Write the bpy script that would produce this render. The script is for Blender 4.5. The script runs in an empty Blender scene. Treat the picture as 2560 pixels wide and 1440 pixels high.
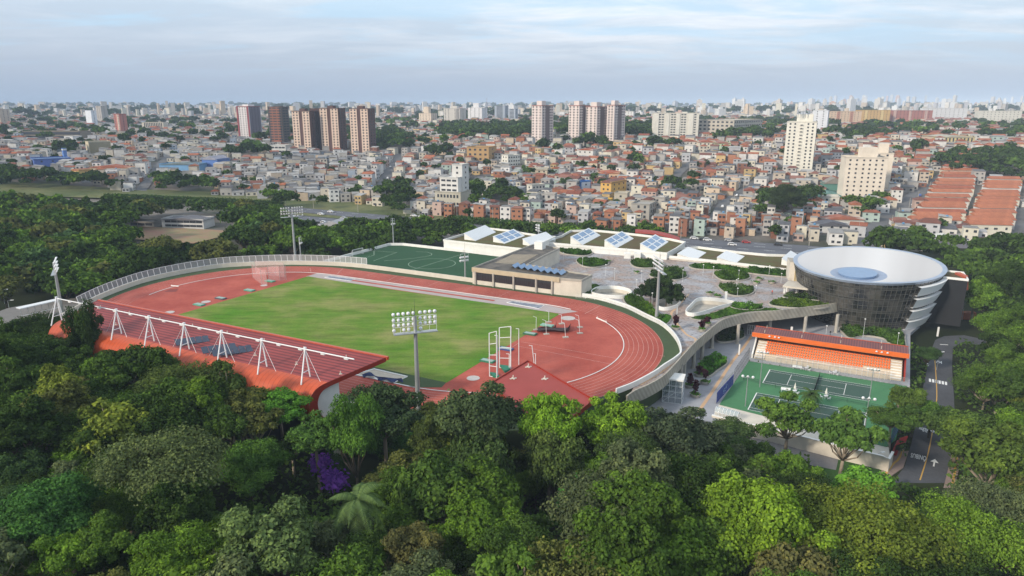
import bpy, bmesh, math, random
import numpy as np
from mathutils import Vector, Matrix
from mathutils.geometry import tessellate_polygon
SC = bpy.context.scene
COL = SC.collection
rad = math.radians
rnd = random.Random(7)
HAZE = 1.25e-4

# ------------------------------------------------------------------ camera
F, PITCH, CH = 1728.0, 0.2576, 59.7          # focal length in 2560-wide pixels, pitch down, height (m)
cam = bpy.data.cameras.new('camera')
cam.lens = 36.0 * F / 2560.0
cam.clip_start, cam.clip_end = 1.0, 40000.0
camo = bpy.data.objects.new('camera', cam)
COL.objects.link(camo)
camo.location = (0, 0, CH)
camo.rotation_euler = (math.pi / 2 - PITCH, 0, 0)
SC.camera = camo

# ------------------------------------------------------------------ world: Nishita sky behind broken high cloud
SUN_EL, SUN_AZ = rad(27), rad(233)           # azimuth clockwise from +Y
world = bpy.data.worlds.new('World')
SC.world = world
world.use_nodes = True
nt = world.node_tree
nt.nodes.clear()
def N(tree, kind, **kw):
    n = tree.nodes.new(kind)
    for k, v in kw.items():
        if k.startswith('i_'):
            n.inputs[k[2:].replace('_', ' ')].default_value = v
        else:
            setattr(n, k, v)
    return n
def ramp(tree, stops, interp='LINEAR'):
    r = tree.nodes.new('ShaderNodeValToRGB')
    r.color_ramp.interpolation = interp
    e = r.color_ramp.elements
    while len(e) < len(stops): e.new(0.5)
    for i, (p, c) in enumerate(stops):
        e[i].position = p
        e[i].color = c if len(c) == 4 else (*c, 1)
    return r
L = nt.links.new
sky = N(nt, 'ShaderNodeTexSky', sky_type='NISHITA', sun_disc=False, sun_elevation=SUN_EL, sun_rotation=SUN_AZ,
        air_density=1.3, dust_density=2.0, ozone_density=1.0)
skys = N(nt, 'ShaderNodeMix', data_type='RGBA', blend_type='MULTIPLY'); skys.inputs[0].default_value = 1
SKY_STRENGTH = 0.13
L(sky.outputs[0], skys.inputs[6]); skys.inputs[7].default_value = (SKY_STRENGTH * 1.0, SKY_STRENGTH * 1.0, SKY_STRENGTH * 1.0, 1)
tc = N(nt, 'ShaderNodeTexCoord')
sep = N(nt, 'ShaderNodeSeparateXYZ'); L(tc.outputs['Generated'], sep.inputs[0])
zc = N(nt, 'ShaderNodeMath', operation='MAXIMUM'); L(sep.outputs[2], zc.inputs[0]); zc.inputs[1].default_value = 0.0
za = N(nt, 'ShaderNodeMath', operation='ADD'); L(zc.outputs[0], za.inputs[0]); za.inputs[1].default_value = 0.09
dx = N(nt, 'ShaderNodeMath', operation='DIVIDE'); L(sep.outputs[0], dx.inputs[0]); L(za.outputs[0], dx.inputs[1])
dy = N(nt, 'ShaderNodeMath', operation='DIVIDE'); L(sep.outputs[1], dy.inputs[0]); L(za.outputs[0], dy.inputs[1])
cmb = N(nt, 'ShaderNodeCombineXYZ'); L(dx.outputs[0], cmb.inputs[0]); L(dy.outputs[0], cmb.inputs[1])
mp = N(nt, 'ShaderNodeMapping'); mp.inputs['Rotation'].default_value = (0, 0, rad(32)); mp.inputs['Scale'].default_value = (0.7, 1.15, 1)
mp.inputs['Location'].default_value = (3.1, 1.7, 0)
L(cmb.outputs[0], mp.inputs[0])
n1 = N(nt, 'ShaderNodeTexNoise', i_Scale=1.3, i_Detail=9.0, i_Roughness=0.62, i_Distortion=0.5); L(mp.outputs[0], n1.inputs[0])
n2 = N(nt, 'ShaderNodeTexNoise', i_Scale=0.22, i_Detail=3.0, i_Roughness=0.5); L(mp.outputs[0], n2.inputs[0])
add = N(nt, 'ShaderNodeMath', operation='ADD'); L(n1.outputs[0], add.inputs[0]); L(n2.outputs[0], add.inputs[1])
# veil colour rises from hazy lilac grey at the horizon to pale white blue above
veil = ramp(nt, [(0.0, (0.34, 0.44, 0.60)), (0.05, (0.41, 0.49, 0.63)), (0.11, (0.51, 0.61, 0.75)), (0.18, (0.58, 0.72, 0.84)), (1.0, (0.78, 0.84, 0.92))])
L(sep.outputs[2], veil.inputs[0])
m1 = N(nt, 'ShaderNodeMix', data_type='RGBA', blend_type='MIX')
m1.inputs[0].default_value = 0.84
L(skys.outputs[2], m1.inputs[6]); L(veil.outputs[0], m1.inputs[7])
# brighter wisps
wis = ramp(nt, [(0.45, (0, 0, 0)), (0.62, (0.72, 0.72, 0.72))])
half = N(nt, 'ShaderNodeMath', operation='MULTIPLY'); half.inputs[1].default_value = 0.5
L(add.outputs[0], half.inputs[0]); L(half.outputs[0], wis.inputs[0])
hz = ramp(nt, [(0.03, (0, 0, 0)), (0.10, (0.9, 0.9, 0.9)), (1.0, (0.6, 0.6, 0.6))]); L(sep.outputs[2], hz.inputs[0])
# clouds gather towards the right of the view
sd = N(nt, 'ShaderNodeMapRange'); sd.inputs['From Min'].default_value = -0.55; sd.inputs['From Max'].default_value = 0.2
sd.inputs['To Min'].default_value = 0.35; sd.inputs['To Max'].default_value = 1.0; L(sep.outputs[0], sd.inputs['Value'])
mu = N(nt, 'ShaderNodeMath', operation='MULTIPLY'); L(wis.outputs[0], mu.inputs[0]); L(hz.outputs[0], mu.inputs[1])
mu2 = N(nt, 'ShaderNodeMath', operation='MULTIPLY'); L(mu.outputs[0], mu2.inputs[0]); L(sd.outputs[0], mu2.inputs[1])
m2 = N(nt, 'ShaderNodeMix', data_type='RGBA', blend_type='MIX')
L(mu2.outputs[0], m2.inputs[0]); L(m1.outputs[2], m2.inputs[6]); m2.inputs[7].default_value = (0.98, 0.98, 1.0, 1)
# blue gaps and grey bellies
gap = ramp(nt, [(0.49, (0, 0, 0)), (0.62, (1, 1, 1))])
mp2 = N(nt, 'ShaderNodeMapping'); mp2.inputs['Location'].default_value = (11, 4, 2); mp2.inputs['Rotation'].default_value = (0, 0, rad(18)); mp2.inputs['Scale'].default_value = (0.8, 1.6, 1); L(cmb.outputs[0], mp2.inputs[0])
n3 = N(nt, 'ShaderNodeTexNoise', i_Scale=0.9, i_Detail=8.0, i_Roughness=0.6, i_Distortion=0.3); L(mp2.outputs[0], n3.inputs[0]); L(n3.outputs[0], gap.inputs[0])
gm = N(nt, 'ShaderNodeMath', operation='MULTIPLY'); L(gap.outputs[0], gm.inputs[0]); L(hz.outputs[0], gm.inputs[1])
gm2 = N(nt, 'ShaderNodeMath', operation='MULTIPLY'); L(gm.outputs[0], gm2.inputs[0]); gm2.inputs[1].default_value = 0.75
m3 = N(nt, 'ShaderNodeMix', data_type='RGBA', blend_type='MIX')
L(gm2.outputs[0], m3.inputs[0]); L(m2.outputs[2], m3.inputs[6]); m3.inputs[7].default_value = (0.46, 0.66, 0.83, 1)
bg = N(nt, 'ShaderNodeBackground'); bg.inputs[1].default_value = 1.0
L(m3.outputs[2], bg.inputs[0])
wo = N(nt, 'ShaderNodeOutputWorld'); L(bg.outputs[0], wo.inputs[0])
world.cycles.sampling_method = 'MANUAL'; world.cycles.sample_map_resolution = 512

sun = bpy.data.lights.new('sun', 'SUN')
sun.energy, sun.angle, sun.color = 3.0, rad(6), (1.0, 0.88, 0.72)
suno = bpy.data.objects.new('sun', sun); COL.objects.link(suno)
sdir = Vector((math.sin(SUN_AZ) * math.cos(SUN_EL), math.cos(SUN_AZ) * math.cos(SUN_EL), math.sin(SUN_EL)))
suno.rotation_euler = sdir.to_track_quat('Z', 'Y').to_euler()
suno.location = (0, 0, 300)
vs = SC.view_settings
vs.view_transform, vs.look, vs.exposure, vs.gamma = 'Standard', 'None', 0.30, 1.0
vs.use_curve_mapping = False
SC.cycles.max_bounces = 5; SC.cycles.diffuse_bounces = 3; SC.cycles.glossy_bounces = 2
SC.cycles.transmission_bounces = 4; SC.cycles.transparent_max_bounces = 8; SC.cycles.volume_bounces = 0
SC.cycles.use_denoising = True
SC.cycles.use_adaptive_sampling = True; SC.cycles.adaptive_threshold = 0.02

# ------------------------------------------------------------------ pixel <-> place (2560 x 1440 picture coordinates)
cP, sP = math.cos(PITCH), math.sin(PITCH)
def RAY(x, y):
    a, b = (x - 1280) / F, -(y - 720) / F
    return Vector((a, cP + b * sP, -sP + b * cP))
def G(x, y, z=0.0):
    d = RAY(x, y); t = (z - CH) / d.z
    return Vector((d.x * t, d.y * t, z))
def G2(pts, z=0.0):
    return [G(x, y, z) for x, y in pts]
def AT(x, y, Y):
    d = RAY(x, y); t = Y / d.y
    return Vector((d.x * t, Y, CH + d.z * t))
def PJ(p):
    d = cP * p[1] - sP * (p[2] - CH); u = sP * p[1] + cP * (p[2] - CH)
    d = max(d, 1e-3)
    return 1280 + F * p[0] / d, 720 - F * u / d
TH = -0.4736                                   # track axis
TC, TS = math.cos(TH), math.sin(TH)
TX, TY = -44.65, 193.62
def W(x, y, z=0.0):                           # track coordinates -> world
    return Vector((TX + TC * x - TS * y, TY + TS * x + TC * y, z))

# ------------------------------------------------------------------ terrain
def interp(v, tab):
    if v <= tab[0][0]: return tab[0][1]
    for (a, b), (c, d) in zip(tab, tab[1:]):
        if v <= c: return b + (d - b) * (v - a) / (c - a)
    return tab[-1][1]
def H(x, y):
    d = math.hypot(x, y)
    base = interp(d, [(0, -9.5), (270, -9.5), (305, -8.2), (345, -6.5), (460, -4.8), (520, -2.2), (585, 2.5), (660, 10), (764, 18.5), (860, 21), (1100, 23), (1600, 26), (3000, 32), (5500, 43), (9000, 58), (12000, 66)])
    left = interp(d, [(0, -9.5), (270, -9.5), (345, -6.8), (520, -5), (600, -2), (725, 8), (900, 14), (1300, 20), (2000, 26), (3000, 32), (5500, 43), (9000, 58), (12000, 66)])
    u = min(1, max(0, (x / max(d, 1) + 0.14) / 0.16)); u = u * u * (3 - 2 * u)
    z = left * (1 - u) + base * u
    w = min(1, max(0, (d - 600) / 900))
    z += w * 3.5 * (math.sin(x * 0.0051 + 1.3) * math.cos(y * 0.0043) + 0.6 * math.sin(x * 0.013 + y * 0.007))
    w2 = min(1, max(0, (d - 5500) / 3000))
    z += w2 * 6 * (math.sin(x * 0.0011 + 2) * 0.6 + 0.5 * math.sin(x * 0.0027 + 0.4) + 0.25 * math.sin(x * 0.0071))
    if y < 175 and x < 130:                    # the wooded slope between the camera and the stadium
        ddx, ddy = x - TX, y - TY; xl, yl = TC * ddx + TS * ddy, -TS * ddx + TC * ddy
        a = sst((-yl - 63) / 9) * sst((56 - xl) / 16) * 9.0
        b = sst((112 - y) / 34) * 11.5
        z += max(a, b)
    return z
def sst(t):
    t = min(1, max(0, t)); return t * t * (3 - 2 * t)
def T(x, y):                                   # pixel -> point on the terrain
    d = RAY(x, y); t = 60.0
    while t < 12000:
        p = d * t
        if CH + p.z < H(p.x, p.y): break
        t *= 1.02
    a, b = t / 1.02, t
    for _ in range(12):
        m = (a + b) / 2; p = d * m
        if CH + p.z < H(p.x, p.y): b = m
        else: a = m
    p = d * b
    return Vector((p.x, p.y, H(p.x, p.y)))

# ------------------------------------------------------------------ materials
MATS = {}
def mat(name, col, rough=0.8, metal=0.0, noise=0.0, nscale=1.0, spec=0.3, obj=False, col2=None, bump=0.0, fine=0.0):
    if name in MATS: return MATS[name]
    m = bpy.data.materials.new(name); m.use_nodes = True
    t = m.node_tree; b = t.nodes['Principled BSDF']
    b.inputs['Roughness'].default_value = rough; b.inputs['Metallic'].default_value = metal
    b.inputs['Specular IOR Level'].default_value = spec
    if obj:
        oi = N(t, 'ShaderNodeObjectInfo'); src = oi.outputs['Color']
    else:
        rg = N(t, 'ShaderNodeRGB'); rg.outputs[0].default_value = (*col, 1); src = rg.outputs[0]
    if noise or col2:
        tcn = N(t, 'ShaderNodeTexCoord')
        nz = N(t, 'ShaderNodeTexNoise', i_Scale=nscale, i_Detail=6.0, i_Roughness=0.65); t.links.new(tcn.outputs['Object'], nz.inputs[0])
        if col2:
            rp = ramp(t, [(0.36, (0, 0, 0)), (0.64, (1, 1, 1))]); t.links.new(nz.outputs[0], rp.inputs[0])
            mx = N(t, 'ShaderNodeMix', data_type='RGBA'); t.links.new(rp.outputs[0], mx.inputs[0]); t.links.new(src, mx.inputs[6]); mx.inputs[7].default_value = (*col2, 1)
            src = mx.outputs[2]
        if noise:
            rp = ramp(t, [(0.3, (1 - noise,) * 3), (0.7, (1 + noise * 0.4,) * 3)]); t.links.new(nz.outputs[0], rp.inputs[0])
            mx = N(t, 'ShaderNodeMix', data_type='RGBA', blend_type='MULTIPLY'); mx.inputs[0].default_value = 1
            t.links.new(src, mx.inputs[6]); t.links.new(rp.outputs[0], mx.inputs[7]); src = mx.outputs[2]
        if fine:
            nf = N(t, 'ShaderNodeTexNoise', i_Scale=nscale * 14, i_Detail=4.0); t.links.new(tcn.outputs['Object'], nf.inputs[0])
            rp = ramp(t, [(0.3, (1 - fine,) * 3), (0.7, (1 + fine * 0.5,) * 3)]); t.links.new(nf.outputs[0], rp.inputs[0])
            mx = N(t, 'ShaderNodeMix', data_type='RGBA', blend_type='MULTIPLY'); mx.inputs[0].default_value = 1
            t.links.new(src, mx.inputs[6]); t.links.new(rp.outputs[0], mx.inputs[7]); src = mx.outputs[2]
    t.links.new(src, b.inputs['Base Color'])
    MATS[name] = m
    return m
def wave_mat(name, col, col2, scale, direction='X', rough=0.6, rot=0.0, sharp=(0.4, 0.6), noise=0.15, obj=False, nscale=0.3, metal=0.0):
    """ribs, tiles or paving bands across a surface, in the object's own space"""
    m = bpy.data.materials.new(name); m.use_nodes = True
    t = m.node_tree; b = t.nodes['Principled BSDF']; b.inputs['Roughness'].default_value = rough; b.inputs['Metallic'].default_value = metal
    b.inputs['Specular IOR Level'].default_value = 0.25
    tcn = N(t, 'ShaderNodeTexCoord'); mpn = N(t, 'ShaderNodeMapping'); mpn.inputs['Rotation'].default_value = (0, 0, rot); t.links.new(tcn.outputs['Object'], mpn.inputs[0])
    w = N(t, 'ShaderNodeTexWave', i_Scale=scale, i_Distortion=0.0); w.bands_direction = direction; t.links.new(mpn.outputs[0], w.inputs[0])
    rp = ramp(t, [(sharp[0], (0, 0, 0)), (sharp[1], (1, 1, 1))]); t.links.new(w.outputs[1], rp.inputs[0])
    mx = N(t, 'ShaderNodeMix', data_type='RGBA'); t.links.new(rp.outputs[0], mx.inputs[0])
    if obj:
        oi = N(t, 'ShaderNodeObjectInfo'); t.links.new(oi.outputs['Color'], mx.inputs[6])
        mm = N(t, 'ShaderNodeMix', data_type='RGBA', blend_type='MULTIPLY'); mm.inputs[0].default_value = 1
        t.links.new(oi.outputs['Color'], mm.inputs[6]); mm.inputs[7].default_value = (*col2, 1); t.links.new(mm.outputs[2], mx.inputs[7])
    else:
        mx.inputs[6].default_value = (*col, 1); mx.inputs[7].default_value = (*col2, 1)
    nz = N(t, 'ShaderNodeTexNoise', i_Scale=nscale, i_Detail=6.0, i_Roughness=0.65); t.links.new(tcn.outputs['Object'], nz.inputs[0])
    rp2 = ramp(t, [(0.3, (1 - noise,) * 3), (0.7, (1 + noise * 0.5,) * 3)]); t.links.new(nz.outputs[0], rp2.inputs[0])
    m3_ = N(t, 'ShaderNodeMix', data_type='RGBA', blend_type='MULTIPLY'); m3_.inputs[0].default_value = 1
    t.links.new(mx.outputs[2], m3_.inputs[6]); t.links.new(rp2.outputs[0], m3_.inputs[7]); t.links.new(m3_.outputs[2], b.inputs['Base Color'])
    MATS[name] = m
    return m
def attr_mat(name, rough=0.8, windows=False):
    """colour from the mesh's own 'col' attribute (the many small houses of one mesh)"""
    m = bpy.data.materials.new(name); m.use_nodes = True
    t = m.node_tree; b = t.nodes['Principled BSDF']; b.inputs['Roughness'].default_value = rough; b.inputs['Specular IOR Level'].default_value = 0.2
    a = N(t, 'ShaderNodeAttribute', attribute_name='col')
    tcn = N(t, 'ShaderNodeTexCoord'); nz = N(t, 'ShaderNodeTexNoise', i_Scale=0.25, i_Detail=6.0, i_Roughness=0.7); t.links.new(tcn.outputs['Object'], nz.inputs[0])
    rp = ramp(t, [(0.3, (0.72,) * 3), (0.7, (1.08,) * 3)]); t.links.new(nz.outputs[0], rp.inputs[0])
    mx = N(t, 'ShaderNodeMix', data_type='RGBA', blend_type='MULTIPLY'); mx.inputs[0].default_value = 1
    t.links.new(a.outputs['Color'], mx.inputs[6]); t.links.new(rp.outputs[0], mx.inputs[7]); t.links.new(mx.outputs[2], b.inputs['Base Color'])
    MATS[name] = m
    return m

# ------------------------------------------------------------------ mesh builder
class MB:
    def __init__(s): s.v = []; s.f = []; s.m = []; s.c = []
    def face(s, pts, mi=0, c=None):
        n = len(s.v); s.v += [tuple(p) for p in pts]; s.f.append(tuple(range(n, n + len(pts)))); s.m.append(mi); s.c.append(c)
    def hexa(s, b, t, mi=0, c=None, bottom=True):
        """b, t: four bottom and four top points, counter-clockwise from above"""
        n = len(s.v); s.v += [tuple(p) for p in b] + [tuple(p) for p in t]
        fs = [(n + 4, n + 5, n + 6, n + 7)] + [(n + i, n + (i + 1) % 4, n + 4 + (i + 1) % 4, n + 4 + i) for i in range(4)]
        if bottom: fs.append((n + 3, n + 2, n + 1, n))
        s.f += fs; s.m += [mi] * len(fs); s.c += [c] * len(fs)
    def box(s, c, size, rot=0.0, mi=0, col=None):
        """c: centre of the bottom"""
        cx, cy, cz = c; hx, hy, h = size[0] / 2, size[1] / 2, size[2]; ca, sa = math.cos(rot), math.sin(rot)
        q = [(cx + ca * x - sa * y, cy + sa * x + ca * y) for x, y in ((-hx, -hy), (hx, -hy), (hx, hy), (-hx, hy))]
        s.hexa([(x, y, cz) for x, y in q], [(x, y, cz + h) for x, y in q], mi, col)
    def prism(s, poly, z0, z1, mi=0, mt=None, bottom=False, c=None):
        """poly ccw from above; z0, z1 numbers"""
        if area(poly) < 0: poly = poly[::-1]
        n = len(poly); k = len(s.v)
        s.v += [(p[0], p[1], z0) for p in poly] + [(p[0], p[1], z1) for p in poly]
        for i in range(n):
            j = (i + 1) % n; s.f.append((k + i, k + j, k + n + j, k + n + i)); s.m.append(mi); s.c.append(c)
        s.f.append(tuple(range(k + n, k + 2 * n))); s.m.append(mi if mt is None else mt); s.c.append(c)
        if bottom: s.f.append(tuple(range(k + n - 1, k - 1, -1))); s.m.append(mi); s.c.append(c)
    def tube(s, p0, p1, r0, r1=None, n=6, mi=0, cap=True):
        p0, p1 = Vector(p0), Vector(p1); r1 = r0 if r1 is None else r1
        d = (p1 - p0)
        if d.length < 1e-6: return
        d.normalize(); u = d.orthogonal().normalized(); w = d.cross(u); k = len(s.v)
        for p, r in ((p0, r0), (p1, r1)):
            for i in range(n):
                a = 2 * math.pi * i / n; s.v.append(tuple(p + (u * math.cos(a) + w * math.sin(a)) * r))
        for i in range(n):
            j = (i + 1) % n; s.f.append((k + i, k + j, k + n + j, k + n + i)); s.m.append(mi); s.c.append(None)
        if cap:
            s.f.append(tuple(range(k + n - 1, k - 1, -1))); s.f.append(tuple(range(k + n, k + 2 * n))); s.m += [mi, mi]; s.c += [None, None]
    def path(s, pts, rs, n=6, mi=0):
        for i in range(len(pts) - 1): s.tube(pts[i], pts[i + 1], rs[i], rs[i + 1], n, mi)
    def lathe(s, prof, c=(0, 0, 0), n=16, mi=0):
        k = len(s.v); m = len(prof)
        for r, z in prof:
            for i in range(n):
                a = 2 * math.pi * i / n; s.v.append((c[0] + r * math.cos(a), c[1] + r * math.sin(a), c[2] + z))
        for j in range(m - 1):
            for i in range(n):
                i2 = (i + 1) % n; s.f.append((k + j * n + i, k + j * n + i2, k + (j + 1) * n + i2, k + (j + 1) * n + i)); s.m.append(mi); s.c.append(None)
    def strip(s, A, B, mi=0, closed=False):
        """quads between two lines of points"""
        k = len(s.v); n = len(A); s.v += [tuple(p) for p in A] + [tuple(p) for p in B]
        for i in range(n if closed else n - 1):
            j = (i + 1) % n; s.f.append((k + i, k + j, k + n + j, k + n + i)); s.m.append(mi); s.c.append(None)
    def wall(s, line, h, th, z0=None, mi=0, closed=False):
        """a wall of height h and thickness th along 3D points (their z is the foot); h may be a list"""
        n = len(line); P = [Vector(p) for p in line]; off = []
        for i in range(n):
            a = P[i - 1] if (i > 0 or closed) else P[i]; b = P[(i + 1) % n] if (i < n - 1 or closed) else P[i]
            d = (b - a); d.z = 0; d.normalize(); off.append(Vector((-d.y, d.x, 0)) * th / 2)
        hh = h if isinstance(h, (list, tuple)) else [h] * n
        A = [P[i] + off[i] for i in range(n)]; B = [P[i] - off[i] for i in range(n)]
        At = [A[i] + Vector((0, 0, hh[i])) for i in range(n)]; Bt = [B[i] + Vector((0, 0, hh[i])) for i in range(n)]
        s.strip(B, Bt, mi, closed); s.strip(At, A, mi, closed); s.strip(Bt, At, mi, closed)
        if not closed:
            s.face([A[0], B[0], Bt[0], At[0]], mi); s.face([B[-1], A[-1], At[-1], Bt[-1]], mi)
    def mesh(s, name, smooth=False, mats=()):
        me = bpy.data.meshes.new(name); me.from_pydata(s.v, [], s.f)
        for m in mats: me.materials.append(m)
        if any(s.m): me.polygons.foreach_set('material_index', s.m)
        if smooth: me.polygons.foreach_set('use_smooth', [True] * len(s.f))
        if any(c is not None for c in s.c):
            at = me.attributes.new('col', 'FLOAT_COLOR', 'FACE'); a = np.ones((len(s.f), 4), 'f')
            for i, c in enumerate(s.c):
                if c is not None: a[i, :3] = c
            at.data.foreach_set('color', a.ravel())
        me.update(); return me
    def build(s, name, mats, parent=None, smooth=False, world=True, color=None):
        if not isinstance(mats, (list, tuple)): mats = [mats]
        o = bpy.data.objects.new(name, s.mesh(name, smooth, mats)); COL.objects.link(o)
        if parent is not None:
            o.parent = parent
            if world: o.matrix_parent_inverse = wm(parent).inverted()
        if color: o.color = (*color, 1)
        return o
WMC = {}
def wm(o):
    m = Matrix.LocRotScale(o.location, o.rotation_euler, o.scale)
    return (wm(o.parent) @ o.matrix_parent_inverse @ m) if o.parent else m
def area(poly):
    return sum(a[0] * b[1] - b[0] * a[1] for a, b in zip(poly, poly[1:] + poly[:1])) / 2
def inpoly(x, y, poly):
    c = False; n = len(poly); j = n - 1
    for i in range(n):
        a, b = poly[i], poly[j]
        if (a[1] > y) != (b[1] > y) and x < (b[0] - a[0]) * (y - a[1]) / (b[1] - a[1]) + a[0]: c = not c
        j = i
    return c
def dline(x, y, line):
    best = 1e9
    for a, b in zip(line, line[1:]):
        vx, vy = b[0] - a[0], b[1] - a[1]; l2 = vx * vx + vy * vy or 1e-9
        t = min(1, max(0, ((x - a[0]) * vx + (y - a[1]) * vy) / l2)); best = min(best, math.hypot(x - a[0] - t * vx, y - a[1] - t * vy))
    return best
def smooth(pts, n=6, closed=False):
    """Catmull-Rom through points"""
    P = [Vector(p) for p in pts]; out = []; m = len(P)
    for i in range(m if closed else m - 1):
        if closed: a, b, c, d = P[i - 1], P[i], P[(i + 1) % m], P[(i + 2) % m]
        else: a, b, c, d = P[max(i - 1, 0)], P[i], P[i + 1], P[min(i + 2, m - 1)]
        for k in range(n):
            t = k / n; out.append(0.5 * ((2 * b) + (c - a) * t + (2 * a - 5 * b + 4 * c - d) * t * t + (3 * b - a - 3 * c + d) * t ** 3))
    if not closed: out.append(P[-1])
    return out
def resample(pts, step):
    P = [Vector(p) for p in pts]; out = [P[0]]; acc = 0
    for a, b in zip(P, P[1:]):
        l = (b - a).length; t = step - acc
        while t <= l: out.append(a + (b - a) * (t / l)); t += step
        acc = l - (t - step)
    return out
def sheet(name, polys, z, m, holes=(), kind='structure', th=None, world=None):
    """flat ground sheet from world polygons (first = outline, holes after)"""
    mb = MB(); loops = [[Vector((p[0], p[1], 0)) for p in polys]] + [[Vector((p[0], p[1], 0)) for p in h] for h in holes]
    flat = [p for l in loops for p in l]; tri = tessellate_polygon(loops)
    mb.v = [(p.x, p.y, z) for p in flat]
    for t in tri:
        a, b, c = (flat[i] for i in t)
        if (b - a).cross(c - a).z < 0: t = (t[0], t[2], t[1])
        mb.f.append(tuple(t)); mb.m.append(0); mb.c.append(None)
    if th:
        for l in loops:
            mb.strip([(p.x, p.y, z - th) for p in l], [(p.x, p.y, z) for p in l], 0, True)
    o = mb.build(name, m)
    if kind: o['kind'] = kind
    return o
def tag(o, label=None, cat=None, group=None, kind=None):
    if label: o['label'] = label
    if cat: o['category'] = cat
    if group: o['group'] = group
    if kind: o['kind'] = kind
    return o
def thing(name, label, cat, loc=(0, 0, 0), rz=0.0, group=None, kind=None):
    o = bpy.data.objects.new(name, None); COL.objects.link(o); o.location = loc; o.rotation_euler = (0, 0, rz); o.empty_display_size = 0.5
    return tag(o, label, cat, group, kind)
def copy_tree(o, parent=None):
    c = o.copy(); COL.objects.link(c)
    c.parent = parent
    if parent is not None: c.matrix_parent_inverse = o.matrix_parent_inverse.copy()
    for ch in list(o.children): copy_tree(ch, c)
    return c
ORD = 'first|second|third|fourth|fifth|sixth|seventh|eighth|ninth|tenth|eleventh|twelfth|thirteenth|fourteenth|fifteenth|sixteenth|seventeenth|eighteenth|nineteenth|twentieth'.split('|')
def ordn(i):
    if i < 20: return ORD[i]
    tens = ['twenty', 'thirty', 'forty', 'fifty', 'sixty', 'seventy', 'eighty', 'ninety'][(i + 1) // 10 - 2]; u = (i + 1) % 10
    return tens + '-' + ['', 'first'][u] if u == 1 else (tens + '-' + (ORD[u - 1] if u else 'most'))
def rank_labels(rows, marks, fmt):
    """rows: [object, look, pixel x, pixel y]; names each by its look and its rank from a landmark seen in the photo"""
    by = {}
    for o, look, x, y in rows:
        nm, mx, my = min(marks, key=lambda m: math.hypot((m[1] - x), 1.6 * (m[2] - y)))
        ddx, ddy = x - mx, y - my
        rel = ('left of' if ddx < 0 else 'right of') if abs(ddx) > abs(ddy) else ('in front of' if ddy > 0 else 'beyond')
        by.setdefault((look, nm, rel), []).append((math.hypot(ddx, ddy), o))
    for (look, nm, rel), l in by.items():
        l.sort(key=lambda t: t[0])
        for i, (d, o) in enumerate(l):
            o['label'] = f'{look}, just {rel} {nm}' if len(l) == 1 else f'{look}, {ordn(i)} {rel} {nm}'

# ---- common materials
CONC = mat('concrete', (0.42, 0.39, 0.34), 0.85, noise=0.22, nscale=0.35, fine=0.1)
CONCL = mat('light_concrete', (0.62, 0.57, 0.49), 0.85, noise=0.15, nscale=0.3)
WHITE = mat('white_paint', (0.78, 0.77, 0.74), 0.6, noise=0.1, nscale=0.4)
WHITEM = mat('white_metal', (0.72, 0.73, 0.74), 0.4, noise=0.06, nscale=2.0)
STEEL = mat('galvanised_steel', (0.42, 0.44, 0.45), 0.45, 0.6, noise=0.1, nscale=1.5)
DARK = mat('dark_metal', (0.05, 0.055, 0.06), 0.5, 0.3)
GLASSD = mat('dark_glass', (0.02, 0.025, 0.03), 0.12, 0.0, spec=0.8)
ASPH = mat('asphalt', (0.085, 0.088, 0.1), 0.9, noise=0.22, nscale=0.12, fine=0.12)
LINE = mat('painted_line', (0.75, 0.75, 0.73), 0.7)
YEL = mat('yellow_line', (0.55, 0.33, 0.08), 0.8)
LAMPG = mat('lamp_glass', (0.8, 0.8, 0.8), 0.12, 0.35, spec=0.8)
SOIL = mat('soil', (0.07, 0.05, 0.035), 0.95, noise=0.3, nscale=0.5)
# ------------------------------------------------------------------ foliage tools
def leaf_mat(name, trans=0.22):
    m = bpy.data.materials.new(name); m.use_nodes = True; t = m.node_tree; t.nodes.clear()
    oi = N(t, 'ShaderNodeObjectInfo'); at = N(t, 'ShaderNodeAttribute', attribute_name='tint')
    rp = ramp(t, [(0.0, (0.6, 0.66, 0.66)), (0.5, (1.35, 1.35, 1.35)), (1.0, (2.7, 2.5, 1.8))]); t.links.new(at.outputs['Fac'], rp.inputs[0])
    mx = N(t, 'ShaderNodeMix', data_type='RGBA', blend_type='MULTIPLY'); mx.inputs[0].default_value = 1; t.links.new(oi.outputs['Color'], mx.inputs[6]); t.links.new(rp.outputs[0], mx.inputs[7])
    d = N(t, 'ShaderNodeBsdfDiffuse'); tr = N(t, 'ShaderNodeBsdfTranslucent'); ms = N(t, 'ShaderNodeMixShader'); ms.inputs[0].default_value = trans
    t.links.new(mx.outputs[2], d.inputs[0]); t.links.new(mx.outputs[2], tr.inputs[0]); t.links.new(d.outputs[0], ms.inputs[1]); t.links.new(tr.outputs[0], ms.inputs[2])
    o = N(t, 'ShaderNodeOutputMaterial'); t.links.new(ms.outputs[0], o.inputs[0])
    MATS[name] = m
    return m
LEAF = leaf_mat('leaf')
BARK = mat('bark', (0.12, 0.095, 0.07), 0.95, noise=0.3, nscale=1.2)
BARKL = mat('pale_bark', (0.30, 0.25, 0.19), 0.9, noise=0.3, nscale=1.2)
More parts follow.
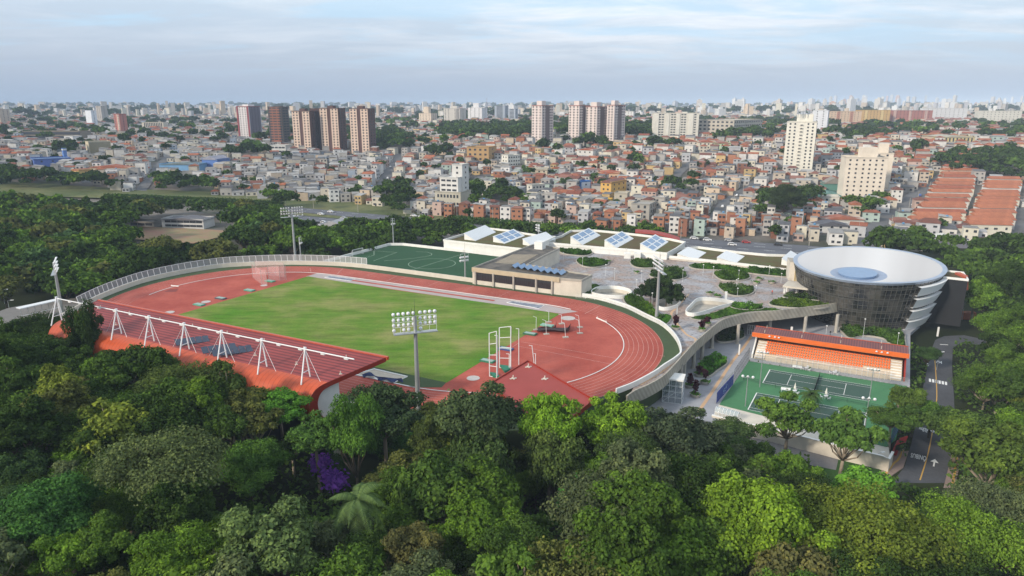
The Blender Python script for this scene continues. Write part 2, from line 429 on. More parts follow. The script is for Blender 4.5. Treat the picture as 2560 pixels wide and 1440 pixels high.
def leaf_quads(c, nrm, size, rg, aspect=1.5):
    """quads at points c facing nrm; returns (n*4, 3)"""
    n = len(c); r = rg.normal(size=(n, 3)); u = np.cross(nrm, r); u /= np.linalg.norm(u, axis=1)[:, None] + 1e-9; v = np.cross(nrm, u)
    s = (size * rg.uniform(0.65, 1.35, n))[:, None]; a = u * s * aspect / 2; b = v * s / 2
    bend = nrm * s * 0.18
    return np.stack([c - a, c - b * 1.0 - bend * 0, c + a, c + b], 1).reshape(-1, 3)
def leaf_mesh(name, V, tint, matl):
    n = len(V) // 4; me = bpy.data.meshes.new(name)
    me.vertices.add(len(V)); me.vertices.foreach_set('co', V.astype('f').ravel())
    me.loops.add(4 * n); me.loops.foreach_set('vertex_index', np.arange(4 * n, dtype='i'))
    me.polygons.add(n); me.polygons.foreach_set('loop_start', np.arange(0, 4 * n, 4, dtype='i'))
    a = me.attributes.new('tint', 'FLOAT', 'FACE'); a.data.foreach_set('value', tint.astype('f'))
    me.materials.append(matl); me.update(calc_edges=True); me.validate(); return me
def crown(seed, form, nl, leaf, R=5.0, Ht=12.0):
    """returns vertices, tints, clump centres; trunk foot at the origin"""
    rg = np.random.default_rng(seed); cl = []
    if form == 'round': nc, flat, zc, top = 26, 0.78, Ht - R * 0.85, 0.9
    elif form == 'umbrella': nc, flat, zc, top = 30, 0.36, Ht - R * 0.42, 0.95
    elif form == 'tall': nc, flat, zc, top = 26, 1.25, Ht - R * 1.15, 0.9
    elif form == 'open': nc, flat, zc, top = 15, 0.85, Ht - R * 0.8, 0.95
    elif form == 'bush': nc, flat, zc, top = 16, 0.8, Ht * 0.45, 0.8
    else: nc, flat, zc, top = 24, 0.8, Ht - R * 0.85, 0.9
    k = 0
    while len(cl) < nc and k < 3000:
        k += 1; d = rg.normal(size=3); d /= np.linalg.norm(d)
        if d[2] < -0.35: continue
        rr = rg.uniform(0.45, 0.86); lob = 1 + .2 * math.sin(seed + 2 * math.atan2(d[1], d[0])) + .14 * math.sin(seed * 3 + 3 * math.atan2(d[1], d[0])); p = d * R * rr * lob * np.array([1, 1, flat]); r = R * rg.uniform(0.17, 0.40) * (0.8 if form == 'open' else 1)
        if form == 'tall': r *= 0.85
        if all(np.linalg.norm((p - q) / [1, 1, max(flat, .5)]) > 0.42 * R * (0.8 if form != 'open' else 1.0) * rg.uniform(.6, 1.1) for q, _, _ in cl): cl.append((p, r, rg.uniform(-1, 1)))
    tot = sum(r * r for _, r, _ in cl); V, Tt = [], []
    for p, r, tn in cl:
        n = max(20, int(nl * r * r / tot)); d = rg.normal(size=(n, 3)); d[:, 2] = d[:, 2] * 0.9 + 0.25; d /= np.linalg.norm(d, axis=1)[:, None]
        sq = np.array([1, 1, 0.62 if form != 'tall' else 0.9]); lump = 1 + 0.22 * np.sin(d[:, 0] * 5 + p[0] * 3) * np.cos(d[:, 1] * 6 + p[1]) + 0.12 * np.sin(d[:, 2] * 9)
        rad_ = (rg.uniform(0.62, 1.06, n) * lump)[:, None]; c = p + d * r * rad_ * sq + np.array([0, 0, zc])
        nr = d + rg.normal(size=(n, 3)) * 0.55 + np.array([0, 0, 0.35]); nr /= np.linalg.norm(nr, axis=1)[:, None]
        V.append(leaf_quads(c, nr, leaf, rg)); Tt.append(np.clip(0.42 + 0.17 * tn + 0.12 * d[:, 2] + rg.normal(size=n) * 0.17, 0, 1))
    n = nl // 7; d = rg.normal(size=(n, 3)); d[:, 2] = np.abs(d[:, 2]); d /= np.linalg.norm(d, axis=1)[:, None]
    c = d * R * rg.uniform(0.3, 0.75, (n, 1)) * np.array([1, 1, flat]) + np.array([0, 0, zc - R * 0.06]); nr = d + rg.normal(size=(n, 3)) * 0.6; nr /= np.linalg.norm(nr, axis=1)[:, None]
    V.append(leaf_quads(c, nr, leaf * 1.5, rg)); Tt.append(np.clip(0.4 + rg.normal(size=n) * 0.12, 0, 1))
    return np.concatenate(V), np.concatenate(Tt), [(Vector(p) + Vector((0, 0, zc)), r) for p, r, _ in cl], zc
def trunk_mb(seed, cl, zc, R, girth=0.28, n=6, limbs=9):
    rg = random.Random(seed); mb = MB(); fork = Vector((rg.uniform(-.4, .4), rg.uniform(-.4, .4), max(1.2, zc - R * 0.75)))
    mb.path([Vector((0, 0, -1.5)), Vector((fork.x * .4, fork.y * .4, fork.z * 0.5)), fork], [girth * 1.35, girth * 1.05, girth * 0.85], n)
    for p, r in rg.sample(cl, min(limbs, len(cl))):
        m = (fork + p) * 0.5 + Vector((rg.uniform(-.5, .5), rg.uniform(-.5, .5), -0.3)); mb.path([fork, m, p + Vector((0, 0, -r * 0.2))], [girth * 0.55, girth * 0.36, girth * 0.14], 4)
        for q, r2 in rg.sample(cl, 2):
            if (q - m).length < R * 0.9: mb.tube(m, q, girth * 0.22, girth * 0.08, 3, cap=False)
    return mb
FORMS = {}
def proto(key, seed, form, nl, leaf, R=5.0, Ht=12.0, bark=None, limbs=9, girth=0.28):
    V, Tt, cl, zc = crown(seed, form, nl, leaf, R, Ht)
    FORMS[key] = (leaf_mesh(key + '_crown', V, Tt, LEAF), trunk_mb(seed, cl, zc, R, limbs=limbs, girth=girth).mesh(key + '_trunk', True, [bark or BARK]), V, Tt, zc, R)
for i in range(4): proto(f'round{i}', 11 + i, 'round', (13000, 8000, 17000, 10000)[i], (.25, .36, .2, .3)[i], limbs=12, bark=(BARK, BARKL)[i % 2])
for i in range(3): proto(f'umbrella{i}', 31 + i, 'umbrella', (13000, 17000, 9000)[i], (.24, .19, .32)[i], 6.2, 11.5, limbs=12)
for i in range(2): proto(f'tall{i}', 51 + i, 'tall', 13000, 0.26, 4.4, 15.5)
for i in range(3): proto(f'open{i}', 61 + i, 'open', (6000, 8500, 5000)[i], (.30, .24, .36)[i], 5.0, 12, bark=BARKL, limbs=14)
for i in range(2): proto(f'high{i}', 41 + i, 'round', 13000, 0.25, 5.0, 18, limbs=12, bark=BARKL)
for i in range(2): proto(f'bush{i}', 71 + i, 'bush', 3000, 0.30, 3.0, 4.2, girth=0.1)
proto('big', 81, 'round', 34000, 0.26, 7.5, 16, limbs=14)
proto('big2', 82, 'umbrella', 32000, 0.25, 9.5, 14, limbs=16, bark=BARKL)
for i in range(3): proto(f'mid{i}', 91 + i, 'round', 2600, 0.62)
for i in range(2): proto(f'midu{i}', 95 + i, 'umbrella', 2800, 0.58, 6.2, 11.5)
TREES = []
def tree(key, p, s=1.0, color=(0.05, 0.085, 0.02), look='dark green round tree', group=None, rz=None, hs=1.0, name='tree', cat='tree', label=None):
    cm, tm = FORMS[key][:2]; rz = rnd.uniform(0, 6.28) if rz is None else rz
    t_ = thing(name, label, cat, p, rz, group); t_.scale = (s, s, s * hs)
    c = bpy.data.objects.new('crown', cm); COL.objects.link(c); c.parent = t_; c.color = (*color, 1)
    k = bpy.data.objects.new('trunk', tm); COL.objects.link(k); k.parent = t_
    if label is None:
        zz = cm.vertices and 9 * s * hs; x, y = PJ((p[0], p[1], p[2] + zz)); TREES.append([t_, look, x, y])
    return t_
def leaves_on(poly, h, n, leaf, seed, name, parent, color, z):
    """a bed of low foliage with a lumpy top over a polygon of world points"""
    rg = np.random.default_rng(seed); xs = [p[0] for p in poly]; ys = [p[1] for p in poly]; C_ = []
    k = 0
    while len(C_) < n and k < n * 20:
        k += 1; x = rg.uniform(min(xs), max(xs)); y = rg.uniform(min(ys), max(ys))
        if inpoly(x, y, poly):
            hh = h * (0.55 + 0.3 * math.sin(x * 1.3 + seed) * math.cos(y * 1.1 + seed * 2) + 0.15 * math.sin(x * 3.7) * math.sin(y * 3.1)); C_.append((x, y, z + max(0.05, hh * rg.uniform(0.3, 1.0))))
    C_ = np.array(C_); nr = rg.normal(size=C_.shape) * 0.6 + [0, 0, 1]; nr /= np.linalg.norm(nr, axis=1)[:, None]
    o = bpy.data.objects.new(name, leaf_mesh(name, leaf_quads(C_, nr, leaf, rg), np.clip(0.5 + 0.25 * np.sin(C_[:, 0] * 0.9 + seed) + rg.normal(size=len(C_)) * 0.15, 0, 1), LEAF)); COL.objects.link(o)
    o.parent = parent; o.matrix_parent_inverse = wm(parent).inverted(); o.color = (*color, 1); return o
def planter(px, z, h, label, color=(0.05, 0.10, 0.02), kerb=0.5, n=None, grass=None, closed=True, group='planted beds on the decks'):
    P = smooth([G(x, y, z) for x, y in px], 4, True); t_ = thing('planter', label, 'planter', P[0], group=group)
    mb = MB(); mb.wall(P, kerb, 0.3, closed=True); mb.build('kerb', CONC, t_)
    mb = MB(); mb.face([(p.x, p.y, z + kerb * 0.6) for p in (P if area(P) > 0 else P[::-1])]); mb.build('soil', mat('bed_grass', (0.06, 0.10, 0.03), 0.95, noise=0.3, nscale=0.8), t_)
    ar = abs(area(P)); inner = [P[i] + (sum(P, Vector()) / len(P) - P[i]) * 0.08 for i in range(len(P))]
    if h > 0: leaves_on(inner, h, n or int(ar * 26), 0.38, int(ar * 10) % 97, 'foliage', t_, color, z + kerb * 0.6)
    return t_
# ------------------------------------------------------------------ ground
def build_ground():
    ds = [8 + 11 * i for i in range(30)]
    while ds[-1] < 11500: ds.append(ds[-1] * 1.035)
    ys = [-120, -60, -20] + ds
    na = 190
    mb = MB(); k = 0
    for j, Y in enumerate(ys):
        half = max(260.0, (Y + 60) * 1.15)
        for i in range(na + 1):
            x = -half + 2 * half * i / na; mb.v.append((x, Y, H(x, max(Y, 5)) - (0.0 if Y < 300 else 0.15)))
    for j in range(len(ys) - 1):
        for i in range(na):
            a = j * (na + 1) + i; mb.f.append((a, a + 1, a + na + 2, a + na + 1)); mb.m.append(0); mb.c.append(None)
    m = bpy.data.materials.new('ground'); m.use_nodes = True; t = m.node_tree; b = t.nodes['Principled BSDF']; b.inputs['Roughness'].default_value = 0.95
    b.inputs['Specular IOR Level'].default_value = 0.1
    geo = N(t, 'ShaderNodeTexCoord'); sp = N(t, 'ShaderNodeSeparateXYZ'); t.links.new(geo.outputs['Object'], sp.inputs[0])
    n1 = N(t, 'ShaderNodeTexNoise', i_Scale=0.02, i_Detail=8.0, i_Roughness=0.7); t.links.new(geo.outputs['Object'], n1.inputs[0])
    n2 = N(t, 'ShaderNodeTexVoronoi', i_Scale=0.09); t.links.new(geo.outputs['Object'], n2.inputs[0])
    forest = ramp(t, [(0.4, (0.018, 0.025, 0.01)), (0.6, (0.035, 0.045, 0.018))]); t.links.new(n1.outputs[0], forest.inputs[0])
    city = ramp(t, [(0.38, (0.05, 0.065, 0.035)), (0.5, (0.12, 0.11, 0.1)), (0.62, (0.19, 0.17, 0.15))]); t.links.new(n1.outputs[0], city.inputs[0])
    mr = N(t, 'ShaderNodeMapRange'); mr.inputs['From Min'].default_value = 318; mr.inputs['From Max'].default_value = 350; t.links.new(sp.outputs[1], mr.inputs[0])
    mx = N(t, 'ShaderNodeMix', data_type='RGBA'); t.links.new(mr.outputs[0], mx.inputs[0]); t.links.new(forest.outputs[0], mx.inputs[6]); t.links.new(city.outputs[0], mx.inputs[7])
    t.links.new(mx.outputs[2], b.inputs['Base Color'])
    o = mb.build('ground', m); o['kind'] = 'structure'
    return o
build_ground()
# a line of hills closing the horizon
mb = MB(); A, B, C = [], [], []
for i in range(241):
    a = rad(-50 + 100 * i / 240); z = 62 + 7 * math.sin(a * 9 + 1) + 6 * math.sin(a * 23 + 2) + 3 * math.sin(a * 61) + 1.5 * math.sin(a * 131)
    A.append((9300 * math.sin(a), 9300 * math.cos(a), 20)); B.append((10200 * math.sin(a), 10200 * math.cos(a), z)); C.append((10900 * math.sin(a), 10900 * math.cos(a), 10))
mb.strip(B, A); mb.strip(C, B)
tag(mb.build('hills', mat('far_hills', (0.07, 0.1, 0.06), 0.95, noise=0.4, nscale=0.004), smooth=True), kind='structure')

# ------------------------------------------------------------------ running track
RED = mat('tartan', (0.39, 0.070, 0.048), 0.85, noise=0.2, nscale=0.09, fine=0.1, col2=(0.43, 0.10, 0.07))
DGREEN = mat('green_tartan', (0.055, 0.085, 0.035), 0.9, noise=0.2, nscale=0.08, fine=0.1)
GREYT = mat('runway_grey', (0.42, 0.36, 0.35), 0.9, noise=0.15, nscale=0.2)
wallpx = [(150, 800), (200, 773), (247, 749), (300, 727), (369, 704), (460, 684), (556, 669), (640, 664), (694, 662), (765, 662), (850, 665), (927, 672), (1065, 690), (1182, 706),
          (1285, 722), (1375, 732), (1454, 742), (1500, 750), (1565, 770), (1612, 793), (1657, 816), (1690, 850), (1702, 885), (1690, 902), (1660, 922), (1635, 940), (1585, 967), (1540, 985)]
wall_line = smooth([G(x, y) for x, y in wallpx], 5)
def stadium(R, n=64, e=0):
    L2 = 84.39 / 2; P = []
    for i in range(n + 1): a = -math.pi / 2 + math.pi * i / n; P.append(W(L2 + R * math.cos(a), R * math.sin(a)))
    for i in range(n + 1): a = math.pi / 2 + math.pi * i / n; P.append(W(-L2 + R * math.cos(a), R * math.sin(a)))
    return P
near = [W(x, y) for x, y in ((78, -41), (70, -48), (55, -52), (30, -53), (-40, -53), (-62, -48), (-80, -36))]
border = wall_line + near
o = sheet('track_surround', border, 0.0, DGREEN, th=8.3)
sheet('running_track', stadium(46.4), 0.02, RED)
GRASS = bpy.data.materials.new('football_grass'); GRASS.use_nodes = True
t = GRASS.node_tree; b = t.nodes['Principled BSDF']; b.inputs['Roughness'].default_value = 0.95; b.inputs['Specular IOR Level'].default_value = 0.05
tcg = N(t, 'ShaderNodeTexCoord'); na_ = N(t, 'ShaderNodeTexNoise', i_Scale=0.055, i_Detail=5.0, i_Roughness=0.6); t.links.new(tcg.outputs['Object'], na_.inputs[0])
mpg = N(t, 'ShaderNodeMapping'); mpg.inputs['Rotation'].default_value = (0, 0, -TH); mpg.inputs['Scale'].default_value = (0.35, 1.6, 1); t.links.new(tcg.outputs['Object'], mpg.inputs[0])
nb_ = N(t, 'ShaderNodeTexNoise', i_Scale=0.22, i_Detail=8.0, i_Roughness=0.72); t.links.new(mpg.outputs[0], nb_.inputs[0])
ga = ramp(t, [(0.35, (0.085, 0.20, 0.022)), (0.50, (0.14, 0.215, 0.04)), (0.64, (0.225, 0.24, 0.08))]); t.links.new(na_.outputs[0], ga.inputs[0])
gb = ramp(t, [(0.3, (0.66,) * 3), (0.5, (1.0,) * 3), (0.7, (1.28, 1.2, 1.2))]); t.links.new(nb_.outputs[0], gb.inputs[0])
nc_ = N(t, 'ShaderNodeTexNoise', i_Scale=2.2, i_Detail=5.0); t.links.new(tcg.outputs['Object'], nc_.inputs[0])
gc = ramp(t, [(0.3, (0.88,) * 3), (0.7, (1.1,) * 3)]); t.links.new(nc_.outputs[0], gc.inputs[0])
g1 = N(t, 'ShaderNodeMix', data_type='RGBA', blend_type='MULTIPLY'); g1.inputs[0].default_value = 1; t.links.new(ga.outputs[0], g1.inputs[6]); t.links.new(gb.outputs[0], g1.inputs[7])
g2 = N(t, 'ShaderNodeMix', data_type='RGBA', blend_type='MULTIPLY'); g2.inputs[0].default_value = 1; t.links.new(g1.outputs[2], g2.inputs[6]); t.links.new(gc.outputs[0], g2.inputs[7])
t.links.new(g2.outputs[2], b.inputs['Base Color'])
gpoly = [G(770, 691), G(965, 722), G(1280, 766), G(1400, 785), G(1117, 957), W(20, -30.2), W(-48, -26), G(445, 787)]
sheet('infield_grass', gpoly, 0.05, GRASS)
sheet('long_jump_strip', [W(-49, 36.1), W(-49, 30.2), W(51.5, 29.6), W(55, 33.9), W(44, 36.1)], 0.04, GREYT)
sheet('long_jump_runway', [W(-31, 33.9), W(-31, 32.6), W(27, 32.4), W(27, 33.7)], 0.055, RED)
PIT = mat('pit_cover', (0.17, 0.19, 0.25), 0.8, noise=0.35, nscale=0.6, col2=(0.3, 0.32, 0.36))
SANDM = mat('sand', (0.5, 0.44, 0.36), 0.9, noise=0.2, nscale=0.5)
def pit(pts, label):
    th_ = thing('sand_pit', label, 'sand pit', G(*pts[0]), group='long jump pits')
    mb = MB(); P = G2(pts); mb.wall(P + [P[0]], 0.12, 0.3); mb.build('kerb', WHITE, th_)
    mb = MB(); mb.face([p + Vector((0, 0, 0.09)) for p in P]); mb.build('cover', PIT, th_)
pit([(812, 694), (826, 690), (888, 698), (876, 703)], 'grey blue covered sand pit at the far end of the runway, beside the football pitch')
pit([(1267, 757), (1281, 753), (1360, 764), (1347, 772)], 'grey blue covered sand pit at the near end of the runway, by the tartan bend')
sheet('green_strip', [W(16, -30.4), W(16, -36.2), W(45, -36.2), W(50, -33.5), W(49.4, -30.6)], 0.045, DGREEN)
pt = thing('sand_pit', 'open sand pit with white frame and dark net, by the near straight', 'sand pit', W(18, -33), group='long jump pits')
P = G2([(885, 938), (935, 924), (1018, 943), (990, 956)]); mb = MB(); mb.wall(P + [P[0]], 0.25, 0.35); mb.build('frame', WHITE, pt)
mb = MB(); mb.face([p + Vector((0, 0, 0.08)) for p in P]); mb.build('sand', SANDM, pt)
NETB = mat('blue_net', (0.03, 0.045, 0.12), 0.9, noise=0.4, nscale=2)
mb = MB(); q = smooth([G(905, 936, 0.5), G(925, 930, 1.1), G(940, 940, 0.4), G(965, 943, 0.9), G(990, 946, 0.5), G(1004, 945, 1.0)], 5)
mb.strip(q, [p + Vector((0.6, -1.2 + 0.5 * math.sin(i), -0.35)) for i, p in enumerate(q)]); mb.build('net', NETB, pt)
# lines
mb = MB()
def ring(R, w, z=0.0):
    a, b_ = stadium(R - w / 2, 90), stadium(R + w / 2, 90)
    mb.strip([(p.x, p.y, 0.07 + z) for p in b_], [(p.x, p.y, 0.07 + z) for p in a], 0, True)
for k in range(1, 9): ring(36.5 + 1.22 * k, 0.09)
def seg(a, b_, w, z=0.075):
    d = (b_ - a).normalized(); n_ = Vector((-d.y, d.x, 0)) * w / 2
    mb.face([(a - n_)[:2] + (z,), (b_ - n_)[:2] + (z,), (b_ + n_)[:2] + (z,), (a + n_)[:2] + (z,)])
for a, b_ in (((1462, 785), (1500, 764)), ((778, 683), (775, 670)), ((857, 671), (842, 687)), ((993, 690), (965, 704)), ((1649, 890), (1662, 891)), ((1613, 926), (1626, 929)), ((1550, 947), (1562, 953)), ((1635, 928), (1658, 922)), ((1649, 915), (1661, 917))):
    seg(G(*a), G(*b_), 0.14)
for a, b_ in (((1303, 855), (1543, 897)), ((1296, 866), (1529, 911)), ((1297, 858), (1281, 868))):
    seg(G(*a), G(*b_), 0.12)
for x0 in range(-30, 40, 14): seg(W(x0, 36.6), W(x0, 46.2), 0.1)
tag(mb.build('track_lines', mat('track_line', (0.55, 0.33, 0.28), 0.8)), kind='structure')
mb = MB()
def arc(x0, a0, a1, n=60): return [W(x0 + 36.4 * math.cos(rad(a0 + (a1 - a0) * i / n)), 36.4 * math.sin(rad(a0 + (a1 - a0) * i / n)), 0.07) for i in range(n + 1)]
k1 = arc(42.2, -88, 54) ; mb.wall(k1, 0.09, 0.2)
k2 = [W(-42, 36.4, 0.07), W(42, 36.4, 0.07)] + arc(42.2, 90, 74, 8); mb.wall(k2, 0.09, 0.32)
k3 = arc(-42.2, 90, 200, 50); mb.wall(k3, 0.09, 0.22)
k4 = [W(-20, -36.4, 0.07), W(42.2, -36.4, 0.07)] + arc(42.2, -90, -84, 4); mb.wall(k4, 0.09, 0.3)
kb = mb.build('track_kerb', WHITE); kb['kind'] = 'structure'

# perimeter wall and curved fence
pw = thing('perimeter_wall', 'low curved beige concrete wall around the outer lanes of the running track', 'wall', wall_line[0])
mb = MB(); i2 = min(range(len(wall_line)), key=lambda i: (wall_line[i] - G(1454, 742)).length)
mb.wall([p + Vector((0, 0, 0.0)) for p in wall_line[:i2]], 1.5, 0.35); mb.build('beige_wall', CONCL, pw)
mb = MB(); mb.wall(wall_line[i2:], 1.25, 0.35); mb.build('white_wall', WHITE, pw)
FENCE = bpy.data.materials.new('mesh_panel'); FENCE.use_nodes = True; t = FENCE.node_tree; b = t.nodes['Principled BSDF']; b.inputs['Base Color'].default_value = (0.5, 0.5, 0.5, 1); b.inputs['Alpha'].default_value = 0.42
cf = thing('curved_fence', 'curved fence of grey mesh panels with white posts on the wall behind the far bend', 'fence', G(640, 664, 1.5))
i3 = min(range(len(wall_line)), key=lambda i: (wall_line[i] - G(927, 672)).length); i0 = min(range(len(wall_line)), key=lambda i: (wall_line[i] - G(200, 773)).length)
fl = resample([p + Vector((0, 0, 1.5)) for p in wall_line[i0:i3 + 1]], 2.35)
ctr = W(0, 0, 0)
lean = [Vector((0, 0, 2.3)) + ((p - ctr).normalized() * 0.55) for p in fl]
for p, l in zip(fl, lean):
    mb = MB(); l = Vector((l.x, l.y, 2.3)); mb.tube(p, p + l, 0.09, n=4); mb.build('post', WHITEM, cf)
mb = MB(); mb.strip([p + Vector((0, 0, 0.1)) for p in fl], [p + Vector((l.x, l.y, 2.25)) for p, l in zip(fl, lean)]); mb.build('mesh_panel', FENCE, cf)
mb = MB(); mb.path([p + Vector((l.x, l.y, 2.3)) for p, l in zip(fl, lean)], [0.08] * len(fl), 4); mb.build('rail', WHITEM, cf); mb = MB(); mb.path([p + Vector((0, 0, 0.12)) for p in fl], [0.06] * len(fl), 4); mb.build('rail', WHITEM, cf)

# ------------------------------------------------------------------ artificial pitch behind the track
PITCHG = mat('artificial_turf', (0.020, 0.075, 0.032), 0.95, noise=0.16, nscale=0.05, fine=0.1)
ppoly = [G(984, 611), G(1262, 640), G(1352, 648), G(1200, 705), G(1182, 706), G(1065, 690), G(927, 672), G(850, 664), G(815, 656)]
sheet('football_pitch', ppoly, -0.05, PITCHG, th=8)
mb = MB()
def pl(pts, w=0.16):
    P = [G(x, y, -0.03) for x, y in pts]
    for a, b_ in zip(P, P[1:]): seg(a, b_, w, -0.03)
pl([(1025, 676), (1160, 634)]); pl([(880, 641), (984, 613)])
pl([(960, 652), (1000, 649), (1030, 646), (1060, 642), (1078, 638), (1080, 634), (1068, 630), (1040, 629)]); pl([(905, 646), (935, 638), (935, 627), (992, 631), (934, 652)])
c0 = G(1080, 659, -0.03)
cir = [c0 + Vector((9.15 * math.cos(a), 9.15 * math.sin(a), 0)) for a in [2 * math.pi * i / 40 for i in range(41)]]
for a, b_ in zip(cir, cir[1:]): seg(a, b_, 0.16, -0.03)
tag(mb.build('pitch_lines', mat('pitch_line', (0.4, 0.5, 0.4), 0.8)), kind='structure')
pwl = thing('pitch_wall', 'low white wall along the two far sides of the dark green football pitch', 'wall', G(984, 610))
mb = MB(); mb.wall(resample([G(812, 657), G(984, 611), G(1262, 642), G(1345, 648)], 8), 1.1, 0.4); mb.build('wall', WHITE, pwl)
# goal
gl = thing('football_goal', 'white football goal by the far side of the green pitch', 'goal', G(893, 637))
a, b_ = G(882, 640), G(908, 634)
mb = MB(); u = Vector((0, 0, 2.44)); bk = Vector((-1.6, 1.2, 0))
for p in (a, b_): mb.tube(p, p + u, 0.09); mb.tube(p + bk, p + u * 0.95, 0.05); mb.tube(p, p + bk, 0.05)
mb.tube(a + u, b_ + u, 0.09); mb.tube(a + bk, b_ + bk, 0.05); mb.build('goal_frame', WHITEM, gl)
mb = MB(); mb.face([a + bk, b_ + bk, b_ + u, a + u]); mb.build('net', FENCE, gl)

# ------------------------------------------------------------------ lower plaza and upper deck
PAVE = wave_mat('striped_paving', (0.40, 0.40, 0.42), (0.25, 0.26, 0.29), 0.5, 'Y', 0.85, rot=rad(-4), sharp=(0.45, 0.55), noise=0.2, nscale=0.15)
DECKM = bpy.data.materials.new('deck_paving'); DECKM.use_nodes = True; t = DECKM.node_tree; b = t.nodes['Principled BSDF']; b.inputs['Roughness'].default_value = 0.85
b.inputs['Specular IOR Level'].default_value = 0.2
tcd = N(t, 'ShaderNodeTexCoord'); nd = N(t, 'ShaderNodeTexNoise', i_Scale=0.07, i_Detail=8.0, i_Roughness=0.7, i_Distortion=0.6); t.links.new(tcd.outputs['Object'], nd.inputs[0])
rd = ramp(t, [(0.34, (0.20, 0.17, 0.15)), (0.43, (0.38, 0.29, 0.25)), (0.5, (0.33, 0.30, 0.29)), (0.6, (0.40, 0.40, 0.43)), (0.7, (0.30, 0.25, 0.23))]); t.links.new(nd.outputs[0], rd.inputs[0])
wv = N(t, 'ShaderNodeTexWave', i_Scale=0.42); wv.bands_direction = 'Y'; t.links.new(tcd.outputs['Object'], wv.inputs[0])
rw = ramp(t, [(0.42, (0.82,) * 3), (0.6, (1.08,) * 3)]); t.links.new(wv.outputs[1], rw.inputs[0])
ne = N(t, 'ShaderNodeTexNoise', i_Scale=0.9, i_Detail=6.0, i_Roughness=0.75); t.links.new(tcd.outputs['Object'], ne.inputs[0])
re_ = ramp(t, [(0.36, (0.5,) * 3), (0.5, (1.0,) * 3), (0.7, (1.12,) * 3)]); t.links.new(ne.outputs[0], re_.inputs[0])
x1 = N(t, 'ShaderNodeMix', data_type='RGBA', blend_type='MULTIPLY'); x1.inputs[0].default_value = 1; t.links.new(rd.outputs[0], x1.inputs[6]); t.links.new(rw.outputs[0], x1.inputs[7])
x2 = N(t, 'ShaderNodeMix', data_type='RGBA', blend_type='MULTIPLY'); x2.inputs[0].default_value = 1; t.links.new(x1.outputs[2], x2.inputs[6]); t.links.new(re_.outputs[0], x2.inputs[7])
t.links.new(x2.outputs[2], b.inputs['Base Color'])
ZP = -7.0
plaza = G2([(1560, 1020), (1790, 1062), (1803, 1012), (1872, 902), (2275, 965), (2276, 832), (2300, 812), (2050, 700), (1700, 700), (1560, 860)], ZP)
sheet('lower_plaza', plaza, ZP - 0.02, PAVE, th=1)
op = [G(x, y, 1.0) for x, y in [(1567, 990), (1590, 975), (1620, 962), (1660, 938), (1700, 896), (1735, 858), (1770, 827), (1796, 806), (1822, 794), (1880, 782), (1940, 777), (1998, 770), (2077, 760), (2120, 751), (2147, 745)]]
op = smooth(op, 5)
i4 = min(range(len(wall_line)), key=lambda i: (wall_line[i] - G(1585, 967)).length)
deck = [Vector(p) for p in wall_line[wall_line.index(min(wall_line, key=lambda p: (p - G(1182, 706)).length)):i4 + 1]] + op
deck += [G(2120, 720), G(2050, 700), G(1990, 690), G(1968, 679), G(1820, 661), G(1671, 646), G(1520, 632), G(1395, 618), G(1355, 612)]
def rrect(px, n=5, z=0.0): return smooth([G(x, y, z) for x, y in px], n, True)
holes = [rrect([(1478, 735), (1496, 724), (1535, 722), (1568, 728), (1578, 738), (1560, 746), (1530, 746), (1495, 742)]),
         rrect([(1640, 762), (1652, 748), (1675, 743), (1698, 746), (1702, 756), (1690, 770), (1668, 776), (1648, 774)]),
         rrect([(1714, 785), (1730, 765), (1748, 752), (1790, 753), (1830, 760), (1835, 764), (1800, 772), (1765, 784), (1735, 791)])]
sheet('upper_deck', deck, 0.0, DECKM, holes=holes, th=1.2)
mb = MB(); mb.face([(p.x, p.y, -1.15) for p in deck]); tag(mb.build('deck_soffit', CONC), kind='structure')
for hp, lb in zip(holes, ('pale rounded parapet around the courtyard beside the beige hall', 'pale rounded parapet around the courtyard with the dark trees', 'pale rounded parapet around the teardrop courtyard with the dark pool')):
    tw = thing('courtyard_parapet', lb, 'parapet', hp[0], group='rounded courtyard openings in the deck')
    mb = MB(); mb.wall(hp, 1.1, 0.25, closed=True); mb.build('parapet', WHITE, tw)
    mb = MB(); mb.wall([p - Vector((0, 0, 7)) for p in hp], 7, 0.2, closed=True); mb.build('shaft_wall', CONCL, tw)
    mb = MB(); mb.face([(p.x, p.y, -3.2) for p in hp]); mb.build('infill', mat('shaft_dark', (0.01, 0.015, 0.02), 0.1, spec=0.6), tw)  # dark sheet added partway down so the shaft looks dark inside
par = thing('deck_parapet', 'tall S-shaped concrete parapet along the edge of the raised deck', 'parapet', op[0])
ribs = wave_mat('ribbed_concrete', (0.40, 0.365, 0.30), (0.33, 0.30, 0.25), 0.35, 'DIAGONAL', 0.85, sharp=(0.4, 0.6), noise=0.25, nscale=0.25)
mb = MB(); mb.wall([Vector((p.x, p.y, -1.9)) for p in op], 3.0, 0.35); mb.build('parapet_wall', ribs, par)
YD = thing('floor_band', 'orange tactile band across the upper deck paving', 'tactile paving', G(1690, 720))
mb = MB()
def bandp(pts, w, z, m_, par_=None):
    P = [G(x, y, z) for x, y in pts]; P = smooth(P, 5); A_, B_ = [], []
    for i, p in enumerate(P):
        d = (P[min(i + 1, len(P) - 1)] - P[max(i - 1, 0)]).normalized(); n_ = Vector((-d.y, d.x, 0)) * w / 2; A_.append(p + n_); B_.append(p - n_)
    m_.strip(B_, A_)
bandp([(1722, 735), (1690, 770), (1678, 785), (1690, 805), (1715, 835), (1740, 852), (1700, 890), (1660, 925), (1600, 962)], 0.7, 0.02, mb); mb.build('band', mat('tactile_orange', (0.55, 0.36, 0.22), 0.85), YD)
YP = thing('floor_band', 'orange tactile band running across the striped lower plaza', 'tactile paving', G(1830, 950, ZP))
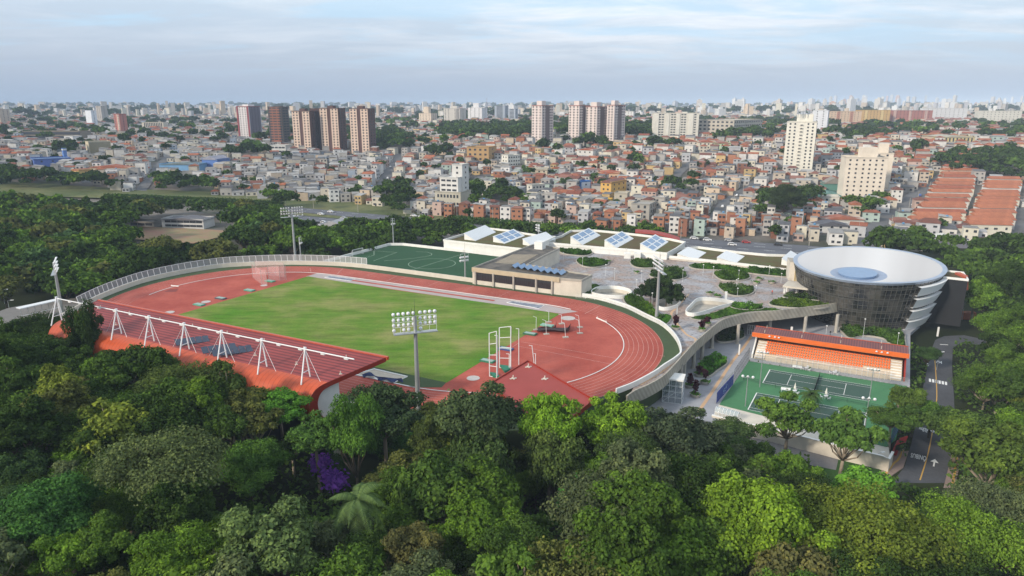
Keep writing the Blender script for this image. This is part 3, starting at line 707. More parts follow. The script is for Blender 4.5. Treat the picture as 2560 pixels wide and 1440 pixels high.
mb = MB(); bandp([(1880, 838), (1858, 870), (1830, 905), (1800, 950), (1770, 995), (1745, 1030)], 0.8, ZP + 0.01, mb); mb.build('band', mat('tactile_orange', (0, 0, 0)), YP)
# columns that carry the deck, one thing each
cols = [(2089, 832), (2010, 838), (1923, 832), (1843, 859), (1779, 870), (1754, 898), (1733, 920), (1709, 945), (1700, 968), (2150, 815), (1960, 800), (1880, 810)]
spots = ['beside the round glass hall', 'second from the round glass hall', 'third from the round glass hall', 'by the corner of the orange seating', 'behind the sloping garden bed', 'above the green garden bed', 'left of the garden bed', 'near the white lift tower', 'next to the white lift tower', 'under the hall entrance', 'deep under the deck behind the white totem', 'deep under the deck above the shaded planter']
for (x, y), s in zip(cols[:9], spots):
    p = G(x, y, ZP); cth = thing('deck_column', 'round concrete column under the deck, ' + s, 'column', p, group='columns under the deck')
    mb = MB(); mb.lathe([(0.55, 0), (0.5, 0.2), (0.48, 5.85)], n=14); mb.build('shaft', CONC, cth, smooth=True, world=False)
    mb = MB(); mb.box((0, 0, 0), (1.3, 1.3, 0.12)); mb.build('base', CONC, cth, world=False)
# plain dark wall put in for the deep shade under the deck
uw = thing('undercroft_shade_wall', 'dark glazed wall in the shade under the deck behind the columns', 'facade', G(1900, 790, ZP))
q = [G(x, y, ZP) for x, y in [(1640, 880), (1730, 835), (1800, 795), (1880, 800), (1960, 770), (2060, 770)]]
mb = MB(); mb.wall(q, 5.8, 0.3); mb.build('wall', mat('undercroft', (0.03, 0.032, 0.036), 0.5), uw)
gd = thing('glass_gate', 'white framed glass gate beside the orange seating stand', 'gate', G(1876, 836, ZP))
a, b_ = G(1868, 836, ZP), G(1884, 838, ZP); mb = MB()
for k_ in range(4):
    p = a + (b_ - a) * k_ / 3; mb.tube(p, p + Vector((0, 0, 3)), 0.07, n=4)
for z_ in (0.1, 1.5, 3): mb.tube(a + Vector((0, 0, z_)), b_ + Vector((0, 0, z_)), 0.06, n=4)
mb.build('frame', WHITEM, gd)
# ------------------------------------------------------------------ beige hall (L-shaped) beside the track
ZR = 5.6
def up(px, z): return [G(x, y, z) for x, y in px]
hall = thing('sports_hall', 'beige L-shaped hall with dark window bays facing the running track', 'building', G(1318, 725))
roofp = up([(1181, 670), (1400, 696), (1454, 701), (1480, 688), (1421, 679), (1317, 662), (1364, 637), (1399, 621), (1347, 612), (1332, 612)], ZR)
SLATE = mat('bitumen_roof', (0.10, 0.095, 0.09), 0.9, noise=0.35, nscale=0.25, col2=(0.16, 0.14, 0.12))
mb = MB(); mb.prism(roofp, 0.0, ZR - 0.5); mb.build('walls', WHITE if False else CONCL, hall)
mb = MB(); mb.prism([p + (p - sum(roofp, Vector()) / len(roofp)) * 0.0 for p in roofp], ZR - 0.49, ZR - 0.25); mb.build('roof', SLATE, hall)
mb = MB(); mb.wall([Vector((p.x, p.y, ZR - 0.5)) for p in roofp], 0.75, 0.35, closed=True); mb.build('roof_edge', CONC, hall)
a, b_ = G(1181, 670, ZR), G(1400, 696, ZR); u = (b_ - a).normalized(); nn = Vector((u.y, -u.x, 0)); Lw = (b_ - a).length
a0 = Vector((a.x, a.y, 0)); bays = [0.04, 0.255, 0.49, 0.745, 0.92]
BAND = mat('sandstone_band', (0.48, 0.40, 0.28), 0.85, noise=0.15, nscale=0.4)
mb = MB(); q = [a0 + nn * 0.5, a0 + u * Lw + nn * 0.5, a0 + u * Lw - nn * 0.2, a0 - nn * 0.2]
mb.hexa([Vector((p.x, p.y, ZR - 1.2)) for p in q], [Vector((p.x, p.y, ZR + 0.3)) for p in q]); mb.build('beam', BAND, hall)
for i in range(4):
    s, e = Lw * bays[i] + 0.45, Lw * bays[i + 1] - 0.35
    mb = MB(); q = [a0 + u * s + nn * 0.06, a0 + u * e + nn * 0.06, a0 + u * e - nn * .1, a0 + u * s - nn * .1]
    mb.hexa([Vector((p.x, p.y, 1.5)) for p in q], [Vector((p.x, p.y, ZR - 1.25)) for p in q]); w_ = mb.build('window', GLASSD, hall)
    mb = MB()
    for k in range(11):
        p = a0 + u * (s + (e - s) * k / 10) + nn * 0.1; mb.tube((p.x, p.y, 1.5), (p.x, p.y, ZR - 1.25), 0.035, n=4)
    mb.build('mullion', DARK, w_)
for s in bays:
    p = a0 + u * (Lw * s) + nn * 0.3; mb = MB(); mb.box((p.x, p.y, 0), (0.55, 0.6, ZR - 0.9), math.atan2(u.y, u.x)); mb.build('pilaster', CONC, hall)
pv = thing('solar_array', 'zigzag row of blue solar panels on the beige hall roof', 'solar panels', G(1345, 672, ZR)); SOL = mat('solar_panel', (0.16, 0.27, 0.44), 0.22, spec=0.7, noise=0.12, nscale=3)
a, b_ = G(1272, 668, ZR + 0.2), G(1403, 688, ZR + 0.2); d = (b_ - a) / 8; back = (G(1284, 662, ZR + .2) - a) * 1.25
for k in range(8):
    p = a + d * k; mb = MB(); t_ = Vector((0, 0, 0.9))
    mb.face([p, p + d * 0.5 + t_, p + d * 0.5 + back + t_, p + back]); mb.build('panel', SOL, pv)
    mb = MB(); mb.face([p + d * 0.5 + t_, p + d, p + d + back, p + d * .5 + back + t_]); mb.build('panel', SOL, pv)
mb = MB(); q = up([(1296, 637), (1348, 637), (1331, 648 + 8), (1236, 656)], ZR)
q = up([(1272, 634), (1350, 634), (1300, 660), (1236, 656)], ZR); SK = wave_mat('skylight_ribs', (0.45, 0.38, 0.28), (0.12, 0.10, 0.08), 0.32, 'Y', 0.8, rot=0.25, sharp=(0.45, 0.55))
mb = MB(); q = up([(1281, 636), (1345, 636), (1300, 661), (1236, 657)], ZR - 0.2); mb.face(q if area(q) > 0 else q[::-1]); mb.build('skylight', SK, hall)
mb = MB(); p = G(1350, 622, ZR - .3); mb.box(p, (3.4, 3.4, 3.0), rad(-27)); mb.build('roof_box', WHITE, hall)
dr = MB(); p = G(1383, 733, 0.05) ; dr.box(p + nn * 0.12, (2.0, 0.12, 2.6), math.atan2(u.y, u.x)); dr.build('door', WHITEM, hall)

# ------------------------------------------------------------------ green-roofed blocks and their sheds
TURF = mat('roof_turf', (0.15, 0.10, 0.045), 0.95, noise=0.4, nscale=0.14, col2=(0.085, 0.10, 0.03), fine=0.15)
def block(name, lb, px, z, zb, par=0.9, wm_=None):
    P = up(px, z)
    if area(P) < 0: P = P[::-1]
    t_ = thing(name, lb, 'building', P[0]); mb = MB(); mb.prism(P, zb, z - 0.6); mb.build('walls', wm_ or WHITE, t_)
    mb = MB(); mb.face([(p.x, p.y, z - 0.58) for p in P]); mb.build('green_roof', TURF, t_)
    mb = MB(); mb.wall([Vector((p.x, p.y, z - 0.6)) for p in P], par, 0.4, closed=True); mb.build('roof_parapet', WHITE, t_)
    return t_, P
tA, PA_ = block('swimming_hall', 'white block with a turf roof beside the football pitch, two plain sheds on top',
           [(1109, 600), (1160, 606), (1220, 613), (1320, 624), (1345, 612), (1389, 592), (1345, 588), (1310, 583), (1270, 576), (1225, 571), (1210, 571)], 4.2, -3)
tB, PB_ = block('gymnasium_block', 'white block with a turf roof and three solar sheds above the plaza',
           [(1352, 606), (1420, 612), (1500, 619), (1590, 626), (1667, 634), (1690, 622), (1713, 606), (1675, 598), (1620, 590), (1560, 583), (1485, 576), (1427, 577), (1405, 590)], 2.6, -2, 1.0)
tC, PC_ = block('training_block', 'low block with turf roof and three plain sheds next to the round glass hall',
           [(1671, 641), (1760, 650), (1860, 661), (1968, 674), (2010, 655), (2020, 640), (1915, 637), (1840, 630), (1745, 618), (1700, 622)], 1.2, -2, 1.0, CONCL)
mb = MB(); a, b_ = PA_[0], PA_[3]
for k in range(6):
    p = G(1174 + k * 12, 623.5 + k * 1.4, 0.9); mb2 = MB(); mb2.box(p, (1.2, 0.5, 1.3), rad(-12)); mb2.build('window', GLASSD, tA)
def shed(lb, FL, FR, BR, htop, z, solar, wl=None):
    """triangular roof shed: FL/FR front foot points, BR back right foot, htop: pixel y of the front top"""
    a, b_, c = G(*FL, z), G(*FR, z), G(*BR, z); bk = c - b_; h = AT(FL[0], htop, a.y).z - z
    t_ = thing('roof_shed', lb, 'roof shed', a, group='sawtooth sheds on the turf roofs'); T_ = Vector((0, 0, h)); s = Vector((0, 0, 0.12))
    mb = MB(); mb.face([a, b_, a + T_]); mb.face([b_ + bk, a + bk, a + bk + T_]); mb.face([a, a + T_, a + bk + T_, a + bk]); mb.build('walls', WHITE, t_)
    ov = (b_ - a).normalized() * 0.5; ob = bk.normalized() * 0.4
    P = [a + T_ + s - ob, b_ + s + ov - ob, b_ + bk + s + ov + ob, a + bk + T_ + s + ob]; mb = MB(); mb.hexa([p - s * 1.5 for p in P], P); mb.build('roof', WHITEM, t_)
    mb = MB(); g0 = a + bk * 0.06; g1 = a + bk * 0.94; o_ = (a - b_).normalized() * 0.05
    mb.face([g1 + o_ + T_ * .15, g0 + o_ + T_ * .15, g0 + o_ + T_ * 0.85, g1 + o_ + T_ * 0.85]); mb.build('glazing', GLASSD, t_)
    if solar:
        for i in range(2):
            for j in range(3):
                def Q(u_, v_): return a + T_ * (1 - u_) + (b_ - a) * u_ + bk * v_ + Vector((0, 0, 0.32))
                u0, v0 = 0.12 + 0.46 * i, 0.04 + 0.32 * j; mb = MB(); P = [Q(u0, v0), Q(u0 + 0.36, v0), Q(u0 + 0.36, v0 + 0.25), Q(u0, v0 + 0.25)]
                mb.hexa([p - Vector((0, 0, .1)) for p in P], P); mb.build('solar_panel', SOL, t_)
shed('plain white sawtooth shed at the pitch corner of the turf roof', (1161, 599), (1187, 602), (1237, 581), 583, 3.6, False)
shed('sawtooth shed with six blue solar panels, between two plain ones', (1233, 605), (1260, 609), (1309, 590), 591, 3.6, True)
shed('plain white sawtooth shed just behind the beige hall', (1307, 612), (1330, 616), (1386, 598), 597, 3.6, False)
shed('solar sawtooth shed, farthest from the glass hall on the middle block', (1426, 610), (1455, 612), (1498, 589), 592, 2.0, True)
shed('solar sawtooth shed in the middle of the middle block', (1511, 617), (1540, 620), (1581, 597), 600, 2.0, True)
shed('solar sawtooth shed, closest to the glass hall on the middle block', (1600, 625), (1633, 629), (1668, 605), 609, 2.0, True)
shed('plain white sawtooth shed behind the tall floodlight on the low block', (1693, 644), (1738, 649), (1762, 632), 634, 0.6, False)
shed('plain white sawtooth shed in the middle of the low block', (1792, 652), (1838, 657), (1858, 641), 643, 0.6, False)
shed('plain white sawtooth shed hard against the cream entrance tower', (1953, 662), (1990, 668), (2010, 648), 646, 0.6, False)
ra = thing('red_arch_roof', 'low arched red roof edge behind the turf-roofed blocks', 'roof', G(1640, 585, 1)); mb = MB()
q = smooth([G(1588, 579, 2.4), G(1630, 582, 3.0), G(1670, 590, 3.0), G(1700, 600, 2.2)], 5); mb.strip([p + Vector((1, 5, 0.3)) for p in q], q); mb.strip(q, [p - Vector((0, 0, 0.8)) for p in q]); mb.build('roof', mat('red_roof', (0.3, 0.06, 0.05), 0.7), ra)
ks = thing('white_kiosk', 'small white twin kiosk with an arched hood on the deck by the parapet', 'kiosk', G(1580, 645)); 
for x_ in (1568, 1593): mb = MB(); mb.box(G(x_, 645), (2.6, 2.4, 2.1), rad(-8)); mb.build('booth', WHITE, ks)
mb = MB(); p0 = G(1580, 645)
mb.path([p0 + Vector((1.6 * math.cos(a), 0, 3.1 * math.sin(a))) for a in [math.pi * i / 8 for i in range(9)]], [0.1] * 9, 4); mb.build('hood', WHITEM, ks)

# ------------------------------------------------------------------ round glass hall
DC = Vector((118.4, 224.5, 0)); ZRIM = 9.3; EA = rad(54.1)
def EL(phi, z, k=1.0, c=None):
    a, b_ = 30.5 * k, 22.6 * k; x, y = a * math.cos(phi), b_ * math.sin(phi); c = c or DC
    return Vector((c.x + x * math.cos(EA) - y * math.sin(EA), c.y + x * math.sin(EA) + y * math.cos(EA), z))
NP = 96; PH = [2 * math.pi * i / NP for i in range(NP)]
dish = thing('glass_hall', 'round inverted-cone glass hall with a white dished roof', 'building', DC)
kz = lambda z: 0.83 + 0.17 * (z - ZP) / (ZRIM - ZP) - 0.012
GL = bpy.data.materials.new('curtain_glass'); GL.use_nodes = True; t = GL.node_tree; b = t.nodes['Principled BSDF']; b.inputs['Roughness'].default_value = 0.12; b.inputs['Specular IOR Level'].default_value = 0.7
tcl = N(t, 'ShaderNodeTexCoord'); vo = N(t, 'ShaderNodeTexNoise', i_Scale=0.16, i_Detail=2.0); t.links.new(tcl.outputs['Object'], vo.inputs[0])
rl = ramp(t, [(0.42, (0.012, 0.014, 0.016)), (0.5, (0.03, 0.03, 0.028)), (0.60, (0.085, 0.08, 0.07))]); t.links.new(vo.outputs[0], rl.inputs[0]); t.links.new(rl.outputs[0], b.inputs['Base Color'])
zs = [ZP, -4.9, -4.1, -0.9, -0.1, 3.1, 3.9, 6.9, 7.7, ZRIM - 0.45]
SPAND = mat('spandrel', (0.055, 0.055, 0.05), 0.4, noise=0.2, nscale=0.4)
for j in range(len(zs) - 1):
    mb = MB(); mb.strip([EL(p, zs[j], kz(zs[j])) for p in PH], [EL(p, zs[j + 1], kz(zs[j + 1])) for p in PH], 0, True)
    mb.build('storey_glazing' if j % 2 == 0 else 'floor_band', GL if j % 2 == 0 else SPAND, dish)
mb = MB(); FR_ = mat('mullion_grey', (0.13, 0.13, 0.12), 0.5)
for i in range(NP): mb.tube(EL(PH[i], zs[0], kz(zs[0]) + 0.004), EL(PH[i], zs[-1], kz(zs[-1]) + 0.004), 0.065, n=4, cap=False)
for z_ in zs[1:-1] + [-5.6, -2.5, 1.5, 5.4]:
    q = [EL(p, z_, kz(z_) + 0.005) for p in PH]; mb.path(q + [q[0]], [0.05] * (NP + 1), 4)
mb.build('mullion', FR_, dish)
mb = MB(); RIM = mat('rim_metal', (0.34, 0.40, 0.50), 0.35, 0.3, noise=0.15, nscale=0.5)
mb.strip([EL(p, ZRIM - 0.75, 0.985) for p in PH], [EL(p, ZRIM, 1.0) for p in PH], 0, True)
mb.strip([EL(p, ZRIM, 1.0) for p in PH], [EL(p, ZRIM - 0.05, 0.94) for p in PH], 0, True); mb.build('rim', RIM, dish, smooth=False)
DC2 = G(2146, 686, 7.5); DC2.z = 0
ROOFW = bpy.data.materials.new('membrane_roof'); ROOFW.use_nodes = True; t = ROOFW.node_tree; b = t.nodes['Principled BSDF']; b.inputs['Roughness'].default_value = 0.7
tcr = N(t, 'ShaderNodeTexCoord'); mpr = N(t, 'ShaderNodeMapping', vector_type='POINT'); mpr.inputs['Location'].default_value = (-(DC2.x - DC.x), -(DC2.y - DC.y), 0); t.links.new(tcr.outputs['Object'], mpr.inputs[0])
grd = N(t, 'ShaderNodeTexGradient', gradient_type='RADIAL'); t.links.new(mpr.outputs[0], grd.inputs[0])
cx_ = N(t, 'ShaderNodeCombineXYZ'); t.links.new(grd.outputs['Fac'], cx_.inputs[0]); nr_ = N(t, 'ShaderNodeTexNoise', i_Scale=60.0, i_Detail=3.0); t.links.new(cx_.outputs[0], nr_.inputs[0])
rr_ = ramp(t, [(0.35, (0.46, 0.44, 0.43)), (0.62, (0.68, 0.66, 0.65))]); t.links.new(nr_.outputs[0], rr_.inputs[0]); t.links.new(rr_.outputs[0], b.inputs['Base Color'])
mb = MB(); ks_ = [0.94, 0.85, 0.72, 0.58, 0.46, 0.36]; prev = None
for i, k in enumerate(ks_):
    f_ = (0.94 - k) / (0.94 - 0.36); c = DC.lerp(DC2, f_); ring_ = [EL(p, ZRIM - 0.06 - 1.6 * f_ ** 0.9, k, c) for p in PH]
    if prev: mb.strip(prev, ring_, 0, True)
    prev = ring_
mb.build('roof', ROOFW, dish, smooth=True)
mb = MB(); r2 = [EL(p, ZRIM - 1.8, 0.24, DC2) for p in PH]; mb.strip(prev, r2, 0, True); mb.face(r2); mb.build('roof_gutter', mat('blue_grey_roof', (0.30, 0.36, 0.47), 0.6, noise=0.15, nscale=0.5), dish, smooth=False)
mb = MB(); c3 = DC2 + Vector((-0.6, -0.5, 0)); r0 = [EL(p, ZRIM - 1.8, 0.235, c3) for p in PH[::3]]; r1 = [EL(p, ZRIM - 1.0, 0.25, c3) for p in PH[::3]]; mb.strip(r0, r1, 0, True); mb.face(r1)
mb.build('oculus', mat('oculus_glass', (0.20, 0.30, 0.46), 0.35, noise=0.1, nscale=0.7), dish)
g_ = G(2306, 722, 6.0) - DC; ph0 = None
best = min(range(0, 360), key=lambda a: (lambda q: (q[0] - 2306) ** 2 + (q[1] - 722) ** 2)(PJ(EL(rad(a), 6.3, kz(6.3)))) if (EL(rad(a), 6.3, 1) - DC).y < 0 else 1e9)
for j, z_ in enumerate((4.6, 0.6, -3.4, -7.0)):
    pr = [rad(best + a) for a in range(-6, 66, 3)]; k0, k1 = kz(z_) + 0.04, kz(z_ + 3) + 0.065
    mb = MB(); A0 = [EL(p, z_, k0) for p in pr]; A1 = [EL(p, z_ + 3.0, k1) for p in pr]; A2 = [EL(p, z_ + 3.0, k1 - .065) for p in pr]; A3 = [EL(p, z_, k0 - 0.04) for p in pr]
    mb.strip(A0, A1); mb.strip(A1, A2); mb.strip(A3, A0); mb.build('sunshade', mat('bright_white', (.86, .86, .86), .5), dish)
BLK = mat('black_cladding', (0.016, 0.017, 0.02), 0.7, noise=0.15, nscale=0.4)
bb = thing('black_annex', 'tall black box building right behind the round glass hall', 'building', G(2398, 817, ZP))
a, b_ = G(2300, 803, ZP), G(2400, 817, ZP); hz_ = AT(2405, 703, b_.y).z
bk = Vector((4.5, 9.5, 0)); P = [a, b_, b_ + bk, a + bk]; mb = MB(); mb.prism([Vector(p) for p in P], ZP, hz_); mb.build('walls', BLK, bb)
mb = MB(); mb.wall([Vector((p.x, p.y, hz_)) for p in P], 0.7, 0.4, closed=True); mb.build('roof_parapet', WHITE, bb)
mb = MB(); mb.face([(p.x, p.y, hz_ + 0.15) for p in P]); mb.build('green_roof', TURF, bb)
mb = MB(); p = P[1] + Vector((1.2, 2.5, 0)); mb.hexa([p + Vector(v) for v in ((-.5, 0, 11), (1.8, 1, 11), (2.4, 6, 11), (0, 6, 11))], [p + Vector(v) for v in ((-.5, 0, 15.5), (1, 1, 15.5), (1.6, 6, 15.5), (0, 6, 15.5))]); mb.build('orange_hood', mat('orange_metal', (0.45, 0.10, 0.05), 0.6), bb)
et = thing('entrance_tower', 'cream stair tower with a yellow ladder against the glass hall', 'tower', G(1990, 703))
a, b_ = G(1971, 701), G(2013, 706); ht = AT(1971, 655, a.y).z; bk = Vector((1.5, 6.5, 0)); mb = MB(); P = [a, b_, b_ + bk, a + bk]
mb.prism([Vector(p) for p in P], 0, ht); mb.build('walls', CONCL, et)
mb = MB(); mb.prism([p + (p - (a + b_ + bk) / 2) * 0.0 + Vector((0, 0, 0)) for p in P], ht + 0.01, ht + 0.25); mb.build('roof', CONC, et)
mb = MB(); m_ = a.lerp(b_, 0.42) + Vector((-0.1, -0.35, 0)); s_ = (b_ - a).normalized() * 0.45
for q in (m_ - s_, m_ + s_): mb.tube(q, q + Vector((0, 0, ht + 1.6)), 0.09, n=4)
for k in range(16): mb.tube(m_ - s_ + Vector((0, 0, .4 + k * .42)), m_ + s_ + Vector((0, 0, .4 + k * .42)), 0.05, n=4)
mb.build('ladder', mat('yellow_paint', (0.6, 0.42, 0.1), 0.6), et)
po = thing('entrance_porch', 'flat cream porch on slim pillars before the glass hall', 'porch', G(2020, 735))
q = up([(1957, 714), (2072, 727), (2078, 722), (2060, 712), (2015, 706), (1970, 702)], 3.0); mb = MB(); mb.prism([Vector(p) for p in q], 2.4, 3.0, bottom=True); mb.build('roof_slab', CONCL, po)
for x_, y_ in ((1968, 729), (1992, 733), (2022, 737), (2046, 741), (2062, 742), (2074, 743)): mb = MB(); mb.box(G(x_, y_, 0), (0.6, 0.6, 2.42), 0.2); mb.build('pillar', WHITE, po)
mb = MB(); q = [G(1990, 727), G(2072, 736)]; mb.wall(q, 2.4, 0.2); mb.build('back_wall', mat('dark_porch_glass', (0.04, 0.045, 0.05), 0.3), po)  # back wall in one even dark colour

# ------------------------------------------------------------------ grandstand with the long red canopy
ORANGE = mat('orange_cladding', (0.50, 0.09, 0.035), 0.32, 0.15, noise=0.12, nscale=0.3, spec=0.5)
DKRED = mat('dark_red_paint', (0.30, 0.03, 0.015), 0.5, noise=0.1, nscale=0.5)
RIBR = wave_mat('ribbed_red_roof', (0.29, 0.055, 0.05), (0.15, 0.03, 0.032), 0.31, 'Y', 0.55, rot=-TH, sharp=(0.55, 0.8), noise=0.18, nscale=0.12)
gs = thing('grandstand', 'long grandstand with a ribbed red cantilever canopy curling down behind', 'grandstand', W(0, -55, -8))
def SP(x, y, z): return W(x, y, z)
def edge(f):                                  # roof end lines are slightly splayed
    return lambda y: f * (46.2 - (abs(y) - 47.3) * 0.33)
xr, xl = edge(1), edge(-1)
zf = lambda y: 11.0 - (abs(y) - 47.3) * 0.118
def sec(y, z, dx=0): return SP(xl(y), y, z), SP(xr(y), y, z)
mb = MB(); f0, f1 = sec(-47.3, 11.0); r0, r1 = sec(-60, 9.5); mb.face([r0, r1, f1, f0]); u_ = [p - Vector((0, 0, .8)) for p in (f0, f1, r1, r0)]; mb.face(u_); mb.build('canopy', RIBR, gs)
mb = MB(); mb.hexa([SP(xl(-47.3), -47.55, 10.45), SP(xr(-47.3) + .3, -47.55, 10.45), SP(xr(-47.3) + .3, -47.0, 10.45), SP(xl(-47.3), -47.0, 10.45)], [SP(xl(-47.3), -47.55, 11.15), SP(xr(-47.3) + .3, -47.55, 11.15), SP(xr(-47.3) + .3, -47.0, 11.15), SP(xl(-47.3), -47.0, 11.15)]); mb.build('front_fascia', ORANGE, gs)
prof = [(-60, 9.5), (-61.6, 9.15), (-62.9, 8.3), (-63.7, 7.0), (-63.9, 5.4), (-63.5, 3.8), (-62.6, 2.4), (-61.2, 1.3), (-59.6, 0.7), (-57.5, 0.5)]
prof = [(p.x, p.y) for p in smooth([Vector((a, b_, 0)) for a, b_ in prof], 3)]
mb = MB(); mb.strip([SP(xl(-60) + (y + 60) * -0.35, y, z) for y, z in prof], [SP(xr(-60) + (y + 60) * 0.35, y, z) for y, z in prof][:]); mb.f = [f[::-1] for f in mb.f]; mb.build('rear_roll', wave_mat('orange_seams', (0.50, 0.09, 0.035), (0.36, 0.06, 0.025), 0.28, 'X', 0.38, rot=-TH, sharp=(0.93, 0.99), noise=0.2, nscale=0.25), gs, smooth=True)
inn = [(y + 0.9 * (1 if y < -59 else 1), z + (0.9 if z < 3 else (-0.9 if z > 8 else 0))) for y, z in prof]
for sgn, xe in ((1, lambda y: xr(-60) + (y + 60) * 0.35), (-1, lambda y: xl(-60) - (y + 60) * 0.35)):
    P0 = [SP(xe(y) if y < -60 else (xr(y) if sgn > 0 else xl(y)), y, z) for y, z in [(-47.3, 11.05)] + prof]
    c_ = (-60.0, 5.0); n0 = [(-47.6, 10.1), (-59.6, 8.6)] + [(-59.8 + (y + 60) * 0.62, 5.0 + (z - 5.0) * 0.78) for y, z in prof[1:]]
    P1 = [SP((xr(y) if sgn > 0 else xl(y)) if y > -60 else xe(y), y, z) for y, z in n0]
    mb = MB(); o_ = Vector((TC, TS, 0)) * (0.04 * sgn); mb.strip([p + o_ for p in P1], [p + o_ for p in P0]); 
    I1 = [p - Vector((TC, TS, 0)) * (0.9 * sgn) for p in P1]; mb.strip(I1, P1); mb.build('end_rim', DKRED if sgn > 0 else ORANGE, gs)
    mb = MB(); Q = [p - Vector((TC, TS, 0)) * (0.95 * sgn) for p in P1[2:]] + [SP((xr(-57) if sgn > 0 else xl(-57)) - sgn, -57.0, 1.2), SP((xr(-57) if sgn > 0 else xl(-57)) - sgn, -57.0, 8.6)]
    mb.face(Q if sgn > 0 else Q[::-1]); mb.build('end_wall', WHITE, gs)
mb = MB()
for i in range(9):                           # seating steps under the canopy
    y0 = -49.5 - i * 0.9; mb.hexa([SP(-40, y0 - .9, -8), SP(40, y0 - .9, -8), SP(40, y0, -8), SP(-40, y0, -8)], [SP(-40, y0 - .9, 0.6 + i * .42), SP(40, y0 - .9, 0.6 + i * .42), SP(40, y0, 0.6 + i * .42), SP(-40, y0, 0.6 + i * .42)])
mb.build('seating_step', CONCL, gs)
mb = MB(); mb.hexa([SP(-40, -60, -9), SP(40, -60, -9), SP(40, -57.6, -9), SP(-40, -57.6, -9)], [SP(-40, -60, .3), SP(40, -60, .3), SP(40, -57.6, .3), SP(-40, -57.6, .3)]); mb.build('base_wall', DARK, gs)
mb = MB(); mb.hexa([SP(36, -56, 0.1), SP(52, -54.5, 0.1), SP(52, -54.2, 0.1), SP(36, -55.7, 0.1)], [SP(36, -56, 2.2), SP(52, -54.5, 2.2), SP(52, -54.2, 2.2), SP(36, -55.7, 2.2)]); mb.build('front_wall', WHITE, gs)
for i in range(8):                           # A-frame masts
    x0 = -42.4 + i * 11.28; mt = tag(thing('canopy_mast', None, None, SP(x0, -60, 9.3)), None); mt.parent = gs; mt.matrix_parent_inverse = wm(gs).inverted()
    top = SP(x0 - 0.3, -59.3, 15.0); mb = MB()
    for q in (SP(x0 + 0.9, -62.2, 8.9), SP(x0 + 0.6, -59.4, 9.4)): mb.tube(q, top, 0.15, 0.13, 8)
    mb.build('leg', WHITEM, mt); mb = MB()
    for q in (SP(x0 - 3.6, -60.2, 9.6), SP(x0 + 4.2, -60.6, 9.6)): mb.tube(top, q, 0.035, n=4)
    mb.build('stay_rod', WHITEM, mt); mb = MB(); mb.tube(SP(x0 + 0.8, -61.2, 11.0), SP(x0 + .6, -59.4, 11.0), 0.09, n=4); mb.build('crossbar', WHITEM, mt)
    mb = MB(); mb.box(top - Vector((0, 0, 0.3)), (0.45, 0.45, 0.6), TH); mb.build('head', WHITEM, mt)
    for k in range(2):
        p = SP(x0 + 2 + 3.6 * k, -50.5 - 6 * k, zf(50.5 + 6 * k) - 0.05); mb = MB(); mb.tube(p, p + Vector((0, 0, 0.65)), 0.10, n=5); mb.box(p + Vector((0, 0, 0.03)), (0.6, 0.35, 0.08), TH + 0.6); mb.build('roof_anchor', CONCL, mt)
mb = MB(); mb.tube(SP(-42.7, -59.3, 14.9), SP(48.3, -59.5, 15.0), 0.12, n=8); 
for i in range(16): mb.box(SP(-38 + i * 5.6, -59.0, 14.4), (0.9, 0.35, 0.3), TH)
mb.build('ridge_tube', WHITEM, gs)
PVD = mat('dark_solar_panel', (0.03, 0.045, 0.08), 0.25, spec=0.8, noise=0.15, nscale=2)
def pvrow(lb, c, n, d0, d1):
    t_ = thing('solar_array', lb, 'solar panels', c)
    for k in range(n):
        mb = MB(); p = c + d0 * (k - n / 2); q = [p, p + d0 * 0.93, p + d0 * 0.93 + d1, p + d1]; mb.hexa([v - Vector((0, 0, .08)) for v in q], q); mb.build('panel', PVD, t_)
    mb = MB()
    for s in (0.1, 0.9): p = c + d1 * 0.9 + d0 * n * (s - 0.5); mb.tube(p, p - Vector((0, 0, 1.2)), 0.05, n=4)
    mb.build('bracket', STEEL, t_)
q0, q1 = W(0, 0) - W(0, 0), None
du, dv = (W(1, 0) - W(0, 0)), (W(0, 1) - W(0, 0)); diag = (du * 0.62 + dv * 0.78)
pvrow('row of five dark solar panels on the red canopy, nearer the dense trees', G(478, 843, 11.0), 5, diag * 1.35, (du * 1.9 - dv * 1.0) * 0.8 - Vector((0, 0, 0.9)))
pvrow('upper row of six dark solar panels of the pair on the red canopy', G(545, 862, 11.0), 5, diag * 1.35, (du * 1.9 - dv * 1.0) * 0.8 - Vector((0, 0, 0.9)))
pvrow('lower row of dark solar panels of the pair on the red canopy', G(578, 868, 11.0), 6, diag * 1.3, (du * 1.9 - dv * 1.0) * 0.8 - Vector((0, 0, 0.9)))
# corner canopy
cc = thing('corner_canopy', 'pointed red roof of the corner stand half hidden by bright green trees', 'roof', G(1340, 1000, -8))
ZC = 11.0; q = up([(1320, 903), (1430, 968), (1484, 1000), (1410, 1060), (1300, 1030), (1228, 958)], ZC); mb = MB(); mb.prism([Vector((p.x, p.y, 0)) for p in q], ZC - 0.5, ZC, bottom=True); mb.build('roof_slab', mat('red_roof_smooth', (0.33, 0.06, 0.05), 0.7, noise=0.12, nscale=0.2), cc)
mb = MB(); mb.wall([Vector((p.x, p.y, ZC - 0.6)) for p in q], 0.85, 0.3, closed=True); mb.build('fascia', DKRED, cc)
mb = MB(); c_ = sum(q, Vector()) / len(q); mb.prism([Vector((c_.x + (p.x - c_.x) * .35 + 2, c_.y + (p.y - c_.y) * .35 + 4, 0)) for p in q], -8, ZC - 0.6); mb.build('walls', SLATE, cc)
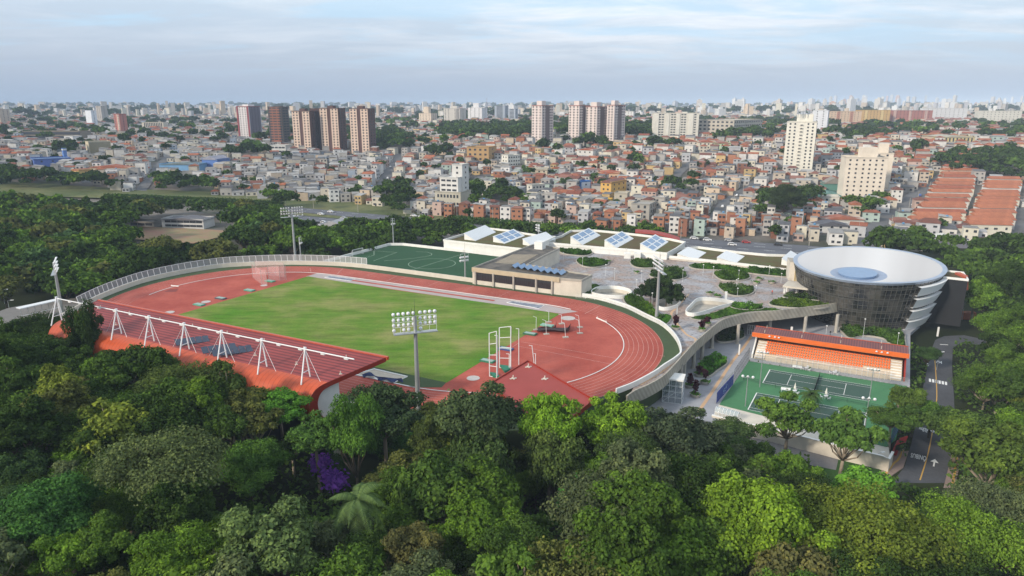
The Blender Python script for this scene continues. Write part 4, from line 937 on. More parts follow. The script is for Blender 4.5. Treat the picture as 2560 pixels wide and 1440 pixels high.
for x_, y_ in ((1321, 918), (1283, 947), (1362, 948)): mb = MB(); p = G(x_, y_, ZC); mb.tube(p, p + Vector((0, 0, 0.7)), 0.10, n=5); mb.box(p + Vector((0, 0, .02)), (1.3, 0.3, 0.12), 0.4); mb.box(p + Vector((0, 0, .03)), (0.3, 1.0, 0.1), 0.4); mb.build('roof_anchor', CONCL, cc)

# ------------------------------------------------------------------ floodlights
def floodlight(p, h, aim, lb, n=9, rows=4, wd=8.6, ant=True, slim=False):
    a = math.atan2(aim[1] - p[1], aim[0] - p[0]) - math.pi / 2
    t_ = thing('floodlight_mast', lb, 'floodlight', p, a, 'floodlight masts around the track')
    r = 0.30 if slim else 0.52; top = h
    mb = MB(); mb.lathe([(r * 1.15, 0), (r, 1), (r * 0.62, top)], n=12); mb.build('pole', STEEL, t_, smooth=True, world=False)
    hw = wd / 2; mb = MB(); z0 = top - 3.2
    for z_ in ([z0, z0 + 1.1, z0 + 2.1, z0 + 3.1] if rows > 2 else [z0 + 2.1, z0 + 3]): mb.tube((-hw, 0.25, z_), (hw, 0.25, z_), 0.05, n=4)
    for s in range(7): x_ = -hw + wd * s / 6; mb.tube((x_, 0.25, z0), (x_, 0.25, z0 + (1.1 if 0 < s < 6 else 3.1)), 0.035, n=4)
    mb.build('frame', WHITEM, t_, world=False)
    if rows > 2: mb = MB(); mb.box((0, -0.35, z0 - 0.15), (wd, 1.1, 0.16)); mb.build('platform', STEEL, t_, world=False)
    lm = FORMS.get('lamp')
    if lm is None:
        mb = MB(); mb.lathe([(0.02, -0.28), (0.16, -0.24), (0.33, 0.0), (0.36, 0.12)], n=10); mb.v = [(x_, z_, -y_) for x_, y_, z_ in mb.v]; sh = mb.mesh('lamp', True, [WHITEM, LAMPG]); lm = FORMS['lamp'] = sh
        bm_ = bmesh.new(); bm_.from_mesh(sh); bmesh.ops.holes_fill(bm_, edges=bm_.edges[:], sides=12); bm_.to_mesh(sh); bm_.free()
    for j in range(rows):
        for i in range(n):
            if j == 0 and rows > 2 and i in (1, 4, 6, 7, 8): continue
            x_ = -hw + wd * (i + 0.5) / n + (0.35 if i >= n / 2 else -0.35) * 0.6
            o = bpy.data.objects.new('lamp', lm); COL.objects.link(o); o.parent = t_; o.location = (x_, 0.55, z0 + 0.45 + 1.03 * j + (0.15 if j == rows - 1 else 0)); o.rotation_euler = (rad(-28), 0, rad(-(x_) * 5)); o.scale = (1.05,) * 3
    if ant: mb = MB(); mb.tube((0, 0, top), (0, 0, top + 4), 0.05, 0.015, 4); mb.tube((-.6, 0, top), (-.6, 0, top + 1.6), 0.04, n=4); mb.build('antenna', DARK, t_, world=False)
    return t_
cen = W(5, 0)
pn = G(1046, 1030, 0); zt = AT(1045, 790, pn.y).z
floodlight(pn, zt, cen, 'tall floodlight mast standing before the grass field, its lamps over the turf')
pr = G(1641, 800, 0); floodlight(pr, AT(1641, 650, pr.y).z, pr + Vector((-9.8, -1, 0)), 'tall floodlight mast on the deck beside the dark courtyard trees')
pb = G(739, 652, -1); floodlight(pb, AT(735, 522, pb.y).z + 1, cen, 'tall floodlight mast behind the curved fence at the far bend')
pl_ = G(156, 785, -2); floodlight(pl_, AT(150, 655, pl_.y).z + 2, pl_ + Vector((8.3, 4.6, 0)), 'tall floodlight mast at the far end of the red canopy')
floodlight(G(1163, 694), AT(1163, 633, G(1163, 694).y).z, G(1080, 659), 'slim floodlight pole between the track wall and the green pitch', 5, 2, 3.2, True, True)
floodlight(G(984, 612), AT(982, 545, G(984, 612).y).z, G(1080, 659), 'slim floodlight pole at the far corner of the green pitch', 3, 1, 1.6, False, True)
floodlight(G(1346, 616), AT(1344, 560, G(1346, 616).y).z, G(1080, 659), 'slim floodlight pole rising from the beige hall roof', 4, 3, 2.2, True, True)
floodlight(G(753, 655, -1), AT(750, 592, G(753, 655, -1).y).z + 1, G(1080, 659), 'short slim floodlight pole beside the tall mast at the far bend', 3, 1, 2.2, False, True)
# ------------------------------------------------------------------ tennis courts
ZT = ZP + 0.03
TG = mat('court_green', (0.065, 0.20, 0.09), 0.9, noise=0.15, nscale=0.08, fine=0.06); TD = mat('court_dark', (0.05, 0.10, 0.078), 0.9, noise=0.12, nscale=0.1, fine=0.05)
cpoly = [G(x, y, ZP) for x, y in ((1872, 903), (1798, 1012), (2216, 1118), (2240, 1100), (2268, 966))]
sheet('court_surface', cpoly, ZT, TG)
mbl = MB()
def court(px, k):
    c = [G(x, y, ZT) for x, y in px]                      # TL, TR, BR, BL
    def Q(u, v): return (c[0].lerp(c[1], u)).lerp(c[3].lerp(c[2], u), v)
    sheet('court_playing_area', [Q(0, 0), Q(1, 0), Q(1, 1), Q(0, 1)], ZT + 0.015, TD)
    s = 1.37 / 10.97; a, b_ = 5.485 / 23.77, 1 - 5.485 / 23.77
    for p, q, w in ((Q(0, 0), Q(1, 0), .1), (Q(0, 1), Q(1, 1), .1), (Q(0, 0), Q(0, 1), .2), (Q(1, 0), Q(1, 1), .2), (Q(0, s), Q(1, s), .08), (Q(0, 1 - s), Q(1, 1 - s), .08), (Q(a, s), Q(a, 1 - s), .1), (Q(b_, s), Q(b_, 1 - s), .1), (Q(a, .5), Q(b_, .5), .08)):
        seg(p, q, w * 1.15, ZT + 0.03)
    nt_ = thing('tennis_net', ('dark net across the tennis court closest to the orange seats', 'dark net across the tennis court partly hidden by trees')[k], 'net', Q(.5, 0))
    p, q = Q(.5, -.08), Q(.5, 1.08); m_ = MB(); m_.tube(p, p + Vector((0, 0, 1.07)), .06); m_.tube(q, q + Vector((0, 0, 1.07)), .06); m_.build('post', DARK, nt_)
    m_ = MB(); m_.wall([p, q], 0.95, 0.03); m_.build('net', mat('black_net', (0.012, 0.014, 0.016), 0.9), nt_)
    return Q
mb = mbl
Q1 = court([(1925, 924), (2178, 965), (2172, 1003), (1907, 957)], 0)
Q2 = court([(1892, 982), (2166, 1032), (2159, 1081), (1870, 1024)], 1)
tag(mbl.build('court_lines', LINE), kind='structure')
FG = mat('green_fence_wire', (0.02, 0.06, 0.04), 0.7)
def mesh_fence(name, lb, px, z, h, step=3.0, posts=None, rails=2, net=None, group='mesh fences round the tennis courts'):
    L_ = [G(x, y, z) for x, y in px]; t_ = thing(name, lb, 'fence', L_[0], group=group); R_ = resample(L_, step)
    for p in R_: mb = MB(); mb.tube(p, p + Vector((0, 0, h)), 0.045, n=4); mb.build('post', posts or FG, t_)
    mb = MB()
    for k in range(rails): z_ = h * (k + 1) / rails - 0.03; mb.path([p + Vector((0, 0, z_)) for p in L_], [0.035] * len(L_), 4)
    mb.build('rail', posts or FG, t_)
    mb = MB(); mb.strip(L_, [p + Vector((0, 0, h)) for p in L_]); mb.build('mesh_panel', net or NETF, t_)
    return t_
def alpha_mat(name, col, al):
    m = bpy.data.materials.new(name); m.use_nodes = True; b = m.node_tree.nodes['Principled BSDF']; b.inputs['Base Color'].default_value = (*col, 1); b.inputs['Alpha'].default_value = al; b.inputs['Roughness'].default_value = 0.9; MATS[name] = m; return m
NETF = alpha_mat('wire_mesh', (0.03, 0.05, 0.05), 0.14); NETG = alpha_mat('grey_wire_mesh', (0.4, 0.4, 0.4), 0.2)
mesh_fence('court_fence', 'low dark green mesh fence between the two tennis courts', [(1858, 950), (1930, 968), (2170, 1017), (2232, 1032), (2262, 1000)], ZP, 1.1, 4)
mesh_fence('court_fence', 'grey mesh fence between the courts and the stand steps', [(1872, 903), (2268, 966)], ZP, 2.2, 4, STEEL, 2, NETG)
mesh_fence('court_fence', 'tall dark mesh fence along the striped plaza side of the courts', [(1834, 960), (1872, 903)], ZP, 4.0, 1.6, DARK, 3)
mesh_fence('court_fence', 'tall blue mesh fence at the road end of the courts', [(2226, 1112), (2262, 1050)], ZP, 3.4, 1.4, mat('blue_paint', (0.05, 0.10, 0.32), 0.6), 4, alpha_mat('blue_mesh', (0.05, 0.10, 0.34), 0.5))
bn = thing('court_banner', 'blue banner with pale marks on the fence beside the striped plaza', 'banner', G(1790, 1010, ZP)); a, b_ = G(1790, 1010, ZP), G(1834, 960, ZP)
b_ = G(1832, 962, ZP); mb = MB(); mb.wall([a + Vector((0, 0, 0.1)), b_ + Vector((0, 0, .1))], 2.7, 0.08); mb.build('cloth', mat('banner_blue', (0.055, 0.07, 0.30), 0.75, noise=0.1, nscale=0.6), bn)
mb = MB(); d = (b_ - a); n_ = Vector((d.y, -d.x, 0)).normalized() * 0.06
for s0, z0, sx, sz in ((0.40, 1.0, 0.035, 0.55), (0.44, 1.5, 0.03, 0.35), (0.53, 1.3, 0.03, 0.6), (0.57, 1.9, 0.035, 0.25), (0.41, 0.5, 0.04, 0.25), (0.50, 0.7, .02, .3)):
    p = a + d * s0; q = a + d * (s0 + sx); mb.face([p + n_ + Vector((0, 0, z0)), q + n_ + Vector((0, 0, z0)), q + n_ + Vector((0, 0, z0 + sz)), p + n_ + Vector((0, 0, z0 + sz))])
mb.build('emblem', mat('banner_pale', (0.4, 0.5, 0.7), 0.7), bn)
mesh_fence('court_fence', 'thin railed fence above the blue banner', [(1790, 1010), (1834, 960)], ZP, 3.8, 2.4, STEEL, 2, NETF)
# retaining wall towards the driveway
rw_ = thing('retaining_wall', 'cream retaining wall below the tennis courts along the grey driveway', 'wall', G(1900, 1060, -9.5))
line = [G(x, y, ZP + 0.2) for x, y in ((1780, 1040), (1842, 1056), (1900, 1068), (2000, 1092), (2110, 1120), (2205, 1142), (2222, 1150), (2232, 1132))]
mb = MB(); mb.wall([Vector((p.x, p.y, -9.8)) for p in line], 3.2, 0.35); mb.build('wall', CONCL, rw_)
mb = MB(); mb.wall([Vector((p.x, p.y, -6.6)) for p in line], 0.12, 0.5); mb.build('coping', WHITE, rw_)
strip_ = [G(x, y, ZP) for x, y in ((1798, 1010), (1782, 1040), (1900, 1068), (2110, 1120), (2205, 1142), (2226, 1150), (2222, 1118))]
sheet('court_margin', strip_, ZP - 0.01, CONCL, th=2.4)
ar = thing('arched_shelter', 'small glazed barrel shelter on the wall by the plaza steps', 'shelter', G(1788, 1040, ZP)); a, b_ = G(1786, 1040, ZP), G(1842, 1055, ZP); d = (b_ - a); nb = Vector((-d.y, d.x, 0)).normalized()
mb = MB(); rings = []
for k in range(7):
    p = a + d * k / 6; R_ = [p + nb * (0.9 - 0.9 * math.cos(t_)) + Vector((0, 0, 1.1 + 0.9 * math.sin(t_))) for t_ in [math.pi * i / 8 for i in range(9)]]; rings.append(R_); mb.path([p] + R_ + [p + nb * 1.8], [0.06] * 11, 4)
mb.tube(rings[0][0], rings[-1][0], .05, n=4); mb.build('frame', WHITEM, ar); mb = MB()
for r0, r1 in zip(rings, rings[1:]): mb.strip(r0, r1)
mb.build('glazing', alpha_mat('pale_glass', (0.45, 0.55, 0.6), 0.45), ar)
# court furniture
def court_set(x, y, lb, kind):
    p = G(x, y, ZT)
    if kind == 'bench':
        t_ = thing('bench', lb, 'bench', p, rad(-20), 'white court benches'); mb = MB(); mb.box((0, 0, .42), (2.2, .45, .06)); mb.build('seat', WHITEM, t_, world=False); mb = MB(); mb.hexa([(-1.1, .22, .5), (1.1, .22, .5), (1.1, .27, .5), (-1.1, .27, .5)], [(-1.1, .32, .9), (1.1, .32, .9), (1.1, .37, .9), (-1.1, .37, .9)]); mb.build('backrest', WHITEM, t_, world=False)
        for s in (-.9, .9): mb = MB(); mb.box((s, 0, 0), (.08, .5, .42)); mb.build('leg', WHITEM, t_, world=False)
    else:
        t_ = thing('plastic_table', lb, 'table', p, 0.3, 'white court tables'); mb = MB(); mb.lathe([(0.0, .74), (.5, .74), (.5, .70), (.0, .70)], n=14); mb.build('tabletop', WHITEM, t_, world=False)
        for i in range(4): a = i * math.pi / 2 + .4; mb = MB(); mb.tube((.42 * math.cos(a), .42 * math.sin(a), 0), (.3 * math.cos(a), .3 * math.sin(a), .7), .035, n=5); mb.build('leg', WHITEM, t_, world=False)
        for i in range(3):
            a = i * 2.1 + .9; c = thing('plastic_chair', ('white chair on the net side of ', 'white chair on the plaza side of ', 'white chair on the far side of ')[i] + lb.split(',')[0].replace('white', 'the'), 'chair', p + Vector((1.0 * math.cos(a), 1.0 * math.sin(a), 0)), a + math.pi / 2, 'white plastic chairs on the courts')
            mb = MB(); mb.box((0, 0, .42), (.5, .48, .05)); mb.build('seat', WHITEM, c, world=False); mb = MB(); mb.box((0, -.24, .45), (.5, .05, .45)); mb.build('backrest', WHITEM, c, world=False)
            for sx in (-.2, .2):
                for sy in (-.2, .2): mb = MB(); mb.tube((sx * 1.1, sy * 1.1, 0), (sx, sy, .42), .025, n=4); mb.build('leg', WHITEM, c, world=False)
        if kind == 'sun':
            u_ = thing('closed_parasol', 'closed white parasol over ' + lb.split(',')[0].replace('white', 'the'), 'parasol', p + Vector((0, 0.0, 0))); mb = MB(); mb.tube((0, 0, 0), (0, 0, 2.7), .03, n=5); mb.build('pole', WHITEM, u_, world=False)
            mb = MB(); mb.lathe([(.32, 1.25), (.26, 1.6), (.12, 2.3), (.02, 2.75)], n=8); mb.build('canopy', mat('cloth_white', (.7, .68, .62), .9), u_, world=False)
court_set(1992, 922, 'white bench by the steps of the orange stand', 'bench'); court_set(2016, 925, 'white table, beside the bench at the stand steps', 'table'); court_set(2086, 936, 'white round table, alone by the mesh under the stand', 'table')
court_set(1964, 979, 'white bench between the two tennis courts', 'bench'); court_set(1986, 983, 'white table between the courts, beside the bench', 'sun'); court_set(2064, 996, 'white table at the middle fence, near the palm', 'sun')
uc = thing('umpire_chair', 'dark umpire chair beside the net of the farther court', 'chair', G(2048, 976, ZT)); mb = MB(); mb.box((0, 0, 1.6), (.6, .5, .08)); mb.build('seat', FG, uc, world=False)
mb = MB(); [mb.tube((sx * .4, sy * .4, 0), (sx * .22, sy * .2, 1.6), .04, n=4) for sx in (-1, 1) for sy in (-1, 1)]; mb.build('frame', FG, uc, world=False)
def lamp_pole(x, y, ytop, lb, n=3, z=ZP, r=0.13, wd=2.2, group='court light poles'):
    p = G(x, y, z); h = AT(x, ytop, p.y).z - z; t_ = thing('court_light', lb, 'light pole', p, rad(-20), group)
    mb = MB(); mb.lathe([(r, 0), (r * .6, h)], n=8); mb.build('pole', STEEL, t_, smooth=True, world=False)
    mb = MB(); mb.tube((-wd / 2, 0, h - .1), (wd / 2, 0, h - .1), .05, n=4); mb.build('arm', STEEL, t_, world=False)
    for i in range(n):
        o = bpy.data.objects.new('lamp', FORMS['lamp']); COL.objects.link(o); o.parent = t_; o.location = (-wd / 2 + wd * i / (n - 1), -.1, h + .2); o.scale = (.95,) * 3; o.rotation_euler = (rad(-35), 0, rad(180 * (i % 2)))
lamp_pole(1899, 968, 882, 'court light pole at the corner by the plaza fence and steps', 4)
lamp_pole(1863, 1016, 943, 'court light pole beside the blue banner')
lamp_pole(2174, 992, 925, 'court light pole at the stand end of the far court baseline', 4)
lamp_pole(2161, 1078, 998, 'court light pole at the baseline partly hidden by trees')
# ------------------------------------------------------------------ orange seating stand
A0, B0 = G(1880, 898, ZP), G(2258, 957, ZP); SU = (B0 - A0).normalized(); SV = Vector((-SU.y, SU.x, 0)); SL = (B0 - A0).length
def S(u, v, z): return A0 + SU * u + SV * v + Vector((0, 0, z - ZP))
def sbox(mb, u0, u1, v0, v1, z0, z1): mb.hexa([S(u0, v0, z0), S(u1, v0, z0), S(u1, v1, z0), S(u0, v1, z0)], [S(u0, v0, z1), S(u1, v0, z1), S(u1, v1, z1), S(u0, v1, z1)])
st = thing('tennis_stand', 'small covered stand with orange seats and orange fascia above the tennis courts', 'stand', A0)
CRM = mat('cream_concrete', (0.66, 0.55, 0.42), 0.8, noise=0.12, nscale=0.4)
for i in range(7):
    mb = MB(); v0 = 1.0 + i * 0.95; sbox(mb, 0.4, SL - 0.4, v0, 8.6, ZP + (0.9 + i * .42 - .42 if i else 0), ZP + 0.9 + i * .42); mb.build('seating_step', CRM, st)
mb = MB(); sbox(mb, 3.5, SL - 3.5, 0.6, 1.0, ZP, ZP + 1.35); mb.build('front_wall', CRM, st)
SEAT = MB(); SEAT.box((0, 0, 0.30), (0.46, 0.42, 0.07)); SEAT.box((0, 0.2, 0.34), (0.46, 0.06, 0.34)); SEAT.box((0, .05, 0), (.1, .2, .3)); sm = SEAT.mesh('seat', False, [mat('orange_seat', (0.85, 0.20, 0.05), 0.5)])
seats = []
ang = math.atan2(SU.y, SU.x)
for i in range(5):
    n = int((SL - 5.5 - (6 if i == 0 else 0)) / 0.62)
    for k in range(n): seats.append((S(3.0 + k * 0.62, 2.6 + i * 0.95, ZP + 1.32 + i * .42), i))
seats.sort(key=lambda s: s[0].y)
for p, _ in seats[:100]:
    o = bpy.data.objects.new('seat', sm); COL.objects.link(o); o.parent = st; o.matrix_parent_inverse = wm(st).inverted(); o.location = p; o.rotation_euler = (0, 0, ang)
mb = MB()
for p, _ in seats[100:]:
    ca, sa = math.cos(ang), math.sin(ang); k = len(mb.v)
    for v in SEAT.v: mb.v.append((p.x + ca * v[0] - sa * v[1], p.y + sa * v[0] + ca * v[1], p.z + v[2]))
    for f in SEAT.f: mb.f.append(tuple(i + k for i in f)); mb.m.append(0); mb.c.append(None)
ob = mb.build('seat_rows', MATS['orange_seat'], st); ob['kind'] = 'stuff'
mb = MB(); sbox(mb, -.2, SL + .2, 8.3, 8.7, ZP, -1.2); mb.build('back_wall', DKRED, st)
for u0 in (-0.35, SL): mb = MB(); mb.hexa([S(u0, 0.9, ZP), S(u0 + .35, 0.9, ZP), S(u0 + .35, 8.5, ZP), S(u0, 8.5, ZP)], [S(u0, 0.9, ZP + 1.2), S(u0 + .35, 0.9, ZP + 1.2), S(u0 + .35, 8.5, -1.7), S(u0, 8.5, -1.7)]); mb.build('side_wall', DKRED if u0 > 1 else WHITE, st)
mb = MB(); mb.hexa([S(-1, 4.3, -1.75), S(SL + .6, 4.3, -1.75), S(SL + .6, 9.6, -1.3), S(-1, 9.6, -1.3)], [S(-1, 4.3, -.95), S(SL + .6, 4.3, -.95), S(SL + .6, 9.6, -.65), S(-1, 9.6, -.65)]); mb.build('roof_soffit', DKRED, st)
RIB2 = wave_mat('ribbed_brown_roof', (0.22, 0.08, 0.07), (0.13, 0.05, 0.055), 0.5, 'X', 0.6, rot=-ang, sharp=(0.4, 0.6), noise=0.15, nscale=0.3)
mb = MB(); P = [S(-1, 4.4, -.72), S(SL + .6, 4.4, -.72), S(SL + .6, 9.7, -.45), S(-1, 9.7, -.45)]; mb.hexa([p - Vector((0, 0, .15)) for p in P], P); mb.build('roof', RIB2, st)
mb = MB(); sbox(mb, -1.1, SL + .7, 4.05, 4.33, -1.85, -.66); mb.build('fascia', mat('orange_fascia', (0.72, 0.15, 0.03), 0.45, noise=.08, nscale=.5), st)
mb = MB(); sbox(mb, 0.2, SL - .3, 4.4, 4.6, -2.05, -1.87); mb.build('light_beam', mat('warm_beam', (0.75, 0.48, 0.2), 0.5), st)
mb = MB(); sbox(mb, -1, SL + .6, 9.6, 9.75, -.55, -.3); mb.build('roof_edge', ORANGE, st)
for u0 in (3.5, 4.9, 5.9, 29.5, 30.7, 32.0):
    o = bpy.data.objects.new('spotlight', FORMS['lamp']); COL.objects.link(o); o.parent = st; o.matrix_parent_inverse = wm(st).inverted(); o.location = S(u0, 3.8, -1.1); o.rotation_euler = (rad(-60), 0, ang + math.pi); o.scale = (.9,) * 3
for u0 in (2, 11.5, 21, 30.5): mb = MB(); p = S(u0, 5.2, -.65); mb.tube(p, p + Vector((0, 0, .8)), .08, n=4); p = S(u0, 9.4, -.5); mb.tube(p, p + Vector((0, 0, .8)), .08, n=4); mb.build('roof_anchor', CONCL, st)
mb = MB()
for k in range(22): p = S(6 + k * 1.3, 0.2, ZP); mb.tube(p, p + Vector((0, 0, 1.1 + 1.2)), .04, n=4)
for z_ in (1.4, 1.8, 2.3): mb.tube(S(6, .2, ZP + z_), S(33.5, .2, ZP + z_), .04, n=4)
mb.build('handrail', WHITEM, st)
for u0, u1 in ((0.5, 3.0), (SL - 3, SL - .5)):
    mb = MB()
    for i in range(7): sbox(mb, u0, u1, 0.55 + i * .95, 1.0 + i * .95, ZP + .9 + i * .42 - .4, ZP + .9 + i * .42 - .18)
    mb.build('stair', WHITE, st)
lt = thing('lift_tower', 'white framed glass lift tower against the deck parapet', 'lift tower', G(1700, 1000, ZP)); p = G(1672, 1010, ZP); q_ = G(1700, 1012, ZP)
ux, uy = Vector((math.cos(-.35), math.sin(-.35), 0)), Vector((-math.sin(-.35), math.cos(-.35), 0)); w0 = 4.4; d0 = 4.0; hh = 5.6; O = G(1655, 1004, ZP)
mb = MB()
for i in range(4):
    for j in (0, 1): b0 = O + ux * w0 * i / 3 + uy * d0 * j; mb.tube(b0, b0 + Vector((0, 0, hh)), .07, n=4)
for k in range(5):
    z_ = Vector((0, 0, hh * k / 4)); c = [O + z_, O + ux * w0 + z_, O + ux * w0 + uy * d0 + z_, O + uy * d0 + z_]
    for m_ in range(4): mb.tube(c[m_], c[(m_ + 1) % 4], .06, n=4)
mb.tube(O, O + ux * w0 * .66 + Vector((0, 0, hh * .5)), .06, n=4); mb.build('frame', WHITEM, lt)
mb = MB(); c = [O, O + ux * w0, O + ux * w0 + uy * d0, O + uy * d0]; mb.strip([v + Vector((0, 0, .1)) for v in c], [v + Vector((0, 0, hh - .1)) for v in c], 0, True); mb.build('glazing', alpha_mat('lift_glass', (0.25, 0.32, 0.36), 0.35), lt)
mb = MB(); mb.prism([v + (v - (c[0] + c[2]) / 2) * .08 for v in c], ZP + hh, ZP + hh + .35, bottom=True); mb.build('roof', WHITE, lt)

# ------------------------------------------------------------------ planting on the decks
for i, (px, h, lb, col, nn_) in enumerate([
    ([(1398, 610), (1430, 612), (1468, 622), (1482, 632), (1470, 640), (1440, 640), (1400, 632)], 1.7, 'planted bed with dark hedges below the middle turf-roofed block', (0.035, 0.085, 0.015), 0),
    ([(1441, 651), (1455, 647), (1490, 650), (1517, 655), (1520, 663), (1490, 670), (1462, 668), (1445, 660)], 1.3, 'oval planted bed closest to the beige hall on the deck', (0.04, 0.09, 0.015), 0),
    ([(1575, 655), (1600, 650), (1640, 654), (1660, 660), (1655, 668), (1615, 672), (1585, 668)], 1.3, 'oval planted bed in the middle of the deck behind the floodlight', (0.045, 0.085, 0.02), 0),
    ([(1624, 686), (1650, 676), (1690, 672), (1712, 682), (1717, 694), (1690, 702), (1655, 698), (1628, 694)], 2.2, 'tall bushy bed right behind the deck floodlight mast', (0.04, 0.075, 0.02), 0),
    ([(1783, 684), (1810, 680), (1850, 682), (1874, 690), (1868, 700), (1830, 704), (1800, 700)], 1.5, 'planted bed midway along the upper deck', (0.045, 0.09, 0.015), 0),
    ([(1796, 714), (1820, 712), (1850, 718), (1885, 722), (1880, 736), (1850, 742), (1822, 738), (1800, 724)], 1.6, 'planted bed nearest the white totem on the deck', (0.045, 0.085, 0.02), 0),
    ([(1722, 664), (1760, 660), (1830, 668), (1905, 680), (1968, 686), (1968, 694), (1900, 688), (1820, 678), (1740, 674)], 0.8, 'long low bed beside the cream parapet of the deck', (0.04, 0.095, 0.015), 0),
    ([(1872, 668), (1900, 669), (1970, 681), (1968, 690), (1900, 684), (1872, 675)], 1.5, 'dark hedge bed leading to the entrance tower', (0.03, 0.07, 0.015), 0),
    ([(1925, 756), (1960, 748), (2020, 752), (2060, 760), (2080, 765), (2050, 773), (1985, 772), (1930, 766)], 1.0, 'yellow green bed at the tip of the S-shaped parapet', (0.06, 0.10, 0.015), 0),
    ([(1960, 740), (2000, 739), (2060, 747), (2100, 752), (2090, 757), (2030, 752), (1965, 747)], 1.6, 'row of dark shrubs before the porch of the glass hall', (0.035, 0.06, 0.02), 0),
    ([(1840, 763), (1900, 769), (1960, 776), (1880, 780), (1820, 792), (1770, 802), (1725, 796), (1765, 788), (1805, 776)], 0.5, 'sloping grass bed between the teardrop courtyard and the parapet', (0.045, 0.10, 0.018), 1),
    ([(1825, 768), (1850, 762), (1905, 768), (1900, 776), (1850, 776)], 1.7, 'light green bushy bed above the sloping grass', (0.06, 0.14, 0.02), 0),
    ([(1560, 742), (1590, 744), (1620, 760), (1645, 785), (1660, 800), (1640, 806), (1600, 780), (1565, 762)], 1.6, 'wedge of shrubs between the track wall and the deck paving', (0.05, 0.10, 0.015), 0),
    ([(1650, 800), (1665, 788), (1678, 794), (1672, 808), (1657, 816)], 1.0, 'small hedge bed at the foot of the deck floodlight', (0.04, 0.11, 0.015), 0),
    ([(1455, 730), (1480, 714), (1500, 718), (1484, 732), (1462, 742)], 0.9, 'small sloping bed at the corner of the beige hall', (0.05, 0.10, 0.02), 0)]):
    planter(px, 0.02, h, lb, col, 0.45 if i != 10 else 0.2)
for px, h, lb, col in [
    ([(1740, 935), (1755, 905), (1790, 892), (1815, 900), (1817, 912), (1795, 928), (1770, 945)], 2.2, 'green bed under the deck edge with dark red plants', (0.045, 0.13, 0.015)),
    ([(1790, 850), (1800, 828), (1830, 820), (1855, 830), (1860, 846), (1830, 856), (1800, 858)], 2.6, 'shaded dark bed under the deck behind the tall columns', (0.03, 0.06, 0.015)),
    ([(2098, 822), (2130, 820), (2190, 826), (2255, 834), (2262, 850), (2262, 878), (2225, 862), (2205, 848), (2160, 842), (2125, 848), (2108, 836)], 2.2, 'curved shrub bed wrapped around the foot of the glass hall', (0.05, 0.10, 0.02))]:
    planter(px, ZP + .02, h, lb, col, 0.5)
tree('bush0', G(1665, 765, -1), 1.75, (0.022, 0.04, 0.014), hs=1.2, label='dark spreading tree rising out of the rounded courtyard', group=None)
tree('bush1', G(1628, 757, 0), 1.4, (0.02, 0.035, 0.014), hs=1.3, label='dark bushy tree beside the floodlight, left of the rounded courtyard')
# round pots with dark red plants
def pot(x, y, z, h, lb, red=True):
    p = G(x, y, z); t_ = thing('potted_plant', lb, 'potted plant', p, group='round concrete pots with plants'); mb = MB(); mb.lathe([(1.0, 0), (1.25, 0.75), (1.1, 0.75), (1.0, 0.5), (0, .5)], n=16); mb.build('pot', CONC, t_, smooth=False, world=False)
    rg = np.random.default_rng(int(x)); n = 60; c = rg.normal(size=(n, 3)) * [0.5, .5, .06] + [0, 0, .72]; V = [leaf_quads(c, rg.normal(size=(n, 3)) + [0, 0, 2], .34, rg)]
    o = bpy.data.objects.new('ground_leaves', leaf_mesh('pot_leaves', V[0], rg.uniform(.3, .8, n), LEAF)); COL.objects.link(o); o.parent = t_; o.color = (0.05, .12, .02, 1)
    if red:
        n = 110; c = rg.normal(size=(n, 3)) * [.28, .28, h * .17] + [0, 0, .8 + h * .62]; V = leaf_quads(c, rg.normal(size=(n, 3)), .42, rg, 2.2) * 1.0
        o = bpy.data.objects.new('foliage', leaf_mesh('red_leaves', V, rg.uniform(.2, .7, n), LEAF)); COL.objects.link(o); o.parent = t_; o.color = (0.035, .010, .016, 1)
        mb = MB(); mb.tube((0, 0, .5), (.1, 0, .8 + h * .6), .05, n=5); mb.build('stem', BARK, t_, world=False)
for x, y, z, h, s in ((1689, 823, 0, 3.0, 'alone opposite the white wall bend'), (1755, 827, 0, 2.2, 'nearest the S-shaped parapet on the deck'), (1768, 813, 0, 1.6, 'behind another pot by the S-shaped parapet'), (1738, 991, ZP, 3.2, 'nearest the white lift tower on the plaza'), (1724, 968, ZP, 2.6, 'amid the plaza pots'), (1761, 959, ZP, 3.0, 'closest to the courts fence among the plaza pots'), (1748, 940, ZP, 2.0, 'by the green bed among the plaza pots')):
    pot(x, y, z, h, 'dark red plant in a round pot, ' + s)
for x, y, s in ((1930, 708, 'near the cream entrance tower'), (1890, 709, 'left of the pots near the entrance tower'), (1898, 700, 'behind the pair of pots near the entrance tower'), (1795, 744, 'beside the white totem bed'), (1775, 736, 'left of the pot by the totem bed'), (1593, 684, 'by the middle oval bed'), (1520, 656, 'right of the first oval bed'), (1493, 650, 'behind the first oval bed')): pot(x, y, 0, 1, 'low pot with green leaves, ' + s, False)
